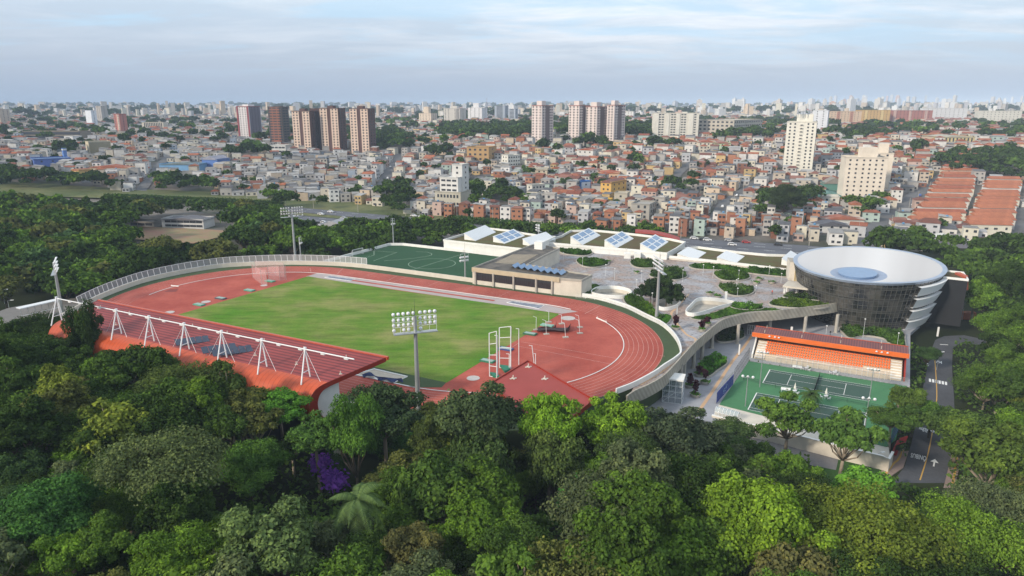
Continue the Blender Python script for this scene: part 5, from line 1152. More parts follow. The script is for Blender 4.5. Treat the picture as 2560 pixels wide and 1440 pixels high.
# totems and slim lamps
for i, (x, y, z, h, w_) in enumerate(((1814, 752, 0, 2.9, .7), (1692, 787, 0, 2.7, .35), (1960, 735, 0, 1.8, .6), (1847, 888, ZP, 3.0, .35), (1978, 832, ZP, 1.8, .6), (2343, 842, -8.6, 3.0, .5))):
    t_ = thing('sign_totem', 'white blank totem sign ' + ('beside the planted bed on the upper deck', 'on the orange band of the deck by the courtyards', 'left of the entrance porch', 'on the striped plaza by the court fence', 'behind the orange stand roof', 'on the lawn near the road bend')[i], 'sign', G(x, y, z), rad(-15), 'white totem signs')
    mb = MB(); mb.box((0, 0, .15), (w_, .22, h)); mb.build('panel', WHITE, t_, world=False); mb = MB(); mb.box((0, 0, 0), (w_ * .7, .3, .15)); mb.build('foot', DARK, t_, world=False)
lampspots = [(1408, 650, 632, 0), (1565, 640, 622, 0), (1550, 619, 611, 1.5), (1456, 667, 645, 0), (1502, 640, 622, 0), (1514, 690, 662, 0), (1706, 705, 675, 0), (1629, 770, 733, 0), (1843, 742, 721, 0), (1844, 720, 697, 0), (1840, 725, 700, 0), (1889, 735, 714, 0), (1922, 690, 665, 0), (1952, 708, 684, 0), (1782, 695, 667, 0), (1757, 690, 662, 0), (1846, 700, 676, 0), (1717, 750, 724, 0), (1603, 705, 678, 0), (2157, 845, 798, ZP), (2241, 875, 833, ZP), (2065, 835, 815, ZP), (1536, 700, 672, 0), (1590, 735, 700, 0)]
lms = [("the beige hall", 1320, 700), ("the deck floodlight", 1641, 720), ("the white totem", 1814, 740), ("the entrance tower", 1990, 690), ("the orange stand", 2080, 860), ("the middle solar shed", 1545, 600)]
LR = []
for x, y, yt, z in lampspots:
    p = G(x, y, z); h = max(2.5, AT(x, yt, p.y).z - z); t_ = thing('lamp_post', None, 'lamp post', p, 0, 'slim lamp posts on the decks'); mb = MB(); mb.tube((0, 0, 0), (0, 0, h), .05, .035, 5); mb.build('pole', WHITEM, t_, world=False)
    mb = MB(); mb.lathe([(.03, h - .1), (.26, h), (.26, h + .08), (.05, h + .22)], n=8); mb.build('lamp_head', WHITE, t_, world=False); LR.append([t_, 'slim white lamp post on the deck' if z > -5 else 'slim white lamp post on the lower plaza', x, y])
rank_labels(LR, lms, None)
# glass railing on the deck wall and low fences
mesh_fence('deck_railing', 'thin pale railing between the deck garden and the track wall', [(1440, 745), (1500, 751), (1565, 771), (1612, 794), (1650, 812)], 1.2, 1.0, 3, WHITEM, 2, alpha_mat('rail_glass', (.5, .55, .5), .18), 'railings')

# ------------------------------------------------------------------ athletics equipment
def frame(a, b_, h, lb, rungs=3, w_=.11):
    pass
cg = thing('throwing_cage', 'tall white ladder frames of the throwing cage on green bases', 'throwing cage', G(1250, 935))
for (x0, y0, t0), (x1, y1, t1) in ((((1224, 941, 833), (1242, 946, 828))), (((1249, 920, 819), (1277, 922, 816)))):
    a, b_ = G(x0, y0), G(x1, y1); za, zb = AT(x0, t0, a.y).z, AT(x1, t1, b_.y).z; mb = MB(); mb.tube(a, (a.x, a.y, za), .12, n=5); mb.tube(b_, (b_.x, b_.y, zb), .12, n=5)
    for k in range(5): f_ = k / 4; mb.tube(a + Vector((0, 0, za * f_ + .1 * (k == 0))), b_ + Vector((0, 0, zb * f_ + .1 * (k == 0))), .085, n=5)
    mb.build('ladder_frame', WHITEM, cg)
for x, y, t_, dx_ in ((1244, 945, 839, 0), (1275, 921, 818, 3), (1297, 912, 822, 0), (1336, 914, 864, -6), (1339, 914, 884, 0), (1273, 925, 885, 0)):
    a = G(x, y); mb = MB(); tp = AT(x + dx_, t_, a.y); mb.tube(a, tp, .11, .09, 6); mb.tube(tp, tp + Vector((-.7, .2, 0)), .07, n=4); mb.build('post', WHITEM, cg)
mb = MB(); GB = mat('green_base', (0.02, 0.17, 0.10), 0.6); P = [G(1225, 936), G(1232, 944), G(1250, 948), G(1243, 938)]; mb.prism([Vector((p.x, p.y, 0)) for p in P], .05, .6); mb.build('base', GB, cg)
mb = MB(); P = [G(1250, 917), G(1262, 933), G(1275, 928), G(1272, 920)]; mb.prism([Vector((p.x, p.y, 0)) for p in P], .05, .6); mb.build('base', GB, cg)
hc = thing('hammer_cage', 'ring of slim bent posts on grey weights around a collapsed dark net', 'throwing cage', G(1400, 825))
for x, y, xt, yt in ((1340, 825, 1341, 790), (1366, 836, 1364, 798), (1414, 844, 1411, 804), (1450, 834, 1446, 797), (1450, 819, 1446, 786), (1404, 810, 1404, 785), (1372, 806, 1372, 776)):
    a = G(x, y); b_ = AT(xt, yt, a.y); mb = MB(); k_ = a + (b_ - a) * .9; mb.path([a, k_, b_ + Vector((-.9, -.2, 0))], [.06, .06, .05], 5); mb.build('post', WHITEM, hc); mb = MB(); mb.box(a, (1.5, .9, .25), .3); mb.build('weight', CONC, hc)
BN = alpha_mat('dark_netting', (0.035, 0.025, 0.03), .85); mb = MB(); q = smooth([G(1343, 826, 1.3), G(1352, 826, .8), G(1375, 824, 1.0), G(1400, 827, 1.1), G(1415, 824, 1.0), G(1427, 808, 2.6)], 6)
lo = smooth([G(1342, 828, .05), G(1360, 829, .05), G(1385, 829, .05), G(1405, 829, .05), G(1420, 828, .05), G(1424, 824, .05)], 6); mb.strip(lo, q); mb.strip([p + Vector((0.5, 3.5, 0)) for p in lo], q)
q = smooth([G(1343, 820, .3), G(1365, 815, .6), G(1385, 818, .5), G(1391, 801, 2.0)], 6); mb.strip([Vector((p.x, p.y, .06)) for p in q], q); mb.build('net', BN, hc)
dc = thing('discus_cage', 'pale see-through netting cage on the far bend of the infield', 'throwing cage', G(672, 700)); NP_ = alpha_mat('pale_netting', (.62, .42, .42), .32)
for px in ([(632, 694), (655, 712), (668, 714)], [(672, 700), (700, 702), (716, 700)], [(640, 686), (690, 690), (712, 694)]):
    L_ = [G(x, y) for x, y in px]; mb = MB(); mb.strip(L_, [p + Vector((0, 0, 5.0 + .5 * math.sin(i))) for i, p in enumerate(L_)]); mb.build('net', NP_, dc)
    for p in L_: mb = MB(); mb.tube(p, p + Vector((0, 0, 5.4)), .06, n=4); mb.build('post', STEEL, dc)
for x, y, r, lb in ((1183, 946, 1.5, 'pale round throwing circle near the red corner roof'), (1420, 796, 2.1, 'grey round throwing circle beyond the dark netting'), (515, 755, 1.4, 'white round throwing circle at the grass corner on the far bend'), (424, 781, 1.4, 'white round throwing circle just past the red canopy edge'), (660, 714, 1.2, 'pale throwing circle inside the see-through cage')):
    t_ = thing('throwing_circle', lb, 'throwing circle', G(x, y), group='throwing circles'); mb = MB(); mb.lathe([(r, .06), (r, .1), (r * .93, .1), (r * .93, .085), (0, .085)], n=24); mb.build('ring', mat('circle_grey', (.5, .46, .44), .8, noise=.15, nscale=1), t_, world=False)
for x, y, c, lb in ((1325, 836, (.04, .14, .08), 'green crash mat beside the collapsed dark net'), (1219, 904, (.04, .2, .12), 'green mat at the lower corner of the grass'), (1265, 874, (.06, .09, .25), 'small dark blue mat behind the white ladder frames'), (498, 763, (.1, .35, .25), 'green mat by the grass corner on the far bend'), (624, 727, (.1, .35, .25), 'green mat along the far grass edge'), (675, 704, (.1, .4, .25), 'green mat in front of the see-through cage'), (552, 747, (.1, .1, .12), 'dark rounded cart beside the far grass edge'), (1368, 815, (.2, .45, .35), 'pale green mat half under the dark net')):
    t_ = thing('landing_mat', lb, 'mat', G(x, y), rad(-27)); t_.color = (1, 1, 1, 1); mb = MB(); mb.box((0, 0, .06), (3.6, 1.8, .35)); o = mb.build('cushion', mat('mat_vinyl', (1, 1, 1), .7, obj=True, noise=.2, nscale=1), t_, world=False, color=c); mb = MB(); mb.box((0, 0, .42), (3.0, 1.3, .03)); mb.build('cover', mat('mat_cover', (.3, .4, .36), .8), t_, world=False)
sp_ = thing('water_jump_pit', 'sunken reddish steeplechase pit with a white striped barrier on the far bend', 'water jump', G(432, 724)); mb = MB(); P = [G(x, y) for x, y in ((410, 730), (425, 723), (447, 722), (440, 730))]; mb.face([p + Vector((0, 0, .06)) for p in P]); mb.build('pit', mat('pit_red', (.22, .04, .03), .6), sp_)
mb = MB(); mb.hexa([v + Vector((0, 0, .7)) for v in (G(428, 720), G(447, 722), G(447, 721.4), G(428, 719.4))], [v + Vector((0, 0, 1.0)) for v in (G(428, 720), G(447, 722), G(447, 721.4), G(428, 719.4))]); mb.build('barrier', WHITE, sp_)
hd = thing('steeple_rail', 'short white striped rail standing on the right bend of the track', 'barrier', G(1505, 802)); mb = MB(); mb.wall([G(1491, 795.5, .75), G(1517, 807, .75)], .3, .2); mb.build('beam', WHITE, hd)
mb = MB(); [mb.tube(G(x, y), G(x, y) + Vector((0, 0, .8)), .06, n=4) for x, y in ((1493, 796.4), (1515, 806))]; mb.build('leg', WHITEM, hd)

# ------------------------------------------------------------------ service road on the east side, with its writing
ZG = -9.46
road = [G(x, y, ZG) for x, y in ((2225, 1215), (2262, 1165), (2278, 1110), (2292, 1050), (2305, 980), (2318, 920), (2330, 870), (2338, 850), (2360, 840), (2410, 838), (2470, 850), (2560, 850), (2560, 870), (2470, 866), (2400, 858), (2382, 870), (2380, 920), (2384, 980), (2388, 1050), (2385, 1110), (2372, 1165), (2360, 1240))]
sheet('service_road', road, ZG, ASPH)
sheet('service_pavement', [G(x, y, ZG) for x, y in ((2372, 1165), (2386, 1105), (2402, 1110), (2398, 1170), (2385, 1230), (2355, 1235))], ZG + .12, mat('pink_paving', (0.30, 0.22, 0.19), 0.9, noise=.2, nscale=.4), th=.2)
sheet('bus_pavement', [G(x, y, ZG) for x, y in ((2218, 1160), (2240, 1128), (2272, 1128), (2258, 1170), (2215, 1200), (2195, 1190))], ZG + .12, MATS['pink_paving'], th=.2)
sheet('driveway', [G(x, y, ZG) for x, y in ((1740, 1060), (1782, 1046), (1900, 1080), (2010, 1108), (2100, 1130), (2090, 1175), (1960, 1150), (1880, 1120), (1560, 1120), (1300, 1090), (1060, 1085), (1060, 1060), (1300, 1062), (1560, 1085), (1700, 1085))], ZG, mat('grey_driveway', (0.20, 0.19, 0.19), .9, noise=.25, nscale=.15, fine=.1))
sheet('lawn', [G(x, y, ZG) for x, y in ((2040, 1160), (2100, 1132), (2225, 1160), (2222, 1215), (2120, 1240), (2030, 1230))], ZG - .01, mat('lawn_green', (0.03, 0.085, 0.012), .95, noise=.25, nscale=.3, fine=.2))
mb = MB()
bandp([(2300, 1200), (2318, 1142), (2330, 1085), (2338, 1030), (2342, 990), (2340, 940), (2337, 900)], .22, ZG + .02, mb)
bandp([(2378, 1225), (2388, 1175), (2393, 1130)], .4, ZG + .13, mb); bandp([(2212, 1188), (2233, 1160), (2246, 1148), (2258, 1124)], .4, ZG + .13, mb)
tag(mb.build('yellow_markings', YEL), kind='structure')
mb = MB()
for k in range(6):
    x = 2322 + k * 8; y = 946 + k * 1.6; P = [G(x, y, ZG + .02), G(x + 5.5, y + 1, ZG + .02), G(x + 6, y + 9, ZG + .02), G(x + .5, y + 8, ZG + .02)]; mb.face(P[::-1])
def arrow(x, y, s, rev=1):
    p = G(x, y, ZG + .02); d = (G(2330, 1085, ZG) - G(2318, 1142, ZG)); d.z = 0; d.normalize(); n_ = Vector((d.y, -d.x, 0)); d *= rev
    for l in ([p - n_ * .14 * s, p + n_ * .14 * s, p + n_ * .14 * s + d * 2.0 * s, p - n_ * .14 * s + d * 2.0 * s], [p - n_ * .75 * s + d * 2.0 * s, p + n_ * .75 * s + d * 2.0 * s, p + d * 3.6 * s]): mb.face([q for q in l])
arrow(2334, 1166, 1.0); arrow(2360, 1080, 1.0); arrow(2334, 1070, .8, -1)
mb.face([G(2319, 908, ZG + .02), G(2323, 912, ZG + .02), G(2319.5, 916, ZG + .02), G(2315.5, 912, ZG + .02)][::-1]); bandp([(2350, 861), (2370, 862)], .5, ZG + .02, mb); bandp([(2312, 1020), (2342, 1027)], .35, ZG + .02, mb)
tag(mb.build('white_markings', LINE), kind='structure')
def writing(txt, pl, pr_, hgt, lb, flip=True):
    a, b_ = G(*pl, ZG + .025), G(*pr_, ZG + .025); c = bpy.data.curves.new('road_writing', 'FONT'); c.body = txt; c.size = 1; c.align_x = 'CENTER'; c.align_y = 'CENTER'; c.offset = 0.02; c.materials.append(LINE)
    o = bpy.data.objects.new('road_writing', c); COL.objects.link(o); o.location = (a + b_) / 2; w_ = (b_ - a).length; o.rotation_euler = (0, 0, math.atan2((b_ - a).y, (b_ - a).x) + (math.pi if flip else 0))
    bpy.context.view_layer.update(); o.scale = (w_ / max(o.dimensions.x, .1), hgt, 1); tag(o, lb, 'road marking', kind='structure')
writing('\u00d4NIBUS', (2277, 1137), (2316, 1146), 3.0, 'white road lettering'); writing('30m', (2298, 1070), (2322, 1077), 3.0, 'white road lettering'); writing('PA', (2341, 904), (2356, 907), 3.2, 'white road lettering', False)
bs = thing('bus_shelter', 'curved red bus shelter on pink paving at the corner of the courts', 'bus shelter', G(2240, 1150, ZG)); a, b_ = G(2229, 1146, ZG + .1), G(2258, 1138, ZG + .1)
d = (b_ - a); d.z = 0; v = G(2240, 1128, ZG) - G(2232, 1146, ZG); v.z = 0; v = v * .9; prof_ = [(0, 0, 0), (-.02, 0, 1.3), (.02, 0, 2.2), (.14, 0, 2.75), (.35, 0, 2.95), (1.0, 0, 3.0)]; P = [a + d * p_[0] + Vector((0, 0, p_[2])) for p_ in prof_]
P = smooth(P, 4); REDP = mat('red_paint', (0.42, 0.035, 0.03), 0.45); mb = MB(); mb.strip(P, [p + v for p in P]); mb.strip([p + v + Vector((.08, 0, -.12)) for p in P], [p + Vector((.08, 0, -.12)) for p in P]); mb.strip([p + Vector((.08, 0, -.12)) for p in P], P); mb.build('shell', REDP, bs)
mb = MB(); [mb.tube(q + Vector((0, 0, -.1)), q + Vector((0, 0, 3.0)), .06, n=5) for q in (b_ - d * .1, b_ - d * .1 + v)]; mb.build('pole', STEEL, bs); mb = MB(); q = a + d * .25 + v * .5; mb.box(q + Vector((0, 0, .3)), (.5, 2.4, .12), math.atan2(v.y, v.x) - math.pi / 2); mb.build('bench', REDP, bs)
# ------------------------------------------------------------------ highway and streets
def strip_on(name, pts, w, m, dz=0.25, kind='structure', step=12, world=False):
    P = [T(x, y) for x, y in pts] if not world else pts
    P = smooth([Vector((p.x, p.y, 0)) for p in P], 8); P = resample(P, step); A_, B_ = [], []
    for i, p in enumerate(P):
        d = (P[min(i + 1, len(P) - 1)] - P[max(i - 1, 0)]); d.normalize(); n_ = Vector((-d.y, d.x, 0)) * w / 2
        for l, q in ((A_, p + n_), (B_, p - n_)): l.append(Vector((q.x, q.y, max(H(q.x, q.y), H(p.x, p.y)) + dz)))
    mb = MB(); mb.strip(B_, A_); o = mb.build(name, m); tag(o, kind=kind); return [(p.x, p.y) for p in P]
VERGE = mat('verge_grass', (0.085, 0.12, 0.035), 0.95, noise=.3, nscale=.03, col2=(0.15, 0.15, 0.06), fine=.2)
HASPH = mat('highway_asphalt', (0.12, 0.125, 0.145), 0.9, noise=.15, nscale=.05)
L_hw1 = [(560, 508), (680, 520), (900, 540), (1080, 556), (1290, 574), (1480, 590), (1700, 604), (1990, 622), (2200, 640)]
L_hw2 = [(560, 530), (690, 541), (860, 556), (1080, 572), (1290, 588), (1480, 604), (1700, 618), (1960, 636), (2200, 655)]
strip_on('highway_verge', [(-300, 452), (0, 470), (250, 484), (480, 492), (700, 506), (900, 520), (1080, 534), (1230, 548)], 46, VERGE, .2)
hw1 = strip_on('highway', L_hw1, 15, HASPH, .45); hw2 = strip_on('highway', L_hw2, 14, HASPH, .45)
strip_on('median_verge', [(560, 519), (690, 531), (900, 549), (1080, 565)], 8, VERGE, .38)
for L_, n_ in ((hw1, 'a'), (hw2, 'b')):
    mb = MB()
    for off in (-3.2, 3.2):
        for i in range(0, len(L_) - 1, 1):
            a, b_ = Vector((*L_[i], 0)), Vector((*L_[i + 1], 0)); d = (b_ - a).normalized(); m_ = Vector((-d.y, d.x, 0)); p = a + m_ * off; q = p + d * 5; z_ = max(H(p.x, p.y), H(q.x, q.y)) + .55
            mb.face([(p - m_ * .14)[:2] + (z_,), (q - m_ * .14)[:2] + (z_,), (q + m_ * .14)[:2] + (z_,), (p + m_ * .14)[:2] + (z_,)])
    tag(mb.build('lane_dashes', LINE), kind='structure')
STREET = mat('street_asphalt', (0.13, 0.13, 0.135), 0.9, noise=.2, nscale=.1)
street_px = [([(1002, 384), (985, 410), (968, 440), (955, 470), (945, 495)], 10), ([(2400, 420), (2335, 460), (2280, 500), (2215, 555), (2170, 612), (2150, 640)], 13), ([(1960, 425), (1905, 455), (1860, 480), (1820, 505), (1800, 535), (1790, 560)], 10),
             ([(420, 392), (395, 420), (365, 460), (345, 485)], 8), ([(1760, 500), (1700, 470), (1690, 440), (1740, 400)], 8), ([(1240, 545), (1300, 500), (1350, 470)], 6), ([(2555, 520), (2520, 620)], 14), ([(1150, 520), (1180, 470), (1200, 440)], 7)]
streets = [strip_on('street', s, w, STREET, .3, step=10) for s, w in street_px]
YARD = mat('bare_earth', (0.36, 0.20, 0.14), .95, noise=.2, nscale=.1, col2=(.22, .2, .1))
strip_on('dirt_yard', [(300, 582), (400, 586), (500, 592), (590, 600)], 34, YARD, .45)
# ------------------------------------------------------------------ large buildings of the city
WALLC = mat('wall_paint', (1, 1, 1), .8, obj=True, noise=.14, nscale=.15, fine=.05, spec=.15)
ROOFC = wave_mat('roof_tiles', (0, 0, 0), (.72, .7, .7), .9, 'X', .85, obj=True, noise=.3, nscale=.25, sharp=(.35, .65))
SHEETC = wave_mat('roof_sheet', (0, 0, 0), (.8, .8, .8), 1.2, 'X', .7, obj=True, noise=.25, nscale=.2)
WIN = mat('window_glass', (.035, .04, .05), .25, spec=.6)
wb = MB(); wb.box((0, 0, 0), (1, .16, 1)); WINM = wb.mesh('window', False, [WIN])
wb = MB(); wb.box((0, 0, 0), (1.15, .5, .9), mi=1); wb.box((0, -.28, .2), (.8, .06, .6), mi=0); BALM = wb.mesh('balcony', False, [WIN, WALLC])
def put(me, name, parent, p, rz, sc, color=None):
    o = bpy.data.objects.new(name, me); COL.objects.link(o); o.parent = parent; o.location = p; o.rotation_euler = (0, 0, rz); o.scale = sc
    if color: o.color = (*color, 1)
    return o
FOOT = []                                      # footprints of the named buildings: centre, radius
BIG = []; FIT = True
def tower(lb, xl, xc, xr, yb, yt, Y, al, col, floors, wl, wr, name='apartment_tower', boxes=(), roofc=None, side=None, stripe=None, group='apartment towers of the city', topc=None, bal=None, wh=1.25, ww=1.3, lim=100, depth=None, cat='building', gable=None):
    """xl, xc, xr: left edge, near corner and right edge in the picture; yb, yt: foot and top of the near corner; Y distance; al: turn"""
    Y = T(xc, yb).y if FIT else Y
    c = AT(xc, yb, Y); top = AT(xc, yt, Y).z; al = rad(al); wL = (xc - xl) / F * Y / math.cos(al) if xc > xl else 4; wR = (xr - xc) / F * Y / max(.12, math.sin(al)) if xr > xc else (depth or 12)
    if depth: wR = depth
    z0 = min(c.z, H(c.x, c.y)) - 4; h = top - c.z
    t_ = thing(name, lb, cat, (c.x, c.y, c.z), math.pi - al if False else -al, group)
    # local frame: near corner at origin, left face runs along -x at y=0, right face runs along +y at x=0
    mb = MB(); P = [(-wL, 0), (0, 0), (0, wR), (-wL, wR)]
    mb.prism([Vector((*p, 0)) for p in P], z0 - c.z, h); mb.build('walls', WALLC, t_, world=False, color=col)
    if topc:
        zz = h * (1 - topc[0]); mb = MB(); e = .12; mb.prism([Vector((x, y, 0)) for x, y in ((-wL - e, -e), (e, -e), (e, wR + e), (-wL - e, wR + e))], zz, h + .3); mb.build('crown_band', WALLC, t_, world=False, color=topc[1])
    mb = MB(); e = .15; mb.wall([Vector((x, y, h)) for x, y in P], .9, .35, closed=True); mb.build('roof_parapet', WALLC, t_, world=False, color=roofc or tuple(v * .8 for v in col))
    for bx, by, bw, bd, bh in boxes: mb = MB(); mb.box((-wL * bx, wR * by, h), (wL * bw, wR * bd, bh)); mb.build('roof_box', WALLC, t_, world=False, color=col)
    for sx, sw, sc_, pr_ in (stripe or ()):
        mb = MB(); mb.box((-wL * sx, -.2, z0 - c.z), (wL * sw, pr_ * 2, h - z0 + c.z - .02)); mb.build('facade_bay', WALLC, t_, world=False, color=sc_)
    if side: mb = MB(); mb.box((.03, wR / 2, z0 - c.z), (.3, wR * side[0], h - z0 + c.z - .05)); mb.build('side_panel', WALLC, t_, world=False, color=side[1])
    fh = h / floors; W_ = []
    for f in range(floors):
        z_ = fh * f + fh * .38
        for u_ in wl: W_.append((-wL * u_, -.06, z_, 0))
        for u_ in wr: W_.append((.06, wR * u_, z_, math.pi / 2))
    W_.sort(key=lambda q: q[3])
    pr_ = max([s[3] for s in (stripe or ())] + [0])
    for x_, y_, z_, r_ in W_[:lim]:
        oy = 0
        for sx, sw, sc_, sp2 in (stripe or ()):
            if r_ == 0 and abs(-x_ / wL - sx) < sw / 2: oy = -.2 - sp2 + .1
        put(WINM, 'window', t_, (x_ + (.16 if side and r_ else 0), y_ + oy, z_), r_, (ww, 1, wh))
    if len(W_) > lim:
        mb = MB()
        for x_, y_, z_, r_ in W_[lim:]: mb.box((x_ + (.2 if side and r_ else .05), y_, z_), (ww if not r_ else .16, .16 if not r_ else ww, wh))
        o = mb.build('windows', WIN, t_, world=False); o['kind'] = 'stuff'
    if bal:
        for f in range(floors):
            for u_ in bal: put(BALM, 'balcony', t_, (-wL * u_, -.35, fh * f + fh * .1), 0, (2.2, 1.6, 1.1), tuple(v * .85 for v in col))
    if gable:
        mb = MB(); g0, g1 = (-wL - .6, -.6, h), (.6, -.6, h); g2, g3 = (.6, wR + .6, h), (-wL - .6, wR + .6, h); r0, r1 = (-wL / 2, -.6, h + gable[0]), (-wL / 2, wR + .6, h + gable[0])
        mb.face([g0, g1, r0]); mb.face([g1, g2, r1, r0]); mb.face([g3, g0, r0, r1]); mb.face([g2, g3, r1]); mb.build('roof', SHEETC, t_, world=False, color=gable[1])
    m_ = Vector((c.x, c.y, 0)); ca, sa = math.cos(-al), math.sin(-al)
    FOOT.append(([(c.x + ca * x - sa * y, c.y + sa * x + ca * y) for x, y in ((-wL - 3, -3), (3, -3), (3, wR + 3), (-wL - 3, wR + 3))])); BIG.append((xl - 1, xr + 1, yt, yb, Y))
    return t_
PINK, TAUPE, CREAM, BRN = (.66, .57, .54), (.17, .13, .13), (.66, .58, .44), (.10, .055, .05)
gp = [.1, .3, .5, .7, .88]
for i, (xl, xc, xr, yt) in enumerate(((1330, 1353.5, 1384, 265), (1422.5, 1446, 1476, 265), (1464.5, 1490, 1521, 268), (1517, 1533, 1566, 264))):
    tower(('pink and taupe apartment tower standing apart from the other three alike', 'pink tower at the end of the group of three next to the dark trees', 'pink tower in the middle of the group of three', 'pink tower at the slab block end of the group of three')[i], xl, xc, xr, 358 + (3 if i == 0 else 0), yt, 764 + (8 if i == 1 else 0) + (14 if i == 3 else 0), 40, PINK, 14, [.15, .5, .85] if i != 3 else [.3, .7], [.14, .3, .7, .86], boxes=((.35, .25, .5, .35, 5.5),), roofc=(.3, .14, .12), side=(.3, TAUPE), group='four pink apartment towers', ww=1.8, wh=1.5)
brw = [.12, .30, .70, .88]
for i, (xl, xc, xr, yb, yt, fl) in enumerate(((735, 781, 786, 380, 279, 15), (804, 852, 865, 380, 272, 16), (878, 926, 936, 386, 273, 16))):
    tower(('brown and cream tower, the one nearest the brick tower frame', 'brown and cream tower, widest and in the middle of the three', 'brown and cream tower beside the dark wood, apart from the other two')[i], xl, xc, xr, yb, yt, 725, 10, (.12, .07, .065), fl, brw, [.3, .7], boxes=((.5, .4, .3, .4, 3.2),), stripe=((.22, .38, (.66, .50, .40), .35), (.79, .38, (.66, .50, .40), .35)), topc=(.235 if i else .2, BRN), group='brown and cream apartment towers', depth=19, ww=1.7, wh=1.5)
tower('dark brown recessed tower joining the two closer brown and cream towers', 781, 805, 806, 376, 273, 745, 10, (.10, .065, .065), 15, [.25, .75], [], depth=14, topc=(.2, BRN), group='brown and cream apartment towers')
tower('unfinished brick and concrete tower frame on a white base', 675, 711, 720, 366, 268, 800, 12, (.10, .085, .08), 15, [.18, .5, .82], [.3, .7], boxes=((.4, .4, .5, .4, 1.5),), stripe=((.5, .7, (.26, .11, .07), .5),), ww=4.6, wh=1.35, depth=16, group='x tower')
tower('white podium with a band of dark windows below the brick tower frame', 668, 715, 722, 384, 365, 770, 8, (.6, .6, .58), 2, [.12, .3, .5, .7, .88], [], ww=3.2, wh=1.6, depth=14, name='podium_building')
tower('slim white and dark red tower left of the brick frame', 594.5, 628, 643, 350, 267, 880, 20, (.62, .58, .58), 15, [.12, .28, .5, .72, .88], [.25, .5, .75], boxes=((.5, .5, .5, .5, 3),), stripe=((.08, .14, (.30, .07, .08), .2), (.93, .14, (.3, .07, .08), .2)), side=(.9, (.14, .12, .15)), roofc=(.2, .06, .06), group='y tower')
tower('tall cream tower with balconies and a roof box full of antennas', 1967, 2029, 2057, 432, 307, 585, 24, (.70, .67, .59), 15, [.12, .28, .72, .88], [.3, .6], boxes=((.42, .4, .55, .4, 6.5),), side=(.15, (.5, .47, .42)), bal=[.5], group='z tower', lim=100)
tower('cream twin block, the lower half facing the street corner', 2114, 2206, 2222, 505, 397, 460, 14, (.70, .62, .52), 10, [.12, .27, .42, .57, .74, .9], [.5], boxes=((.45, .35, .4, .5, 7),), group='cream twin block', ww=1.1, wh=1.1)
tower('cream twin block, the half set back behind with the higher roof box', 2180, 2222, 2249, 478, 386, 478, 22, (.68, .60, .50), 11, [.3, .7], [.2, .4, .6, .8], boxes=((.5, .35, .5, .4, 7),), group='cream twin block')
tower('wide off-white balcony slab between the pink towers and the school', 1635, 1744, 1752, 347, 284, 770, 8, (.64, .61, .54), 10, [.08, .3, .36, .52, .58, .78, .84], [.5], boxes=((.3, .5, .1, .4, 2),), stripe=((.17, .1, (.68, .65, .58), .6), (.45, .08, (.68, .65, .58), .6), (.68, .08, (.68, .65, .58), .6), (.93, .12, (.68, .65, .58), .6)), group='p', ww=2.4, wh=1.3, depth=14)
tower('long grey beige school block with rows of dark windows', 1752, 1832, 1950, 348, 302, 800, 40, (.46, .42, .36), 5, [.06 + .11 * i for i in range(9)], [.04 + .066 * i for i in range(15)], name='school_block', group='q', ww=3.0, wh=1.9, lim=100)
tower('white slender tower behind the tall cream one', 2035, 2065, 2077, 334, 277, 760, 30, (.62, .64, .68), 10, [.3, .7], [.3, .7], group='r')
tower('cream apartment row stretching before the far skyline', 2075, 2150, 2156, 318, 279, 1080, 8, (.56, .42, .30), 8, [.1 * i for i in range(1, 10)], [], depth=16, group='s', stripe=((.3, .1, (.4, .2, .14), .4), (.7, .1, (.4, .2, .14), .4)))
tower('mustard yellow apartment row beside the red one', 2148, 2222, 2228, 310, 276, 1090, 6, (.50, .32, .12), 8, [.1 * i for i in range(1, 10)], [], depth=16, group='s2', stripe=((.25, .08, (.6, .45, .2), .5), (.75, .08, (.6, .45, .2), .5)))
tower('brick red apartment row at the end of the mustard one', 2226, 2328, 2334, 308, 277, 1100, 6, (.34, .13, .10), 8, [.08 * i for i in range(1, 12)], [], depth=16, group='s3', stripe=((.15, .06, (.5, .33, .28), .5), (.5, .06, (.5, .33, .28), .5), (.85, .06, (.5, .33, .28), .5)))
tower('broad white block beyond the brick red apartment row', 2315, 2415, 2420, 302, 271, 1200, 6, (.6, .6, .6), 7, [.1 * i for i in range(1, 10)], [], depth=20, group='s4')
tower('off-white block with ribbon windows near the right skyline end', 2458, 2550, 2560, 312, 278, 1150, 10, (.58, .56, .5), 6, [.09 * i for i in range(1, 11)], [], depth=20, group='s5')
tower('small white tower just right of the pink group', 1566, 1583, 1588, 302, 279, 1150, 20, (.64, .64, .62), 6, [.3, .7], [.5], group='s6')
tower('peach tower with an orange pointed lift shaft', 1047, 1078, 1090, 312, 284, 1300, 25, (.62, .52, .42), 8, [.15, .4, .65, .85], [.4, .7], boxes=((.5, .4, .4, .4, 13),), group='s7')
tower('grey and beige tower right of the peach tower', 1110, 1150, 1163, 314, 272, 1250, 20, (.52, .49, .45), 12, [.1, .3, .7, .9], [.5], boxes=((.5, .5, .4, .4, 5),), group='s8', stripe=((.15, .2, (.28, .27, .26), .3),))
tower('white stepped tower with a spire near the radio mast', 1170, 1205, 1217, 306, 270, 1500, 25, (.64, .63, .64), 12, [.2, .5, .8], [.4, .7], boxes=((.5, .4, .4, .4, 10),), group='s9')
tower('blue grey glass office block with floor bands', 1237, 1262, 1271, 304, 265, 1600, 18, (.34, .38, .44), 14, [.5], [.5], ww=14, wh=1.2, group='s10')
tower('lower blue grey office block beside the taller one', 1271, 1288, 1295, 306, 273, 1620, 18, (.36, .4, .46), 10, [.5], [.5], ww=9, wh=1.2, group='s11')
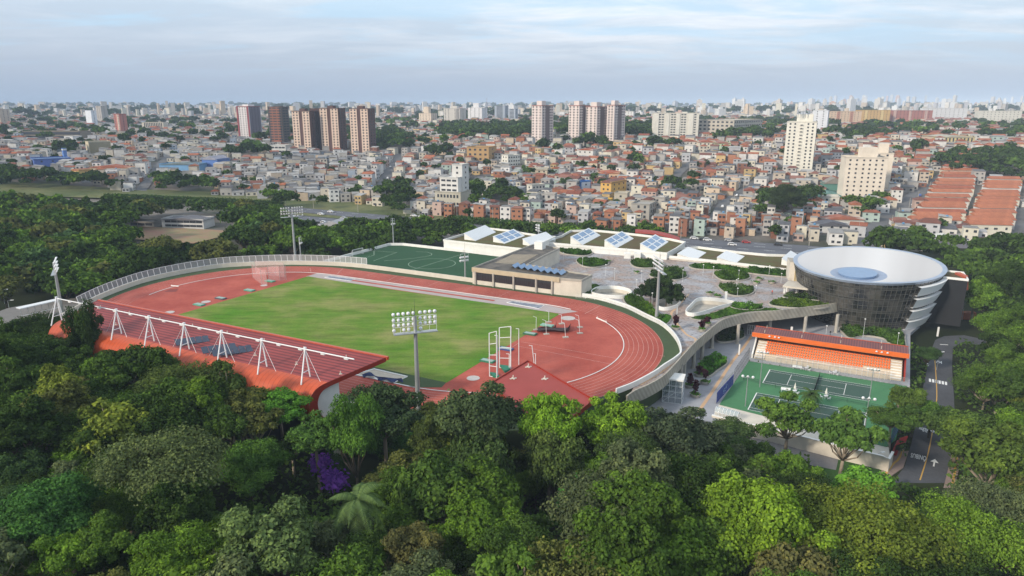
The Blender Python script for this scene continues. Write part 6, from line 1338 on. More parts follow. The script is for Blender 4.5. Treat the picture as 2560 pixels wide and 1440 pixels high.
tower('white blank slab at the far left of the city', 215, 233, 238, 320, 277, 1300, 20, (.68, .7, .74), 12, [], [.5], group='s12')
tower('beige grey tower touching the white blank slab', 243, 258, 264, 313, 266, 1350, 20, (.40, .37, .34), 14, [.3, .7], [.5], group='s13')
tower('slim brick red and cream tower among low houses', 288, 305, 312, 340, 286, 1120, 20, (.42, .17, .14), 13, [.2, .8], [.5], stripe=((.25, .3, (.6, .48, .4), .3),), group='s14')
tower('beige tower cut by the photo edge above the low roofs', -22, 4, 14, 315, 274, 1250, 25, (.48, .40, .32), 11, [.2, .5, .8], [.4, .8], group='s15')
tower('wide vertically striped pale block on the hillside', 356, 410, 414, 327, 307, 1250, 5, (.55, .5, .42), 5, [.08 * i for i in range(1, 12)], [], depth=14, group='s16', ww=1.6, wh=2.6)
bl = lambda lb, xl, xc, xr, yb, yt, Y, al, col, fl, wl, wr, **k: tower(lb, xl, xc, xr, yb, yt, Y, al, col, fl, wl, wr, name=k.pop('name', 'town_building'), group=k.pop('group', lb[:8]), **k)
bl('yellow gabled three-storey house among the terracotta roofs', 1503, 1527, 1575, 492, 458, 470, 38, (.62, .38, .12), 3, [.3, .7], [.2, .5, .8], gable=(2.2, (.22, .1, .08)))
bl('bare grey concrete block above the brick shanties', 1580, 1622, 1652, 551, 514, 395, 26, (.36, .34, .31), 3, [.25, .6], [.3, .6, .85], ww=1.3, wh=1.6)
bl('low grey annex behind the bare concrete block', 1628, 1660, 1680, 520, 497, 425, 26, (.4, .38, .35), 2, [.5], [.5])
bl('beige base storey of the white stepped building, with square grey panes', 1085, 1152, 1172, 522, 484, 400, 22, (.46, .43, .36), 2, [.12 + .125 * i for i in range(7)], [], ww=1.3, wh=2.0, depth=16)
bl('white upper storeys of the stepped building, with long terraces', 1099, 1146, 1164, 519, 447, 415, 22, (.64, .63, .61), 6, [.2, .5, .8], [.5], depth=16, ww=3)
bl('white topmost storey of the stepped building', 1131, 1157, 1164, 516, 414, 430, 22, (.6, .59, .57), 8, [.5], [.5], depth=10)
bl('worn orange four-storey block above the houses', 1167, 1222, 1240, 405, 370, 640, 18, (.42, .27, .13), 3, [.15, .38, .62, .85], [.5], ww=2.2, wh=1.8)
bl('white three-storey corner block with small square windows', 1254, 1270, 1300, 417, 390, 560, 55, (.66, .64, .58), 3, [.3, .7], [.1, .3, .5, .7, .9])
bl('long beige house with white trim below the corner block', 1328, 1368, 1374, 444, 425, 520, 8, (.58, .5, .38), 2, [.2, .5, .8], [], gable=(.6, (.4, .37, .3)))
bl('white four-storey block with dark square windows along the slope', 1317, 1330, 1363, 496, 465, 440, 55, (.60, .58, .52), 3, [.5], [.15, .4, .65, .9])
bl('tall grey plastered block near the highway shanties', 1350, 1386, 1394, 523, 488, 405, 15, (.44, .42, .4), 3, [.4, .75], [.5], wh=1.5)
bl('white house with a red hip roof on the crest', 1444, 1482, 1505, 397, 376, 640, 25, (.62, .6, .57), 2, [.2, .5, .8], [.5], gable=(1.8, (.36, .1, .05)))
bl('white two-storey house with an orange roof in mid-slope', 1445, 1462, 1495, 446, 426, 520, 50, (.68, .68, .68), 2, [.4], [.2, .5, .8], gable=(1.6, (.4, .12, .06)))
bl('blue fronted building with a tall white side', 1440, 1452, 1478, 483, 456, 470, 55, (.07, .2, .5), 2, [.5], [.5], side=(.9, (.6, .62, .68)))
bl('beige box house with one dark window next to the yellow block', 1536, 1567, 1580, 511, 486, 420, 18, (.46, .42, .34), 2, [.5], [.5])
bl('small bright yellow house in the hollow', 1510, 1527, 1536, 513, 501, 425, 20, (.62, .42, .1), 1, [.5], [])
bl('long orange-roofed house of pale orange bays', 1494, 1548, 1560, 449, 434, 500, 12, (.6, .42, .28), 1, [.15, .35, .55, .8], [], gable=(1.4, (.42, .12, .06)))
bl('blue school building with a long low wing on the left hillside', 42, 88, 148, 421, 400, 620, 50, (.10, .16, .42), 2, [.5], [.2, .5, .8], gable=(.5, (.15, .25, .4)))
bl('slim blue water tower with a white top', 156, 163, 168, 410, 373, 620, 40, (.12, .22, .48), 6, [], [], name='water_tower', topc=(.08, (.6, .6, .6)))
bl('pale yellow two-storey house below the blue school', 172, 200, 217, 450, 427, 560, 30, (.58, .42, .18), 2, [.5], [.5], gable=(1.2, (.36, .12, .07)))
bl('terrace of pastel bays under one long orange roof', 215, 330, 340, 436, 420, 590, 4, (.56, .46, .36), 1, [.08 + .12 * i for i in range(8)], [], gable=(2.4, (.36, .12, .07)), depth=10)
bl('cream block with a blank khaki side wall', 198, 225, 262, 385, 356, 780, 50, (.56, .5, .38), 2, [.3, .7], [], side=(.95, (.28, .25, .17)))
bl('long dark hall with a row of square openings on the left hill', 55, 200, 216, 352, 330, 950, 4, (.22, .19, .15), 2, [.1, .3, .5, .7, .9], [], ww=18, wh=4, depth=24)
bl('bright blue warehouse with a pale gable', 502, 545, 558, 425, 400, 640, 16, (.10, .19, .46), 1, [], [], gable=(3.2, (.3, .3, .36)))
bl('low light blue shed in front of the blue warehouse', 397, 500, 510, 430, 412, 640, 4, (.16, .32, .52), 1, [], [], gable=(1.4, (.16, .2, .2)), depth=14)
bl('white signless shop box with a dark doorway on the left hill', 160, 184, 190, 358, 342, 900, 12, (.62, .62, .62), 1, [.6], [], ww=6, wh=4)
bl('white building beside the highway trees with a dark open ground floor', 397, 510, 524, 572, 552, 372, 8, (.58, .57, .56), 2, [.1, .25, .4, .55, .7, .85], [], ww=3.5, wh=1.2, gable=(1.4, (.15, .145, .16)), name='school_house', depth=11)
bl('grey open shed roof beside the dirt yard', 318, 385, 395, 568, 558, 372, 8, (.3, .29, .27), 1, [.2, .5, .8], [], ww=4, wh=1.6, gable=(.5, (.25, .23, .22)), name='open_shed', depth=7)
bl('green walled hall with a rounded roof between the two cream towers', 2062, 2112, 2118, 476, 460, 520, 10, (.12, .26, .22), 1, [], [], gable=(4.5, (.28, .25, .22)), name='hall')
bl('long teal shed roof below the green hall', 2028, 2115, 2130, 502, 492, 500, 8, (.1, .2, .18), 1, [], [], gable=(2.6, (.13, .27, .24)), name='shed')
bl('white house with grey garage beside the street trees', 2058, 2096, 2112, 520, 495, 440, 20, (.6, .58, .52), 2, [.3, .7], [.5])
bl('long white two-storey house under an asphalt grey roof', 2034, 2130, 2142, 582, 566, 362, 6, (.58, .57, .56), 2, [.08, .3, .52, .8], [], gable=(2.4, (.11, .11, .13)), depth=9)
bl('long row house with an orange roof behind the grey-roofed one', 2055, 2160, 2166, 562, 550, 385, 6, (.56, .54, .5), 1, [], [], gable=(2.0, (.36, .13, .08)), depth=8)
bl('big white metal roof on a dark shed among trees', 2350, 2418, 2424, 620, 602, 345, 4, (.2, .2, .24), 1, [], [], gable=(1.6, (.68, .68, .64)), depth=12, name='shed')
bl('yellow villa with arched windows by the wooded park', 2352, 2435, 2448, 362, 344, 900, 8, (.56, .46, .24), 1, [.08 + .1 * i for i in range(9)], [], gable=(2, (.45, .42, .34)), wh=4)
bl('two-storey white block with red roof, first of the terrace on the crest', 1703, 1745, 1750, 372, 354, 690, 5, (.64, .6, .54), 2, [.15, .4, .6, .85], [], gable=(2.4, (.38, .12, .07)))
bl('two-storey cream block with red roof, second of the terrace on the crest', 1746, 1788, 1794, 374, 356, 685, 5, (.64, .58, .48), 2, [.15, .4, .6, .85], [], gable=(2.4, (.38, .12, .07)))
bl('two-storey green and cream block at the end of the terrace on the crest', 1787, 1826, 1840, 376, 359, 680, 10, (.45, .55, .36), 2, [.2, .5, .8], [], gable=(2.0, (.34, .16, .12)))
bl('square brick-orange cube building before the school', 1797, 1838, 1848, 352, 334, 760, 12, (.34, .11, .06), 1, [], [])
bl('white wall building with low roof under the highway trees', 700, 770, 778, 600, 588, 330, 6, (.6, .6, .58), 1, [.3, .6], [], gable=(1.2, (.2, .18, .17)), name='low_hall')
bl('white gable-ended hall half hidden by the trees behind the pitch', 790, 868, 880, 590, 568, 335, 14, (.6, .6, .62), 1, [.2, .5, .8], [], gable=(3, (.4, .4, .42)), name='low_hall')
# ------------------------------------------------------------------ woods: outlines of tree feet as seen in the picture
WOODS = [
    [(925, 388), (935, 345), (985, 335), (1020, 350), (1030, 382)], [(1095, 350), (1105, 322), (1190, 325), (1330, 325), (1330, 352), (1250, 354)], [(1385, 330), (1422, 330), (1422, 352), (1385, 352)],
    [(1565, 352), (1568, 325), (1635, 322), (1636, 352)], [(2345, 395), (2400, 398), (2560, 390), (2560, 460), (2345, 440)], [(955, 505), (965, 475), (1010, 472), (1060, 515), (1020, 532), (960, 545)],
    [(1160, 512), (1172, 485), (1230, 488), (1312, 486), (1312, 518), (1180, 530)], [(1905, 548), (1905, 500), (1960, 495), (2025, 500), (2040, 530), (2000, 552)], [(2100, 545), (2110, 525), (2200, 528), (2215, 552)],
    [(560, 405), (575, 385), (650, 378), (668, 398)], [(372, 482), (372, 466), (440, 460), (540, 468), (545, 486), (400, 490)], [(60, 478), (60, 455), (130, 452), (260, 462), (280, 482)],
    [(120, 385), (180, 378), (195, 392), (130, 398)], [(1050, 402), (1060, 392), (1130, 386), (1135, 402)], [(1420, 372), (1470, 366), (1520, 368), (1520, 378), (1430, 380)],
    [(1330, 388), (1340, 380), (1400, 378), (1400, 392)], [(1600, 372), (1700, 366), (1700, 378), (1610, 384)], [(1770, 352), (1900, 345), (1930, 340), (1930, 352), (1800, 362)],
    [(0, 475), (0, 440), (50, 445), (60, 475)], [(1555, 420), (1600, 412), (1605, 425), (1560, 430)], [(1660, 482), (1700, 470), (1750, 480), (1700, 490)], [(2100, 350), (2200, 345), (2230, 352), (2120, 360)],
    [(2240, 388), (2300, 380), (2310, 395), (2250, 400)], [(2440, 350), (2560, 340), (2560, 352), (2450, 360)], [(640, 520), (800, 530), (830, 525), (700, 514)]]
YL = [(0, 470), (250, 476), (560, 498), (700, 508), (900, 518), (945, 528), (957, 545), (1250, 560), (1330, 570), (1500, 585), (1650, 594), (1700, 596), (2000, 612), (2030, 640), (2150, 650), (2165, 625), (2225, 640), (2560, 640)]
rowA = [G(2375, 452, -4), G(2262, 590, -7)]; 
HOUSES = []
C_ROOF = [(.30, .105, .06), (.25, .085, .055), (.36, .13, .07), (.19, .08, .06), (.27, .13, .10)]
C_GREY = [(.24, .23, .22), (.32, .31, .30), (.16, .155, .16), (.40, .39, .38), (.11, .11, .12)]
C_WALL = [(.62, .60, .57), (.55, .50, .42), (.68, .67, .66), (.50, .42, .34), (.40, .38, .36), (.60, .48, .36), (.46, .46, .48), (.55, .40, .20), (.38, .47, .43), (.36, .42, .50), (.50, .37, .32), (.64, .60, .50)]
N_WALL = ['off-white', 'beige', 'white', 'tan', 'bare grey', 'peach', 'light grey', 'ochre', 'mint green', 'pale blue', 'faded pink', 'cream']
C_BRICK = [(.33, .15, .09), (.26, .12, .08), (.38, .18, .11)]
C_TER = [(.42, .155, .085), (.36, .12, .07), (.46, .17, .09), (.33, .12, .08)]
rh = random.Random(21)
def style(px, py):
    """share of tile roofs, share of brick shanties, smallness"""
    if 1560 < px < 2060 and py > 530: return .06, .38, .55
    if 940 < px < 1700 and py > 535: return .12, .25, .66
    if px < 1000: return (.16 if py > 400 else .2), .03, .85
    if px < 1400: return .26, .08, .85
    return .42, .05, .95
def add_house(x, y, rot, w, d, h, wi, roof, rc, rk=None, brick=None):
    z = H(x, y); px, py = PJ((x, y, z)); HOUSES.append(dict(x=x, y=y, z=z, rot=rot, w=w, d=d, h=h, wi=wi, roof=roof, rc=rc, px=px, py=py, brick=brick, size=max(w, d) * (h + 2) / (y * y)))
def blocked(x, y, px, py, pad=0):
    if py > interp(px, YL): return True
    for wd in WOODS:
        if inpoly(px, py, wd): return True
    for q in FOOT:
        if inpoly(x, y, q): return True
    for (xa, xb, yt, yb, Y) in BIG:            # keep the view of the named buildings free
        if xa < px < xb and y < Y and y > Y * .80 and py - 5.5 * 1728 / y < yb - 7: return True
    return False
for k in range(19):                            # two rows of terraced houses with long red tile roofs
    t_ = k / 18; p = G(2405, 458, -4).lerp(G(2330, 584, -7.5), t_) if k else G(2405, 458, -4)
    add_house(p.x, p.y, rad(-8), 24 + rh.uniform(-2, 2), 8.0, 5.6 + rh.uniform(-.5, .5), rh.choice([0, 1, 11]), 'gable', C_TER[k % 3], None)
    if k > 3:
        p = G(2500, 500, -5).lerp(G(2462, 600, -7.5), (k - 4) / 14); add_house(p.x, p.y, rad(-8), 20 + rh.uniform(-2, 2), 7.6, 5.8 + rh.uniform(-.6, .6), rh.choice([0, 2, 11]), 'gable', C_TER[(k * 2) % 4], None)
ROWB = [(h['x'], h['y']) for h in HOUSES]
y = 322.0
while y < 1750:
    s = (7.0 if y < 430 else 7.6) * (1 + max(0, y - 420) / 1000); x = -y * .80 + rh.uniform(0, s)
    while x < y * .80:
        u, v = x + rh.uniform(-.22, .22) * s, y + rh.uniform(-.22, .22) * s; z = H(u, v); px, py = PJ((u, v, z)); x += s * rh.uniform(.92, 1.25)
        if px < -30 or px > 2600: continue
        if blocked(u, v, px, py): continue
        if any(dline(u, v, L_) < (9 if i < 2 else 7) + (8 if i == 0 else 0) for i, L_ in enumerate([hw1, hw2] + streets)): continue
        if any(abs(u - a) < 16 and abs(v - b_) < 9 for a, b_ in ROWB): continue
        if px < 960 and py > interp(px, [(0, 466), (560, 490), (960, 515)]): continue
        tile, br, sm_ = style(px, py); r = rh.random()
        if r < .045: continue
        big = 1 + max(0, y - 600) / 1400; w = rh.uniform(5.5, 10.5) * sm_ * big; d = rh.uniform(6, 10) * sm_ * big; st_ = rh.choice([1, 1, 2, 2, 2, 3] if sm_ > .8 else [1, 2, 2, 3, 3])
        h = 2.9 * st_ + rh.uniform(-.3, .5); base = rad(-24 if px > 1300 else (-14 if px > 900 else 12)); rot = base + rh.choice([0, 0, math.pi / 2]) + rh.uniform(-.12, .12)
        q = rh.random()
        if q < tile: rf, rc = rh.choice(['gable', 'gable', 'hip']), rh.choice(C_ROOF)
        elif q < tile + .35: rf, rc = 'shed', rh.choice(C_GREY)
        else: rf, rc = 'flat', rh.choice(C_GREY[:4])
        bk = rh.choice(C_BRICK) if rh.random() < br else None
        add_house(u, v, rot, w, d, h, rh.choice([0, 0, 0, 1, 1, 2, 2, 3, 4, 4, 4, 5, 6, 6, 7, 8, 10, 11, 11] if px > 900 else [0, 1, 2, 3, 4, 4, 4, 6, 6, 11, 9, 5, 2, 1]), rf, rc, brick=bk)
    y += s * rh.uniform(.95, 1.15)
def house_geo(h, mbw, mbr, cw=None, cr=None, local=True):
    w, d, hh = h['w'] / 2, h['d'] / 2, h['h']; ca, sa = (1, 0) if local else (math.cos(h['rot']), math.sin(h['rot'])); ox, oy, oz = (0, 0, 0) if local else (h['x'], h['y'], h['z'])
    def P(x, y, z): return (ox + ca * x - sa * y, oy + sa * x + ca * y, oz + z)
    B = [(-w, -d), (w, -d), (w, d), (-w, d)]; mbw.hexa([P(*p, -3.5) for p in B], [P(*p, hh) for p in B], 0, cw, False)
    if h['roof'] == 'flat':
        e = .12; mbr.hexa([P(x * 1.03, y * 1.03, hh + .01) for x, y in B], [P(x * 1.03, y * 1.03, hh + .22) for x, y in B], 0, cr, False)
    elif h['roof'] == 'shed':
        e = 1.06; mbr.hexa([P(x * e, y * e, hh + (.05 if y < 0 else .75)) for x, y in B], [P(x * e, y * e, hh + (.2 if y < 0 else .95)) for x, y in B], 0, cr, False)
    else:
        rz = min(w, d) * .42; e = .45; ins = (w * .55 if h['roof'] == 'hip' else 0) if w > d else (d * .55 if h['roof'] == 'hip' else 0)
        if w > d: r0, r1 = P(-w - e + ins, 0, hh + rz), P(w + e - ins, 0, hh + rz); c = [P(-w - e, -d - e, hh - .1), P(w + e, -d - e, hh - .1), P(w + e, d + e, hh - .1), P(-w - e, d + e, hh - .1)]; fs = [(c[0], c[1], r1, r0), (c[2], c[3], r0, r1), (c[3], c[0], r0), (c[1], c[2], r1)]
        else: r0, r1 = P(0, -d - e + ins, hh + rz), P(0, d + e - ins, hh + rz); c = [P(-w - e, -d - e, hh - .1), P(w + e, -d - e, hh - .1), P(w + e, d + e, hh - .1), P(-w - e, d + e, hh - .1)]; fs = [(c[1], c[2], r1, r0), (c[3], c[0], r0, r1), (c[0], c[1], r0), (c[2], c[3], r1)]
        for f in fs: mbr.face(f, 0, cr)
HOUSES.sort(key=lambda h: -h['size'])
near_h, far_h = HOUSES[:285], HOUSES[285:]
HR = []
TANK = MB(); TANK.lathe([(.0, 0), (.55, 0), (.65, .7), (.2, .95), (0, .95)], n=8); tankm = TANK.mesh('water_tank', False, [mat('tank_blue', (.10, .24, .42), .6)])
rnames = {'gable': 'red tiled roof', 'hip': 'hipped roof', 'flat': 'flat roof', 'shed': 'sheet roof'}
for h in near_h:
    hn = 'brick_house' if h['brick'] else 'house'
    t_ = thing(hn, None, 'house', (h['x'], h['y'], h['z']), h['rot'], 'houses on the hillside')
    a, b_ = MB(), MB(); house_geo(h, a, b_); wc = h['brick'] or C_WALL[h['wi']]
    a.build('walls', WALLC, t_, world=False, color=wc); tl = h['roof'] in ('gable', 'hip'); b_.build('roof', ROOFC if tl else SHEETC, t_, world=False, color=h['rc'])
    st_ = max(1, int(h['h'] / 2.9 + .3)); fx = math.cos(h['rot']); 
    # openings on the two faces turned to the valley
    for s in range(st_):
        zz = s * 2.9 + .95; nw = 2 if h['w'] < 9 else 4
        for i in range(nw): put(WINM, 'window', t_, (h['w'] * ((i + .5) / nw - .5) + rh.uniform(-.3, .3), -h['d'] / 2 - .02, zz), 0, (rh.choice([1.0, 1.3, 1.7]), 1, rh.choice([1.0, 1.2])))
        sx = -1 if fx * 0 + math.sin(h['rot']) * 1 < 0 else 1
        put(WINM, 'window', t_, (-sx * (h['w'] / 2 + .02), rh.uniform(-.2, .2) * h['d'], zz), math.pi / 2, (1.1, 1, 1.0))
    if rh.random() < .4: put(WINM, 'door', t_, (rh.uniform(-.3, .3) * h['w'], -h['d'] / 2 - .04, 0), 0, (.95, 1.2, 2.0))
    if rh.random() < .35 and h['roof'] in ('flat', 'shed'): o = put(tankm, 'water_tank', t_, (rh.uniform(-.25, .25) * h['w'], rh.uniform(-.2, .2) * h['d'], h['h'] + .3), 0, (1, 1, 1))
    st_n = ['', 'low', 'two-storey', 'three-storey', 'tall'][min(4, st_)]
    wn = 'bare brick' if h['brick'] else N_WALL[h['wi']]
    HR.append([t_, f"{wn} {st_n} house with {rnames[h['roof']]}".replace('  ', ' '), h['px'], h['py'] - h['h'] * 864 / h['y']])
marks = [('the brick tower frame', 697, 330), ('the three brown towers', 835, 350), ('the wide pink tower', 1357, 340), ('the pink group', 1500, 340), ('the tall cream tower', 2012, 400), ('the cream twin block', 2180, 470),
         ('the yellow gabled house', 1540, 475), ('the white stepped building', 1130, 470), ('the bare concrete block', 1615, 530), ('the school block', 1850, 330), ('the blue warehouse', 530, 410), ('the steep street', 975, 440),
         ('the teal shed', 2075, 495), ('the green hall', 2090, 470), ('the terraced red roofs', 2400, 520), ('the blue school', 95, 410), ('the round glass hall', 2150, 650), ('the grey plastered block', 1372, 507), ('the white highway verge wall', 760, 500)]
marks[-1] = ('the grass verge', 760, 505)
rank_labels(HR, marks, None)
mb = MB(); wmb = MB()
for h in far_h:
    wc = h['brick'] or C_WALL[h['wi']]; j = rh.uniform(.8, 1.05); house_geo(h, mb, mb, tuple(v * j for v in wc), h['rc'], False)
    if h['y'] < 1300:
        ca, sa = math.cos(h['rot']), math.sin(h['rot'])
        for s in range(max(1, int(h['h'] / 2.9))):
            for i in range(2):
                lx = h['w'] * (i - .5) * .5; c0 = (h['x'] + ca * lx + sa * (h['d'] / 2 + .03), h['y'] + sa * lx - ca * (h['d'] / 2 + .03)); z_ = h['z'] + s * 2.9 + .9
                k_ = .75; mb.face([(c0[0] - ca * k_, c0[1] - sa * k_, z_), (c0[0] + ca * k_, c0[1] + sa * k_, z_), (c0[0] + ca * k_, c0[1] + sa * k_, z_ + 1.3), (c0[0] - ca * k_, c0[1] - sa * k_, z_ + 1.3)], 0, (.05, .05, .06))
# the city beyond, roofs and blocks out to the haze
y = 1760.0
while y < 8200:
    s = 17 + (y - 1760) * .010; x = -y * .78
    while x < y * .78:
        u, v = x + rh.uniform(-.4, .4) * s, y + rh.uniform(-.4, .4) * s; x += s * rh.uniform(.8, 1.3)
        if rh.random() < .22: continue
        tall = 1.0 if rh.random() < .94 else rh.uniform(2, 5); hh = rh.uniform(4, 10) * tall; w = rh.uniform(.45, .8) * s; c = C_WALL[rh.choice([0, 1, 2, 4, 5, 6, 11, 3])]
        h = dict(x=u, y=v, z=H(u, v), rot=rh.uniform(0, 3.1), w=w, d=w * rh.uniform(.7, 1.3) / (1 if tall == 1 else 2), h=hh, roof='flat' if tall > 1 or rh.random() < .6 else 'hip'); house_geo(h, mb, mb, c, rh.choice(C_ROOF[:3] + C_GREY * 2) if tall == 1 else c, False)
    y += s * rh.uniform(.9, 1.2)
o = mb.build('distant_houses', attr_mat('house_colours')); tag(o, 'thousands of far houses and roofs filling the city', kind='stuff')
# ------------------------------------------------------------------ skyline towers
rs = random.Random(5); SR = []
FAC = []
def facade_mat(name, wcol, sx, sz):
    m = bpy.data.materials.new(name); m.use_nodes = True; t = m.node_tree; b = t.nodes['Principled BSDF']; b.inputs['Roughness'].default_value = .7
    tcn = N(t, 'ShaderNodeTexCoord'); br = N(t, 'ShaderNodeTexBrick'); br.offset = 0; br.inputs['Scale'].default_value = 1; br.inputs['Brick Width'].default_value = sx; br.inputs['Row Height'].default_value = sz; br.inputs['Mortar Size'].default_value = .34 * sz; br.inputs['Mortar Smooth'].default_value = .2
    sp = N(t, 'ShaderNodeSeparateXYZ'); t.links.new(tcn.outputs['Object'], sp.inputs[0]); ad = N(t, 'ShaderNodeMath', operation='ADD'); t.links.new(sp.outputs[0], ad.inputs[0]); t.links.new(sp.outputs[1], ad.inputs[1]); cb = N(t, 'ShaderNodeCombineXYZ'); t.links.new(ad.outputs[0], cb.inputs[0]); t.links.new(sp.outputs[2], cb.inputs[1]); t.links.new(cb.outputs[0], br.inputs[0])
    oi = N(t, 'ShaderNodeObjectInfo'); t.links.new(oi.outputs['Color'], br.inputs['Mortar']); mm = N(t, 'ShaderNodeMix', data_type='RGBA', blend_type='MULTIPLY'); mm.inputs[0].default_value = 1; t.links.new(oi.outputs['Color'], mm.inputs[6]); mm.inputs[7].default_value = (*wcol, 1); t.links.new(mm.outputs[2], br.inputs['Color1']); t.links.new(mm.outputs[2], br.inputs['Color2']); t.links.new(br.outputs[0], b.inputs['Base Color']); return m
FAC = [facade_mat('facade_a', (.35, .38, .42), 3.2, 3.0), facade_mat('facade_b', (.5, .5, .52), 6, 3.0), facade_mat('facade_c', (.3, .32, .36), 2.4, 60)]
def skytower(px, yt, Y, w, d, col, fi, rz):
    p = AT(px, yt, Y); z = H(p.x, p.y); h = p.z - z
    if h < 12: return
    t_ = thing('skyline_tower', None, 'tower', (p.x, p.y, z), rz, 'far skyline towers'); mb = MB(); mb.box((0, 0, -8), (w, d, h + 8)); mb.build('walls', FAC[fi], t_, world=False, color=col)
    mb = MB(); mb.box((0, 0, h), (w * .4, d * .45, rs.uniform(3, 7))); mb.build('roof_box', WALLC, t_, world=False, color=tuple(v * .9 for v in col)); SR.append([t_, cn, px, (yt + PJ((p.x, p.y, z))[1]) / 2])
COLS = [((.62, .62, .62), 'white'), ((.60, .56, .50), 'cream'), ((.56, .50, .44), 'beige'), ((.48, .50, .54), 'blue grey'), ((.52, .36, .30), 'dusty pink'), ((.42, .42, .42), 'grey')]
def one(px, Y, top=None):
    global cn
    ci = rs.choice([0, 0, 0, 0, 1, 1, 2, 3, 3, 4, 5]); fi = rs.choice([0, 1, 2]); w = rs.uniform(15, 26); d = rs.uniform(14, 22)
    cn = ('hazy ' if Y > 3600 else '') + ('slim ' if w < 19 else 'broad ') + COLS[ci][1] + (' tower', ' ribbon-windowed tower', ' striped tower')[fi]
    yt = top if top is not None else rs.uniform(268, 282); skytower(px, yt, Y, w, d, COLS[ci][0], fi, rs.uniform(0, 3))
for x0, x1, n, y0, y1, Ya, Yb in ((1560, 2560, 82, 246, 274, 2200, 5200), (960, 1330, 34, 258, 280, 2500, 4500), (1380, 1430, 7, 254, 276, 2500, 3500), (560, 960, 12, 264, 280, 3000, 5000), (2020, 2560, 34, 238, 258, 4800, 6500), (1560, 2100, 22, 268, 286, 1700, 2400), (500, 590, 5, 264, 272, 3000, 3600), (0, 500, 5, 268, 280, 2500, 4200)):
    for i in range(n):
        px = x0 + (x1 - x0) * (i + rs.uniform(.1, .9)) / n; one(px, rs.uniform(Ya, Yb), rs.uniform(y0, y1) if rs.random() < .75 else y1)
smarks = [('the brick tower frame', 697, 290), ('the wide brown tower', 835, 280), ('the peach tower', 1068, 290), ('the blue grey office block', 1254, 280), ('the lone pink tower', 1357, 275), ('the pink group', 1495, 275), ('the off-white slab', 1693, 290), ('the school block', 1850, 300),
          ('the tall cream tower', 2012, 290), ('the mustard row', 2185, 290), ('the brick red row', 2280, 290), ('the broad white block', 2365, 285), ('the ribbon window block', 2505, 290), ('the white blank slab', 226, 290), ('the red and cream tower', 300, 290)]
rank_labels(SR, smarks, None)
ma = thing('radio_mast', 'thin lattice radio mast rising above the far roofs by the office blocks', 'mast', AT(1217, 305, 1500)); p = AT(1217, 305, 1500); q = AT(1217, 243, 1500); mb = MB(); mb.tube(p, q, .8, .2, 4)
mb.build('mast', mat('mast_red', (.3, .2, .2), .6), ma)
am = thing('antenna_cluster', 'cluster of phone antennas on the tall cream tower roof', 'antenna', AT(2012, 291, 581)); mb = MB(); p = AT(2010, 292, 581)
for i in range(7): q = p + Vector((-5 + i * 1.6, rs.uniform(-1, 2), -1)); mb.tube(q, q + Vector((0, 0, rs.uniform(4, 8))), .16, n=4); mb.box(q + Vector((0, 0, 4)), (.5, .4, 1.6))
mb.build('mast', STEEL, am)
# ------------------------------------------------------------------ trees
rt = random.Random(3)
PAL = {'dark green': (.030, .054, .014), 'deep green': (.042, .076, .017), 'mid green': (.060, .108, .019), 'fresh green': (.082, .150, .021), 'bright green': (.095, .160, .022), 'yellow green': (.115, .145, .026), 'olive': (.080, .092, .028), 'grey green': (.078, .100, .046), 'brownish green': (.085, .085, .032), 'blue green': (.045, .084, .030)}
def pal(w):
    k = rt.choices(list(w), list(w.values()))[0]; c = PAL[k]; j = rt.uniform(.85, 1.18); return k, tuple(v * j for v in c)
EXW = [border, [Vector((p.x, p.y, 0)) for p in deck], plaza, cpoly, road, [W(-52, -45), W(52, -45), W(50, -68), W(-50, -68)], ppoly, PA_, PB_, PC_, strip_]
EXW = [[(p[0], p[1]) for p in q] for q in EXW]
dishpoly = [(p.x, p.y) for p in (EL(a, 0, 1.02) for a in PH[::6])]
EXW.append(dishpoly); EXW.append([(p.x, p.y) for p in (G(2295, 803, ZP), G(2412, 817, ZP), G(2412, 817, ZP) + Vector((6, 14, 0)), G(2295, 803, ZP) + Vector((6, 14, 0)))])
CAND = []
YARDPX = [(300, 530), (380, 522), (560, 528), (600, 565), (600, 618), (460, 628), (330, 610)]
ROADC = [G(x, y, ZG)[:2] for x, y in ((2305, 1230), (2330, 1120), (2350, 1000), (2352, 920), (2355, 865), (2400, 850))]
def cand(x, y, key, s, col, look, hs=1.0, z=None):
    z = H(x, y) if z is None else z; px, py = PJ((x, y, z + 9 * s * hs)); CAND.append((s * 11 / math.hypot(x, y), x, y, z, key, s, col, look, hs, px, py))
def forest(poly, sp, smin, smax, weights, kinds, keep=1.0, hh=9.0, yr=(50, 460)):
    """fill where crowns centres show inside the picture outline POLY"""
    y = yr[0]
    while y < yr[1]:
        sp_ = sp; x = -y * .85
        while x < y * .85 + 5:
            u, v = x + rt.uniform(-.33, .33) * sp_, y + rt.uniform(-.33, .33) * sp_; x += sp_
            s = rt.uniform(smin, smax); z = H(u, v); px, py = PJ((u, v, z + hh * s))
            if not inpoly(px, py, poly) or rt.random() > keep: continue
            if inpoly(px, py, YARDPX): continue
            if any(inpoly(u, v, q) for q in EXW) or dline(u, v, ROADC) < 8.5: continue
            if any(math.hypot(u - a, v - b_) < r for a, b_, r in SPECIAL): continue
            ty = PJ((u, v, z + 12 * s))[1]
            if any(v < c and abs(px - a) < r * .75 + 30 and ty < b_ + r * .45 for a, b_, c, r in SPX): continue
            n_, c = pal(weights); k = rt.choice(kinds); cand(u, v, k, s, c, n_, rt.uniform(.85, 1.15), z)
        y += sp_ * .92
SPECIAL = []
SPX = []
GZ = -9.5
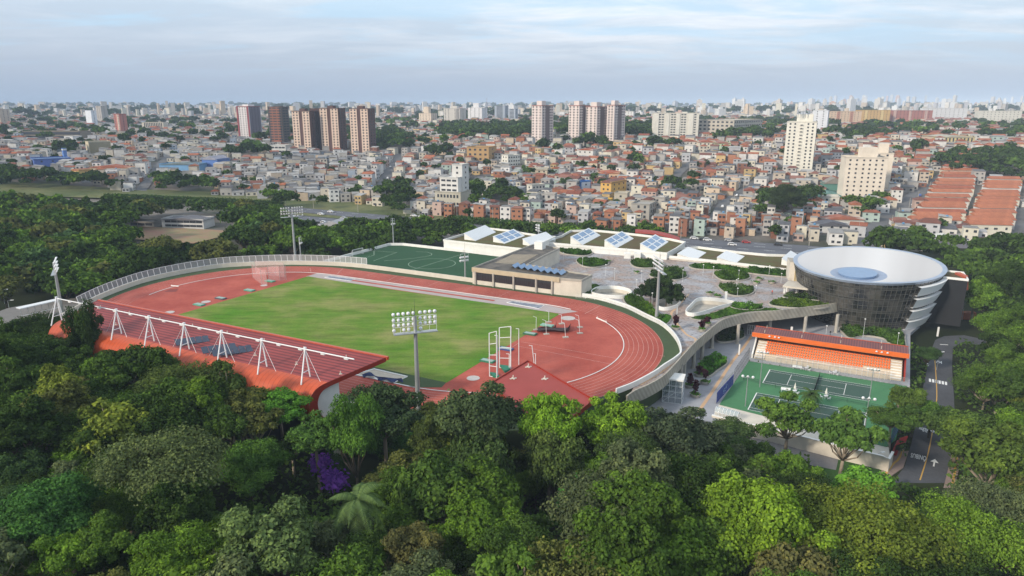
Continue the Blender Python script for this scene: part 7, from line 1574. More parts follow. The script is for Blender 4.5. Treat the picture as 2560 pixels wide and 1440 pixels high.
def special(px, py, key, s, col, label, hs=1.0, top=None, rz=None, clear=.75, z=None):
    """tree whose crown centre shows at (px, py)"""
    hgt = (9.5 if not key.startswith('big') else 11) * s * hs; z0 = GZ if z is None else z
    for _ in range(6): p = G(px, py, z0 + hgt); z0 = H(p.x, p.y) if z is None else z
    p.z = z0; SPECIAL.append((p.x, p.y, 5 * s * clear)); return tree(key, p, s, col, label=label, hs=hs, rz=rz)
def special_at(px, py, Y, key, wpx, col, label, rz=None):
    p = AT(px, py, Y); z0 = H(p.x, p.y); s = wpx / F * Y / (2 * FORMS[key][5]); SPECIAL.append((p.x, p.y, FORMS[key][5] * s * .8))
    return tree(key, (p.x, p.y, z0), s, col, label=label, hs=(p.z - z0) / (FORMS[key][4] * s), rz=rz)
special(1900, 1290, 'big', .98, (0.125, 0.205, 0.022), 'large bright yellow green tree with bare limbs showing, below the courts lawn', 1.05, clear=1.0)
special_at(1375, 1055, 99, 'high0', 150, (0.124, 0.227, 0.023), 'bright green tree overlapping the pointed red roof')
special_at(1525, 1062, 103, 'high1', 180, (0.124, 0.215, 0.023), 'bright green tree at the tip of the deck wall, next to its bright twin')
special_at(1200, 1040, 100, 'high1', 230, (0.055, 0.081, 0.036), 'grey green airy tree with pale twisting limbs before the red corner')
special_at(960, 1030, 110, 'high0', 200, (0.039, 0.065, 0.029), 'dark grey green tree at the end of the red canopy')
special(1075, 1050, 'tall1', .8, (0.058, 0.078, 0.023), 'narrow olive tree at the foot of the near floodlight', 1.0)
special_at(700, 1015, 113, 'high0', 160, (0.065, 0.163, 0.023), 'fresh green round tree against the orange canopy roll')
special(960, 1110, 'tall0', .95, (0.058, 0.130, 0.036), 'soft blue green drooping tree below the canopy end', .95)
special_at(450, 955, 122, 'umbrella1', 220, (.062, .09, .026), 'broad olive green tree in front of the canopy solar panels')
special_at(218, 852, 149, 'round2', 95, (.03, .055, .016), 'dark tree overlapping the second canopy mast')
special_at(325, 922, 130, 'round1', 140, (.038, .066, .018), 'dark green tree under the fourth canopy mast')
special_at(570, 980, 115, 'open2', 150, (.055, .085, .024), 'olive tree before the canopy roll, right of the solar panels')
special_at(120, 885, 142, 'round3', 120, (.035, .06, .018), 'dark tree covering the far end of the orange roll')
special_at(2330, 1038, 136, 'round2', 110, (.05, .09, .02), 'green tree hiding the kerb where the road narrows')
special_at(2235, 1045, 128, 'high1', 130, (.055, .10, .022), 'leafy tree over the blue court fence')
special_at(2400, 1065, 124, 'umbrella2', 190, (.06, .10, .024), 'flat spreading tree leaning over the road arrows')
special(2180, 1330, 'big2', .95, (0.091, 0.124, 0.021), 'huge spreading olive green tree with layered flat branches, near the lower frame edge', .95, clear=1.05)
special(2150, 1215, 'round1', .9, (0.098, 0.221, 0.029), 'fresh green round tree just below the little lawn', .9)
SPX.append((840, 1175, 125, 60)); SPX.append((1900, 1290, 88, 110)); SPX.append((2180, 1330, 84, 160)); SPX.append((640, 1160, 105, 110)); SPX.append((680, 1330, 85, 90)); SPX.append((420, 1150, 105, 100)); SPX.append((1430, 1265, 92, 40)); SPX.append((110, 1270, 90, 110)); SPX.append((2150, 1215, 100, 60)); SPX.append((1315, 1225, 96, 45))
special(620, 1160, 'big', .78, (0.058, 0.117, 0.023), 'large deep green dome tree left of the purple blossoms', .95, clear=1.0)
special(110, 1270, 'big', .85, (0.047, 0.114, 0.029), 'large bluish green tree at the lower left edge of the wood', .95, clear=1.0)
special(420, 1150, 'umbrella1', 1.3, (0.081, 0.107, 0.042), 'wide greyish olive tree beside the deep green dome tree', 1.05)
special(680, 1330, 'open1', 1.25, (0.088, 0.130, 0.046), 'thin-leaved tree with pale bare limbs, low in the middle wood', 1.0)
special(2478, 1115, 'open1', 1.55, (0.072, 0.111, 0.023), 'big olive tree with a pale forked trunk right of the road', .95)
special(2470, 950, 'big2', .72, (0.065, 0.111, 0.023), 'very wide deep green crown right of the road beyond the forked tree', .95)
special_at(1690, 1085, 103, 'high1', 240, (0.052, 0.072, 0.039), 'dark flat tree with a fan of pale branches at the plaza corner')
special_at(1972, 1048, 126, 'open0', 170, (0.078, 0.143, 0.026), 'light green street tree in front of the second tennis court')
special_at(2112, 1090, 116, 'open2', 185, (0.072, 0.137, 0.029), 'feathery green street tree before the court corner')
special(2290, 1010, 'round0', .85, (0.068, 0.137, 0.026), 'round green tree between the courts and the road', .95)
special(2265, 985, 'open1', .9, (0.078, 0.124, 0.026), 'airy green tree with a slim pale trunk over the court edge', 1.1)
special(2320, 880, 'round2', .62, (0.039, 0.078, 0.023), 'dark tree at the end of the orange stand beside the road', .9)
special(1315, 1225, 'tall1', .62, (0.111, 0.195, 0.026), 'small light yellow green drooping tree in the middle wood', 1.0)
special(1430, 1265, 'tall0', .55, (0.065, 0.208, 0.039), 'slim vivid green tree over hanging dry vines', 1.1)
special(1962, 487, 'big', 1.45, (0.034, 0.052, 0.021), 'enormous dark tree standing among the houses left of the cream twin block', 1.0, z=-5, clear=.9)
special(1945, 1105, 'bush0', 1.2, (0.039, 0.078, 0.019), 'dark shrub on the driveway edge near the parked car', 1.0)
special_at(1385, 1165, 94, 'round0', 170, (0.065, 0.098, 0.029), 'dull green tree at the foot of the bright twin trees')
special_at(1560, 1165, 94, 'round2', 170, (0.052, 0.085, 0.026), 'dark green tree below the second bright twin tree')
special_at(1200, 1150, 95, 'round3', 180, (0.046, 0.078, 0.026), 'dark round tree below the airy grey green tree')
special_at(790, 1085, 107, 'high1', 165, (0.058, 0.117, 0.026), 'deep green tree hiding the foot of the grandstand end')
special_at(885, 1095, 104, 'round2', 150, (0.072, 0.150, 0.026), 'fresh green tree just under the white grandstand end wall')
special_at(1080, 1090, 106, 'high0', 120, (0.065, 0.091, 0.026), 'olive tree right below the near floodlight pole')
special_at(1825, 1085, 122, 'high0', 150, (0.052, 0.085, 0.029), 'dark airy tree over the driveway left of the parked car')
# purple flowering tree
pt_ = special(830, 1165, 'round3', .62, (0.046, 0.085, 0.026), 'small tree with violet blossoms in the middle of the wood', .95)
rg = np.random.default_rng(8); zc = 9.2; C_ = []
for c0, r0, n0 in (((-2.6, -2.5, 12.0), 2.0, 520), ((.2, -5.0, 9.6), 1.5, 300), ((2.6, -6.0, 8.2), 2.2, 520)):
    d = rg.normal(size=(n0, 3)); d /= np.linalg.norm(d, axis=1)[:, None]; C_.append(np.array(c0) + rg.normal(size=(n0, 3)) * r0 * [.62, .62, .45] + .5 * np.sin(d * 7))
C_ = np.concatenate(C_); BL = leaf_mat('blossom', .3); o = bpy.data.objects.new('blossom', leaf_mesh('blossom', leaf_quads(C_, rg.normal(size=C_.shape) + [0, -.5, 1], .5, rg), rg.uniform(.3, .8, len(C_)), BL)); COL.objects.link(o); o.parent = pt_; o.color = (.20, .065, .42, 1); o.rotation_euler = (0, 0, -pt_.rotation_euler.z)
# palms
def palm(px, py, h, R, label, z=GZ, n=26, col=(.07, .11, .04), seed=1):
    z0 = z; SPX.append((px, py, 200, R * 15)) if R > 3 else 0
    for _ in range(6): p = G(px, py, z0 + h); z0 = H(p.x, p.y)
    p.z = z0; t_ = thing('palm_tree', label, 'palm', p, rt.uniform(0, 6), 'palms'); SPECIAL.append((p.x, p.y, R * .6)); r_ = random.Random(seed)
    mb = MB(); mb.path([Vector((0, 0, -1)), Vector((.2, 0, h * .5)), Vector((.1, .1, h))], [.32, .24, .2], 8); mb.build('trunk', BARK, t_, True, world=False)
    rg = np.random.default_rng(seed); V, Tt = [], []
    for i in range(n):
        a = 2 * math.pi * i / n + r_.uniform(-.15, .15); el = r_.uniform(.15, 1.1) if i % 2 else r_.uniform(-.2, .5); pts = []
        for k in range(13):
            s = k / 12; pts.append(np.array([math.cos(a) * R * s * math.cos(el * (1 - s * .5)), math.sin(a) * R * s * math.cos(el * (1 - s * .5)), h + R * (math.sin(el) * s * 1.35 - (.95 + .25 * (1 - el)) * s * s)]))
        for k in range(1, 13):
            d = pts[k] - pts[k - 1]; d /= np.linalg.norm(d); sd = np.cross(d, [0, 0, 1]); sd /= np.linalg.norm(sd) + 1e-9; ln = R * .2 * math.sin(math.pi * min(.97, .12 + k / 13.5))
            for j in range(3):
                b0 = pts[k - 1] + (pts[k] - pts[k - 1]) * j / 3
                for sg in (-1, 1): q = b0 + sd * sg * ln + d * ln * .35 - np.array([0, 0, ln * .45]); wv_ = d * .045 * R / 3; V += [b0 - wv_, q, q + wv_ * .6, b0 + wv_ * 1.2]; Tt.append(r_.uniform(.3, .75))
    o = bpy.data.objects.new('fronds', leaf_mesh('palm_fronds', np.array(V), np.array(Tt), LEAF)); COL.objects.link(o); o.parent = t_; o.color = (*col, 1)
palm(893, 1250, 11.5, 4.3, 'big grey green palm standing in the middle of the wood', seed=4, n=22)
palm(2028, 985, 6.5, 3.4, 'palm with drooping fronds in front of the tennis courts', seed=5, col=(.045, .08, .025))
palm(862, 997, 6.0, 2.6, 'small palm beside the white end wall of the grandstand', seed=6, col=(.035, .07, .025)); palm(897, 1003, 5.5, 2.2, 'smaller palm next to another one at the grandstand end', seed=7, col=(.04, .08, .03))
FW = {'dark green': 4, 'deep green': 5, 'mid green': 4, 'fresh green': 2, 'bright green': .8, 'yellow green': .6, 'olive': 3, 'grey green': 1.2, 'brownish green': .5, 'blue green': .8}
LW = {'dark green': 5, 'deep green': 5, 'mid green': 3.5, 'fresh green': .8, 'olive': 2.5, 'blue green': 1}
KN = ['round0', 'round1', 'round2', 'round3', 'umbrella0', 'umbrella1', 'umbrella2', 'tall0', 'tall1', 'open0', 'open1', 'open2', 'open1', 'open2']
KM = ['mid0', 'mid1', 'mid2', 'midu0', 'midu1']
forest([(-60, 860), (60, 825), (190, 815), (250, 860), (330, 880), (330, 920), (420, 990), (560, 990), (640, 1020), (780, 1070), (860, 1070), (1000, 1085), (1100, 1100), (1200, 1130), (1300, 1120), (1420, 1120), (1560, 1120), (1700, 1130), (1840, 1128), (1980, 1165), (2060, 1255), (2230, 1262), (2300, 1262), (2400, 1268), (2470, 1230), (2640, 1200), (2700, 1620), (-200, 1620)], 6.0, .58, 1.15, FW, KN, .97, 9.0, (36, 165))
forest([(840, 1045), (1750, 1045), (1750, 1150), (840, 1160)], 4.2, .8, 1.5, FW, ['bush0', 'bush1'], .8, 2.5, (95, 150))

forest([(-60, 810), (60, 800), (190, 815), (250, 870), (420, 960), (640, 1010), (640, 1110), (-60, 1110)], 7.0, .9, 1.2, {'dark green': 8, 'deep green': 3}, KN, .5, 9.0, (80, 190))
forest([(2400, 830), (2440, 650), (2560, 640), (2660, 640), (2660, 1220), (2440, 1180), (2405, 1000)], 8.5, .9, 1.3, {'deep green': 4, 'mid green': 5, 'fresh green': 3, 'yellow green': 1, 'dark green': 2}, KN[:10], 1, 9.0, (110, 330))
forest([(-60, 480), (130, 505), (280, 498), (420, 520), (560, 545), (700, 555), (735, 600), (735, 626), (690, 628), (500, 640), (420, 655), (300, 690), (200, 722), (180, 715), (120, 700), (60, 700), (-60, 740)], 9.5, .95, 1.45, LW, KM, 1, 8.5, (190, 440))
forest([(560, 545), (700, 535), (740, 560), (850, 565), (930, 555), (1100, 562), (1250, 572), (1290, 565), (1400, 566), (1430, 560), (1560, 568), (1690, 575), (1700, 592), (1560, 580), (1420, 575), (1300, 585), (1180, 590), (1105, 596), (985, 606), (900, 630), (770, 636), (735, 620)], 8.0, .7, 1.1, {'dark green': 3, 'deep green': 4, 'mid green': 4, 'fresh green': 1.2}, KM, 1, 8.5, (255, 400))
forest([(2140, 600), (2200, 580), (2300, 585), (2420, 615), (2560, 600), (2640, 640), (2480, 660), (2410, 690), (2380, 640), (2300, 615), (2200, 612)], 8.5, .8, 1.2, {'dark green': 3, 'deep green': 4, 'mid green': 3}, KM, .9, 8.5, (230, 420))
forest([(280, 530), (420, 508), (560, 512), (700, 528), (700, 545), (560, 540), (420, 530)], 9, .7, 1.0, LW, KM, .9, 7, (300, 480))
for poly in WOODS:
    P = [T(x, y) for x, y in poly]; D_ = sum(p.y for p in P) / len(P); sp = 9 if D_ < 600 else 12; xs = [p.x for p in P]; ys = [p.y for p in P]; y = min(ys)
    q = [(p.x, p.y) for p in P]
    while y < max(ys):
        x = min(xs)
        while x < max(xs):
            u, v = x + rt.uniform(-3, 3), y + rt.uniform(-3, 3); x += sp
            if inpoly(u, v, q) and rt.random() < .78 and not any(inpoly(u, v, f_) for f_ in FOOT): n_, c = pal({'dark green': 6, 'deep green': 3, 'mid green': 1}); cand(u, v, rt.choice(KM), rt.uniform(.6, 1.2) * (1 if D_ < 600 else 1.2), c, n_)
        y += sp
hx = {}
for h in HOUSES: hx.setdefault((int(h['x'] // 20), int(h['y'] // 20)), []).append(h)
for k in range(1500):                          # scattered street and yard trees
    Y = rt.uniform(335, 1700); X = rt.uniform(-.78, .78) * Y; z = H(X, Y); px, py = PJ((X, Y, z))
    if py > interp(px, YL) or any(inpoly(X, Y, f_) for f_ in FOOT): continue
    if any(dline(X, Y, L_) < 7 for L_ in [hw1, hw2] + streets) or any(abs(X - a) < 14 and abs(Y - b_) < 7 for a, b_ in ROWB): continue
    if any(xa < px < xb and Y < Y0 and Y > Y0 * .8 and py < yb + 8 for xa, xb, yt, yb, Y0 in BIG): continue
    if 372 < py and rt.random() < .45: continue
    n_, c = pal({'dark green': 6, 'deep green': 3, 'mid green': 1.5}); cand(X, Y, rt.choice(KM), rt.uniform(.45, .95) * (1 if Y < 800 else 1.5), c, n_)
CAND.sort(key=lambda t: -t[0])
vis = [c for c in CAND if -60 < c[9] < 2620 and c[10] < 1560]
near_t, far_t = vis[:262], vis[262:]
FORMN = {'bush': 'shrub', 'high': 'tree', 'round': 'round tree', 'umbrella': 'flat-topped tree', 'tall': 'tall tree', 'open': 'open airy tree', 'mid': 'bushy tree', 'midu': 'spreading tree'}
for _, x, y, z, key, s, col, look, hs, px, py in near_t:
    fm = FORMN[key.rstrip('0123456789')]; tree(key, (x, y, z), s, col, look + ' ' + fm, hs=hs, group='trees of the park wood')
tmarks = [('the purple blossoms', 830, 1165), ('the big wood palm', 893, 1270), ('the near floodlight', 1045, 960), ('the red canopy end', 850, 1000), ('the canopy solar panels', 520, 880), ('the white lift tower', 1690, 1000), ('the pointed red roof', 1330, 980), ('the blue banner', 1810, 1000),
          ('the bright yellow green tree', 1900, 1290), ('the olive layered tree', 2180, 1330), ('the ONIBUS road writing', 2300, 1140), ('the forked pale trunk', 2450, 1120), ('the round glass hall', 2200, 760), ('the deep green dome tree', 620, 1160), ('the bluish green tree', 110, 1270), ('the canopy far end', 150, 800),
          ('the curved fence start', 200, 740), ('the curved fence bend', 480, 650), ('the dirt yard', 450, 590), ('the far bend floodlight', 738, 600), ('the pitch corner light', 984, 590), ('the turf-roofed sheds', 1300, 590), ('the orange stand', 2080, 860), ('the black annex', 2390, 740), ('the enormous dark tree', 1960, 505), ('the vivid slim tree', 1430, 1265), ('the thin pale-limbed tree', 680, 1330), ('the little lawn', 2150, 1170)]
rank_labels(TREES, tmarks, None)
# every smaller, farther tree: one mass
Vs, Ts, Cs = [], [], []
rgf = np.random.default_rng(4)
for y_ in range(800):
    Y = rt.uniform(1700, 6500); X = rt.uniform(-.78, .78) * Y; far_t.append((0, X, Y, H(X, Y), rt.choice(KM), rt.uniform(1.0, 2.4) * (1 + Y / 6000), tuple(v * 1.0 for v in PAL['dark green']), '', .8, 0, 0))
for _, x, y, z, key, s, col, look, hs, px, py in far_t:
    V, Tt = FORMS[key][2:4]; n = len(V) // 4; m_ = 2200 if y < 170 else 600 if y < 500 else (230 if y < 900 else (110 if y < 1700 else 60)); m_ = min(m_, n); pick = rgf.choice(n, m_, replace=False); q = V.reshape(n, 4, 3)[pick]; cc_ = q.mean(1, keepdims=True); gr = math.sqrt(n / m_) * .8
    q = cc_ + (q - cc_) * gr; a = rgf.uniform(0, 6.28); ca, sa = math.cos(a), math.sin(a); R_ = np.array([[ca, sa, 0], [-sa, ca, 0], [0, 0, 1]]); q = (q @ R_) * np.array([s, s, s * hs]) + np.array([x, y, z]); Vs.append(q.reshape(-1, 3)); Ts.append(Tt[pick]); Cs.append(np.tile(np.array(col), (m_, 1)))
Vs, Ts, Cs = np.concatenate(Vs), np.concatenate(Ts), np.concatenate(Cs)
LF2 = leaf_mat('leaf_mass'); t = LF2.node_tree; ca_ = N(t, 'ShaderNodeAttribute', attribute_name='col')
mxn = [n for n in t.nodes if n.bl_idname == 'ShaderNodeMix'][0]; t.links.new(ca_.outputs['Color'], mxn.inputs[6])
me = leaf_mesh('distant_trees', Vs, Ts, LF2); at = me.attributes.new('col', 'FLOAT_COLOR', 'FACE'); at.data.foreach_set('color', np.concatenate([Cs, np.ones((len(Cs), 1))], 1).astype('f').ravel())
o = bpy.data.objects.new('distant_trees', me); COL.objects.link(o); tag(o, 'the many small far trees between the houses and in the woods', kind='stuff')
# hedge along the highway verge and low undergrowth in the park
def mass(name, pts_px, z0, h, w, n, leaf, col, seed):
    rg = np.random.default_rng(seed); P = [T(x, y) for x, y in pts_px]; P = resample(smooth(P, 6), 1.5); idx = rg.integers(0, len(P), n); c = np.array([(P[i].x, P[i].y, H(P[i].x, P[i].y)) for i in idx]) + np.stack([rg.uniform(-w, w, n), rg.uniform(-w, w, n), rg.uniform(0, h, n)], 1)
    nr = rg.normal(size=c.shape) + [0, -.3, 1]; nr /= np.linalg.norm(nr, axis=1)[:, None]; o = bpy.data.objects.new(name, leaf_mesh(name, leaf_quads(c, nr, leaf, rg), np.clip(.5 + rg.normal(size=n) * .2, 0, 1), LEAF)); COL.objects.link(o); o.color = (*col, 1); tag(o, kind='stuff')
mass('hedge_growth', [(270, 500), (420, 506), (560, 512), (680, 520), (700, 524)], 0, 4.5, 3, 9000, .8, (.035, .065, .018), 2)
mass('bank_growth', [(1130, 556), (1200, 562), (1290, 570), (1400, 580), (1500, 590), (1600, 600)], 0, 4, 3, 7000, .8, (.035, .07, .018), 3)
rg = np.random.default_rng(9); n = 80000; u = rg.uniform(-1, 1, n); yy = 40 + 150 * rg.uniform(0, 1, n) ** .8; xx = u * (yy * .85 + 10); ok = np.ones(n, bool)
ex2 = [q for q in EXW]
keep = [i for i in range(n) if not any(inpoly(xx[i], yy[i], q) for q in ex2)]
xx, yy = xx[keep], yy[keep]; n = len(xx); hgt = 1.5 + 1.6 * np.sin(xx * .35) * np.cos(yy * .3) + rg.uniform(0, 1.2, n); c = np.stack([xx, yy, np.array([H(a_, b_) for a_, b_ in zip(xx, yy)]) + np.maximum(.2, hgt)], 1)
lawnP = [(p.x, p.y) for p in (G(x, y, ZG) for x, y in ((2030, 1165), (2100, 1132), (2235, 1130), (2260, 1215), (2120, 1245), (2020, 1235)))]; drv = [(p.x, p.y) for p in (G(x, y, ZG) for x, y in ((1040, 1050), (1740, 1055), (2110, 1128), (2100, 1180), (1560, 1130), (1040, 1095)))]
kk = np.array([not (inpoly(a, b_, lawnP) or inpoly(a, b_, drv)) for a, b_ in zip(xx, yy)]); c = c[kk]; n = len(c); nr = rg.normal(size=c.shape) * .7 + [0, 0, 1]; nr /= np.linalg.norm(nr, axis=1)[:, None]
o = bpy.data.objects.new('undergrowth', leaf_mesh('undergrowth', leaf_quads(c, nr, .6, rg), np.clip(.45 + rg.normal(size=n) * .18, 0, 1), LEAF)); COL.objects.link(o); o.color = (.05, .09, .02, 1); tag(o, kind='stuff')

# ------------------------------------------------------------------ cars
CARP = mat('car_paint', (1, 1, 1), .3, obj=True, spec=.6); TYRE = mat('tyre', (.02, .02, .02), .9)
b1 = MB(); b1.hexa([(-2.1, -.85, .25), (2.1, -.85, .25), (2.1, .85, .25), (-2.1, .85, .25)], [(-2.05, -.8, .85), (2.1, -.8, .75), (2.1, .8, .75), (-2.05, .8, .85)]); b1.hexa([(-1.9, -.78, .84), (1.1, -.78, .84), (1.1, .78, .84), (-1.9, .78, .84)], [(-1.4, -.64, 1.42), (.35, -.64, 1.42), (.35, .64, 1.42), (-1.4, .64, 1.42)]); cbm = b1.mesh('body', False, [CARP])
b2 = MB(); b2.hexa([(-1.72, -.80, .9), (.95, -.80, .9), (.95, .80, .9), (-1.72, .80, .9)], [(-1.38, -.67, 1.33), (.42, -.67, 1.33), (.42, .67, 1.33), (-1.38, .67, 1.33)]); cgm = b2.mesh('windows', False, [GLASSD])
b3 = MB(); b3.tube((0, -.1, 0), (0, .1, 0), .33, n=12); cwm = b3.mesh('wheel', False, [TYRE])
CR = []
def car(px, py, color, cn_, road_=None, z=None, lab=None, rz=None, big=1.0):
    p = T(px, py) if z is None else G(px, py, z); p.z = (H(p.x, p.y) + .5) if z is None else z; a = 0
    if road_ is not None:
        j = min(range(len(road_) - 1), key=lambda i: math.hypot(road_[i][0] - p.x, road_[i][1] - p.y)); a = math.atan2(road_[j + 1][1] - road_[j][1], road_[j + 1][0] - road_[j][0])
    a = rz if rz is not None else a; t_ = thing('car', lab, 'car', p, a, 'cars on the roads'); t_.scale = (big,) * 3
    for me, n_ in ((cbm, 'body'), (cgm, 'windows')): o = bpy.data.objects.new(n_, me); COL.objects.link(o); o.parent = t_; o.color = (*color, 1)
    for sx in (-1.3, 1.35):
        for sy in (-.75, .75): o = bpy.data.objects.new('wheel', cwm); COL.objects.link(o); o.parent = t_; o.location = (sx, sy, .33)
    if lab is None: CR.append([t_, cn_ + ' car', px, py])
WH, SI, BKc, RD, BU = (.65, .65, .66), (.4, .41, .43), (.03, .03, .035), (.35, .03, .03), (.05, .1, .3)
for x, y, c, n_, r_ in ((803, 539, WH, 'white', hw1), (827, 533, WH, 'white', hw1), (733, 546, WH, 'white', hw2), (810, 560, WH, 'white', hw2), (712, 551, SI, 'silver', hw2), (405, 524, WH, 'white', None), (1035, 543, WH, 'white', hw1), (1055, 545, WH, 'white', hw1), (1076, 547, RD, 'red', hw1), (1120, 551, BKc, 'black', hw1), (1735, 600, WH, 'white', hw1), (1768, 604, WH, 'white', hw1), (1758, 603, BKc, 'black', hw1), (1822, 605, SI, 'silver', hw1), (1840, 607, BKc, 'black', hw1), (1865, 610, RD, 'red', hw1), (1830, 616, WH, 'white', hw2), (1945, 616, BKc, 'black', hw1), (1180, 556, WH, 'white', hw1), (860, 549, SI, 'silver', hw1),
                        (2240, 560, WH, 'white', streets[1]), (2225, 575, BKc, 'black', streets[1]), (2262, 535, SI, 'silver', streets[1]), (2282, 515, WH, 'white', streets[1]), (2250, 545, BKc, 'black', streets[1]), (2205, 595, BKc, 'black', streets[1]), (2300, 492, BU, 'blue', streets[1]), (2185, 608, WH, 'white', streets[1]), (2210, 583, SI, 'silver', streets[1]), (1842, 492, WH, 'white', streets[2]), (1828, 503, BKc, 'black', streets[2]), (1868, 478, SI, 'silver', streets[2]), (1806, 520, WH, 'white', streets[2]), (976, 420, SI, 'silver', streets[0]), (969, 448, WH, 'white', streets[0]), (2560, 505, WH, 'white', streets[6])): car(x, y, c, n_, r_)
rank_labels(CR, marks + [('the near verge', 800, 530), ('the low block sheds', 1850, 650), ('the far bend floodlight', 738, 560)], None)
car(1912, 1072, (.03, .05, .10), 'dark blue', z=ZG + .02, lab='dark blue car parked on the driveway under the cream retaining wall', rz=-.4)

UP = []
for L_, nn_ in ((streets[1], 9), (streets[2], 6), (streets[0], 5), (hw1, 12)):
    for i in range(nn_):
        a = L_[int((i + .5) * (len(L_) - 1) / nn_)]; b_ = L_[min(len(L_) - 1, int((i + .5) * (len(L_) - 1) / nn_) + 1)]; d = Vector((b_[0] - a[0], b_[1] - a[1], 0)).normalized(); p = Vector((a[0], a[1], 0)) + Vector((-d.y, d.x, 0)) * (9.5 if L_ is hw1 else 6.2); p.z = H(p.x, p.y)
        if PJ(p)[0] > 2560 or PJ(p)[0] < 0: continue
        t_ = thing('utility_pole', None, 'utility pole', p, math.atan2(d.y, d.x), 'utility poles along the streets'); mb = MB(); mb.tube((0, 0, -1), (0, 0, 9.5), .17, .11, 6); mb.build('pole', CONC, t_, world=False); mb = MB(); mb.box((0, 0, 8.6), (.12, 2.2, .14)); mb.build('crossarm', BARK, t_, world=False); UP.append([t_, 'grey utility pole by the street', *PJ(p)])
rank_labels(UP, marks, None)

# ------------------------------------------------------------------ people
def person(p, col, lab, rz=0, pose=.12, leg=(.03, .035, .06)):
    me = bpy.data.meshes.new('person'); J = [(0, 0, .95), (0, 0, 1.2), (0, 0, 1.42), (0, 0, 1.52), (0, .01, 1.66), (.1, 0, .9), (.11, pose, .5), (.12, pose * .6, .06), (-.1, 0, .9), (-.11, -pose, .5), (-.12, -pose * 1.6, .06), (.2, 0, 1.4), (.26, -pose * .6, 1.12), (.27, .04 - pose * .3, .86), (-.2, 0, 1.4), (-.26, pose * .6, 1.12), (-.27, .04 + pose * .3, .86), (.12, pose * .6 + .16, .04), (-.12, -pose * 1.6 + .16, .04), (.27, .06, .78), (-.27, .08, .78)]
    R_ = [.14, .13, .15, .06, .105, .09, .062, .045, .09, .062, .045, .06, .045, .034, .06, .045, .034, .04, .04, .03, .03]; E_ = [(0, 1), (1, 2), (2, 3), (3, 4), (0, 5), (5, 6), (6, 7), (0, 8), (8, 9), (9, 10), (2, 11), (11, 12), (12, 13), (2, 14), (14, 15), (15, 16), (7, 17), (10, 18), (13, 19), (16, 20)]
    me.from_pydata(J, E_, []); o = bpy.data.objects.new('person', me); COL.objects.link(o); o.modifiers.new('skin', 'SKIN'); 
    for i, r in enumerate(R_): me.skin_vertices[0].data[i].radius = (r, r)
    me.skin_vertices[0].data[0].use_root = True; o.modifiers.new('sub', 'SUBSURF').render_levels = 1
    m = bpy.data.materials.new('clothing'); m.use_nodes = True; t = m.node_tree; b = t.nodes['Principled BSDF']; tcn = N(t, 'ShaderNodeTexCoord'); sp = N(t, 'ShaderNodeSeparateXYZ'); t.links.new(tcn.outputs['Object'], sp.inputs[0]); mr = N(t, 'ShaderNodeMath', operation='DIVIDE'); mr.inputs[1].default_value = 2; t.links.new(sp.outputs[2], mr.inputs[0])
    rp = ramp(t, [(0, (.02, .02, .02)), (.05, leg), (.46, col), (.745, (.35, .2, .14)), (.865, (.02, .015, .01))], 'CONSTANT'); t.links.new(mr.outputs[0], rp.inputs[0]); t.links.new(rp.outputs[0], b.inputs['Base Color']); me.materials.append(m)
    o.location = p; o.rotation_euler = (0, 0, rz); tag(o, lab, 'person', 'people on foot')
person(G(2075, 839, ZP), (.02, .02, .025), 'person in dark clothes walking behind the orange stand roof', .6); person(G(1930, 737, 0), (.5, .08, .05), 'person in a red top on the deck left of the totem by the porch', 2.0)
person(G(1903, 894, ZP), (.03, .03, .03), 'person in black standing at the stand steps, closer to the fence', .3, .05); person(G(1918, 896, ZP), (.25, .2, .2), 'person in grey at the stand steps, beside the one in black', -.4, .05); person(G(1775, 934, ZP), (.55, .25, .15), 'person in an orange top at the tip of the green plaza bed', 1.4)

# ------------------------------------------------------------------ walkway at the far end of the canopy, street lamps
wk = thing('covered_walkway', 'long white flat walkway roof on posts at the far end of the grandstand', 'walkway', G(100, 775)); a, b_ = G(45, 771, .5), G(148, 748, .5); d = (b_ - a).normalized(); n_ = Vector((-d.y, d.x, 0)); mb = MB()
P = [a - n_ * 1.3, b_ - n_ * 1.3, b_ + n_ * 1.3, a + n_ * 1.3]; mb.hexa([p + Vector((0, 0, -.1)) for p in P], [p + Vector((0, 0, .12)) for p in P]); mb.build('roof', WHITEM, wk)
for k in range(6): mb = MB(); p = a.lerp(b_, (k + .3) / 6); mb.tube(p, p - Vector((0, 0, 3.4)), .09, n=5); mb.build('post', STEEL, wk)
mb = MB(); mb.tube(a + Vector((0, 0, -2.3)) - n_, b_ + Vector((0, 0, -2.3)) - n_, .07, n=4); mb.build('rail', WHITEM, wk)
sheet('park_path', [G(x, y, -3.2) for x, y in ((-60, 800), (20, 770), (120, 752), (190, 745), (215, 770), (150, 792), (60, 800), (-60, 830))], -3.2, mat('path_grey', (.2, .19, .18), .9, noise=.2, nscale=.2), th=1)
for x, y, yt, z, s in ((1456 + 880, 1145 + 47, 1150, ZG, ''),): pass
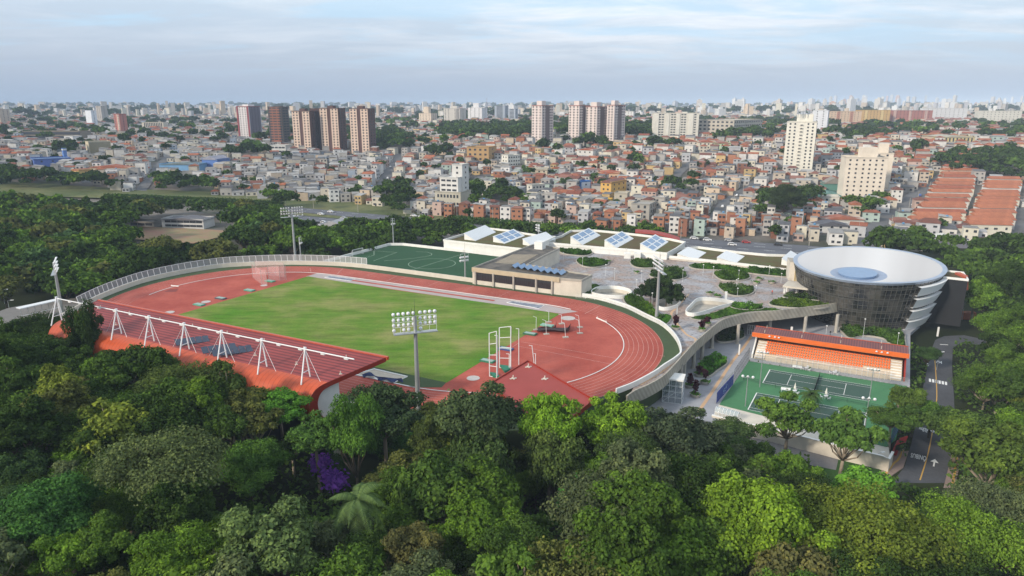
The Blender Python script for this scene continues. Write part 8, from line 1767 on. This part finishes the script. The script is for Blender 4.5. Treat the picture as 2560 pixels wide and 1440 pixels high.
for x, y, yt, z, lb in ((2190, 1168, 1134, ZG, 'street lamp with a flat white head on the little lawn'), (2446, 1228, 1200, ZG, 'street lamp with a flat head at the foot of the forked pale tree'), (2341, 925, 882, ZG, 'street lamp leaning over the road near the dark tree'), (12, 760, 725, -3, 'street lamp by the grey path at the far left'), (23, 772, 752, -3, 'short street lamp with an orange box on the grey path'), (2405, 800, 742, ZG, 'street lamp beside the black annex'), (2142, 612, 545, -6, 'tall bare street pole where the avenue meets the highway')):
    p = G(x, y, z); h = AT(x, yt, p.y).z - z; t_ = thing('street_lamp', lb, 'street lamp', p, .3, 'street lamps'); mb = MB(); mb.tube((0, 0, 0), (0, 0, h), .09, .06, 6); mb.build('pole', STEEL, t_, world=False); mb = MB(); mb.tube((0, 0, h), (1.1, 0, h + .15), .05, n=4); mb.build('arm', STEEL, t_, world=False); mb = MB(); mb.box((1.2, 0, h + .08), (.9, .35, .12)); mb.build('lamp_head', WHITE, t_, world=False)
oc = thing('orange_container', 'pair of orange containers on the grass behind the black annex', 'container', G(2420, 795, ZG))
for k in range(2): mb = MB(); mb.box(G(2410 + 15 * k, 797, ZG), (2.6, 2.2, 2.4), -.15); mb.build('container_box', mat('container_orange', (.5, .14, .05), .6, noise=.2, nscale=.8), oc)
# ------------------------------------------------------------------ haze
hzm = bpy.data.materials.new('haze'); hzm.use_nodes = True; t = hzm.node_tree; t.nodes.clear(); pv_ = N(t, 'ShaderNodeVolumePrincipled'); pv_.inputs['Color'].default_value = (.66, .80, 1.0, 1); pv_.inputs['Density'].default_value = HAZE; pv_.inputs['Anisotropy'].default_value = -.3
oo = N(t, 'ShaderNodeOutputMaterial'); t.links.new(pv_.outputs[0], oo.inputs['Volume'])
mb = MB(); mb.hexa([(-14000, -400, -17), (14000, -400, -17), (14000, 11600, -17), (-14000, 11600, -17)], [(-14000, -400, 150), (14000, -400, 150), (14000, 11600, 150), (-14000, 11600, 150)]); o = mb.build('haze', hzm); tag(o, kind='stuff')
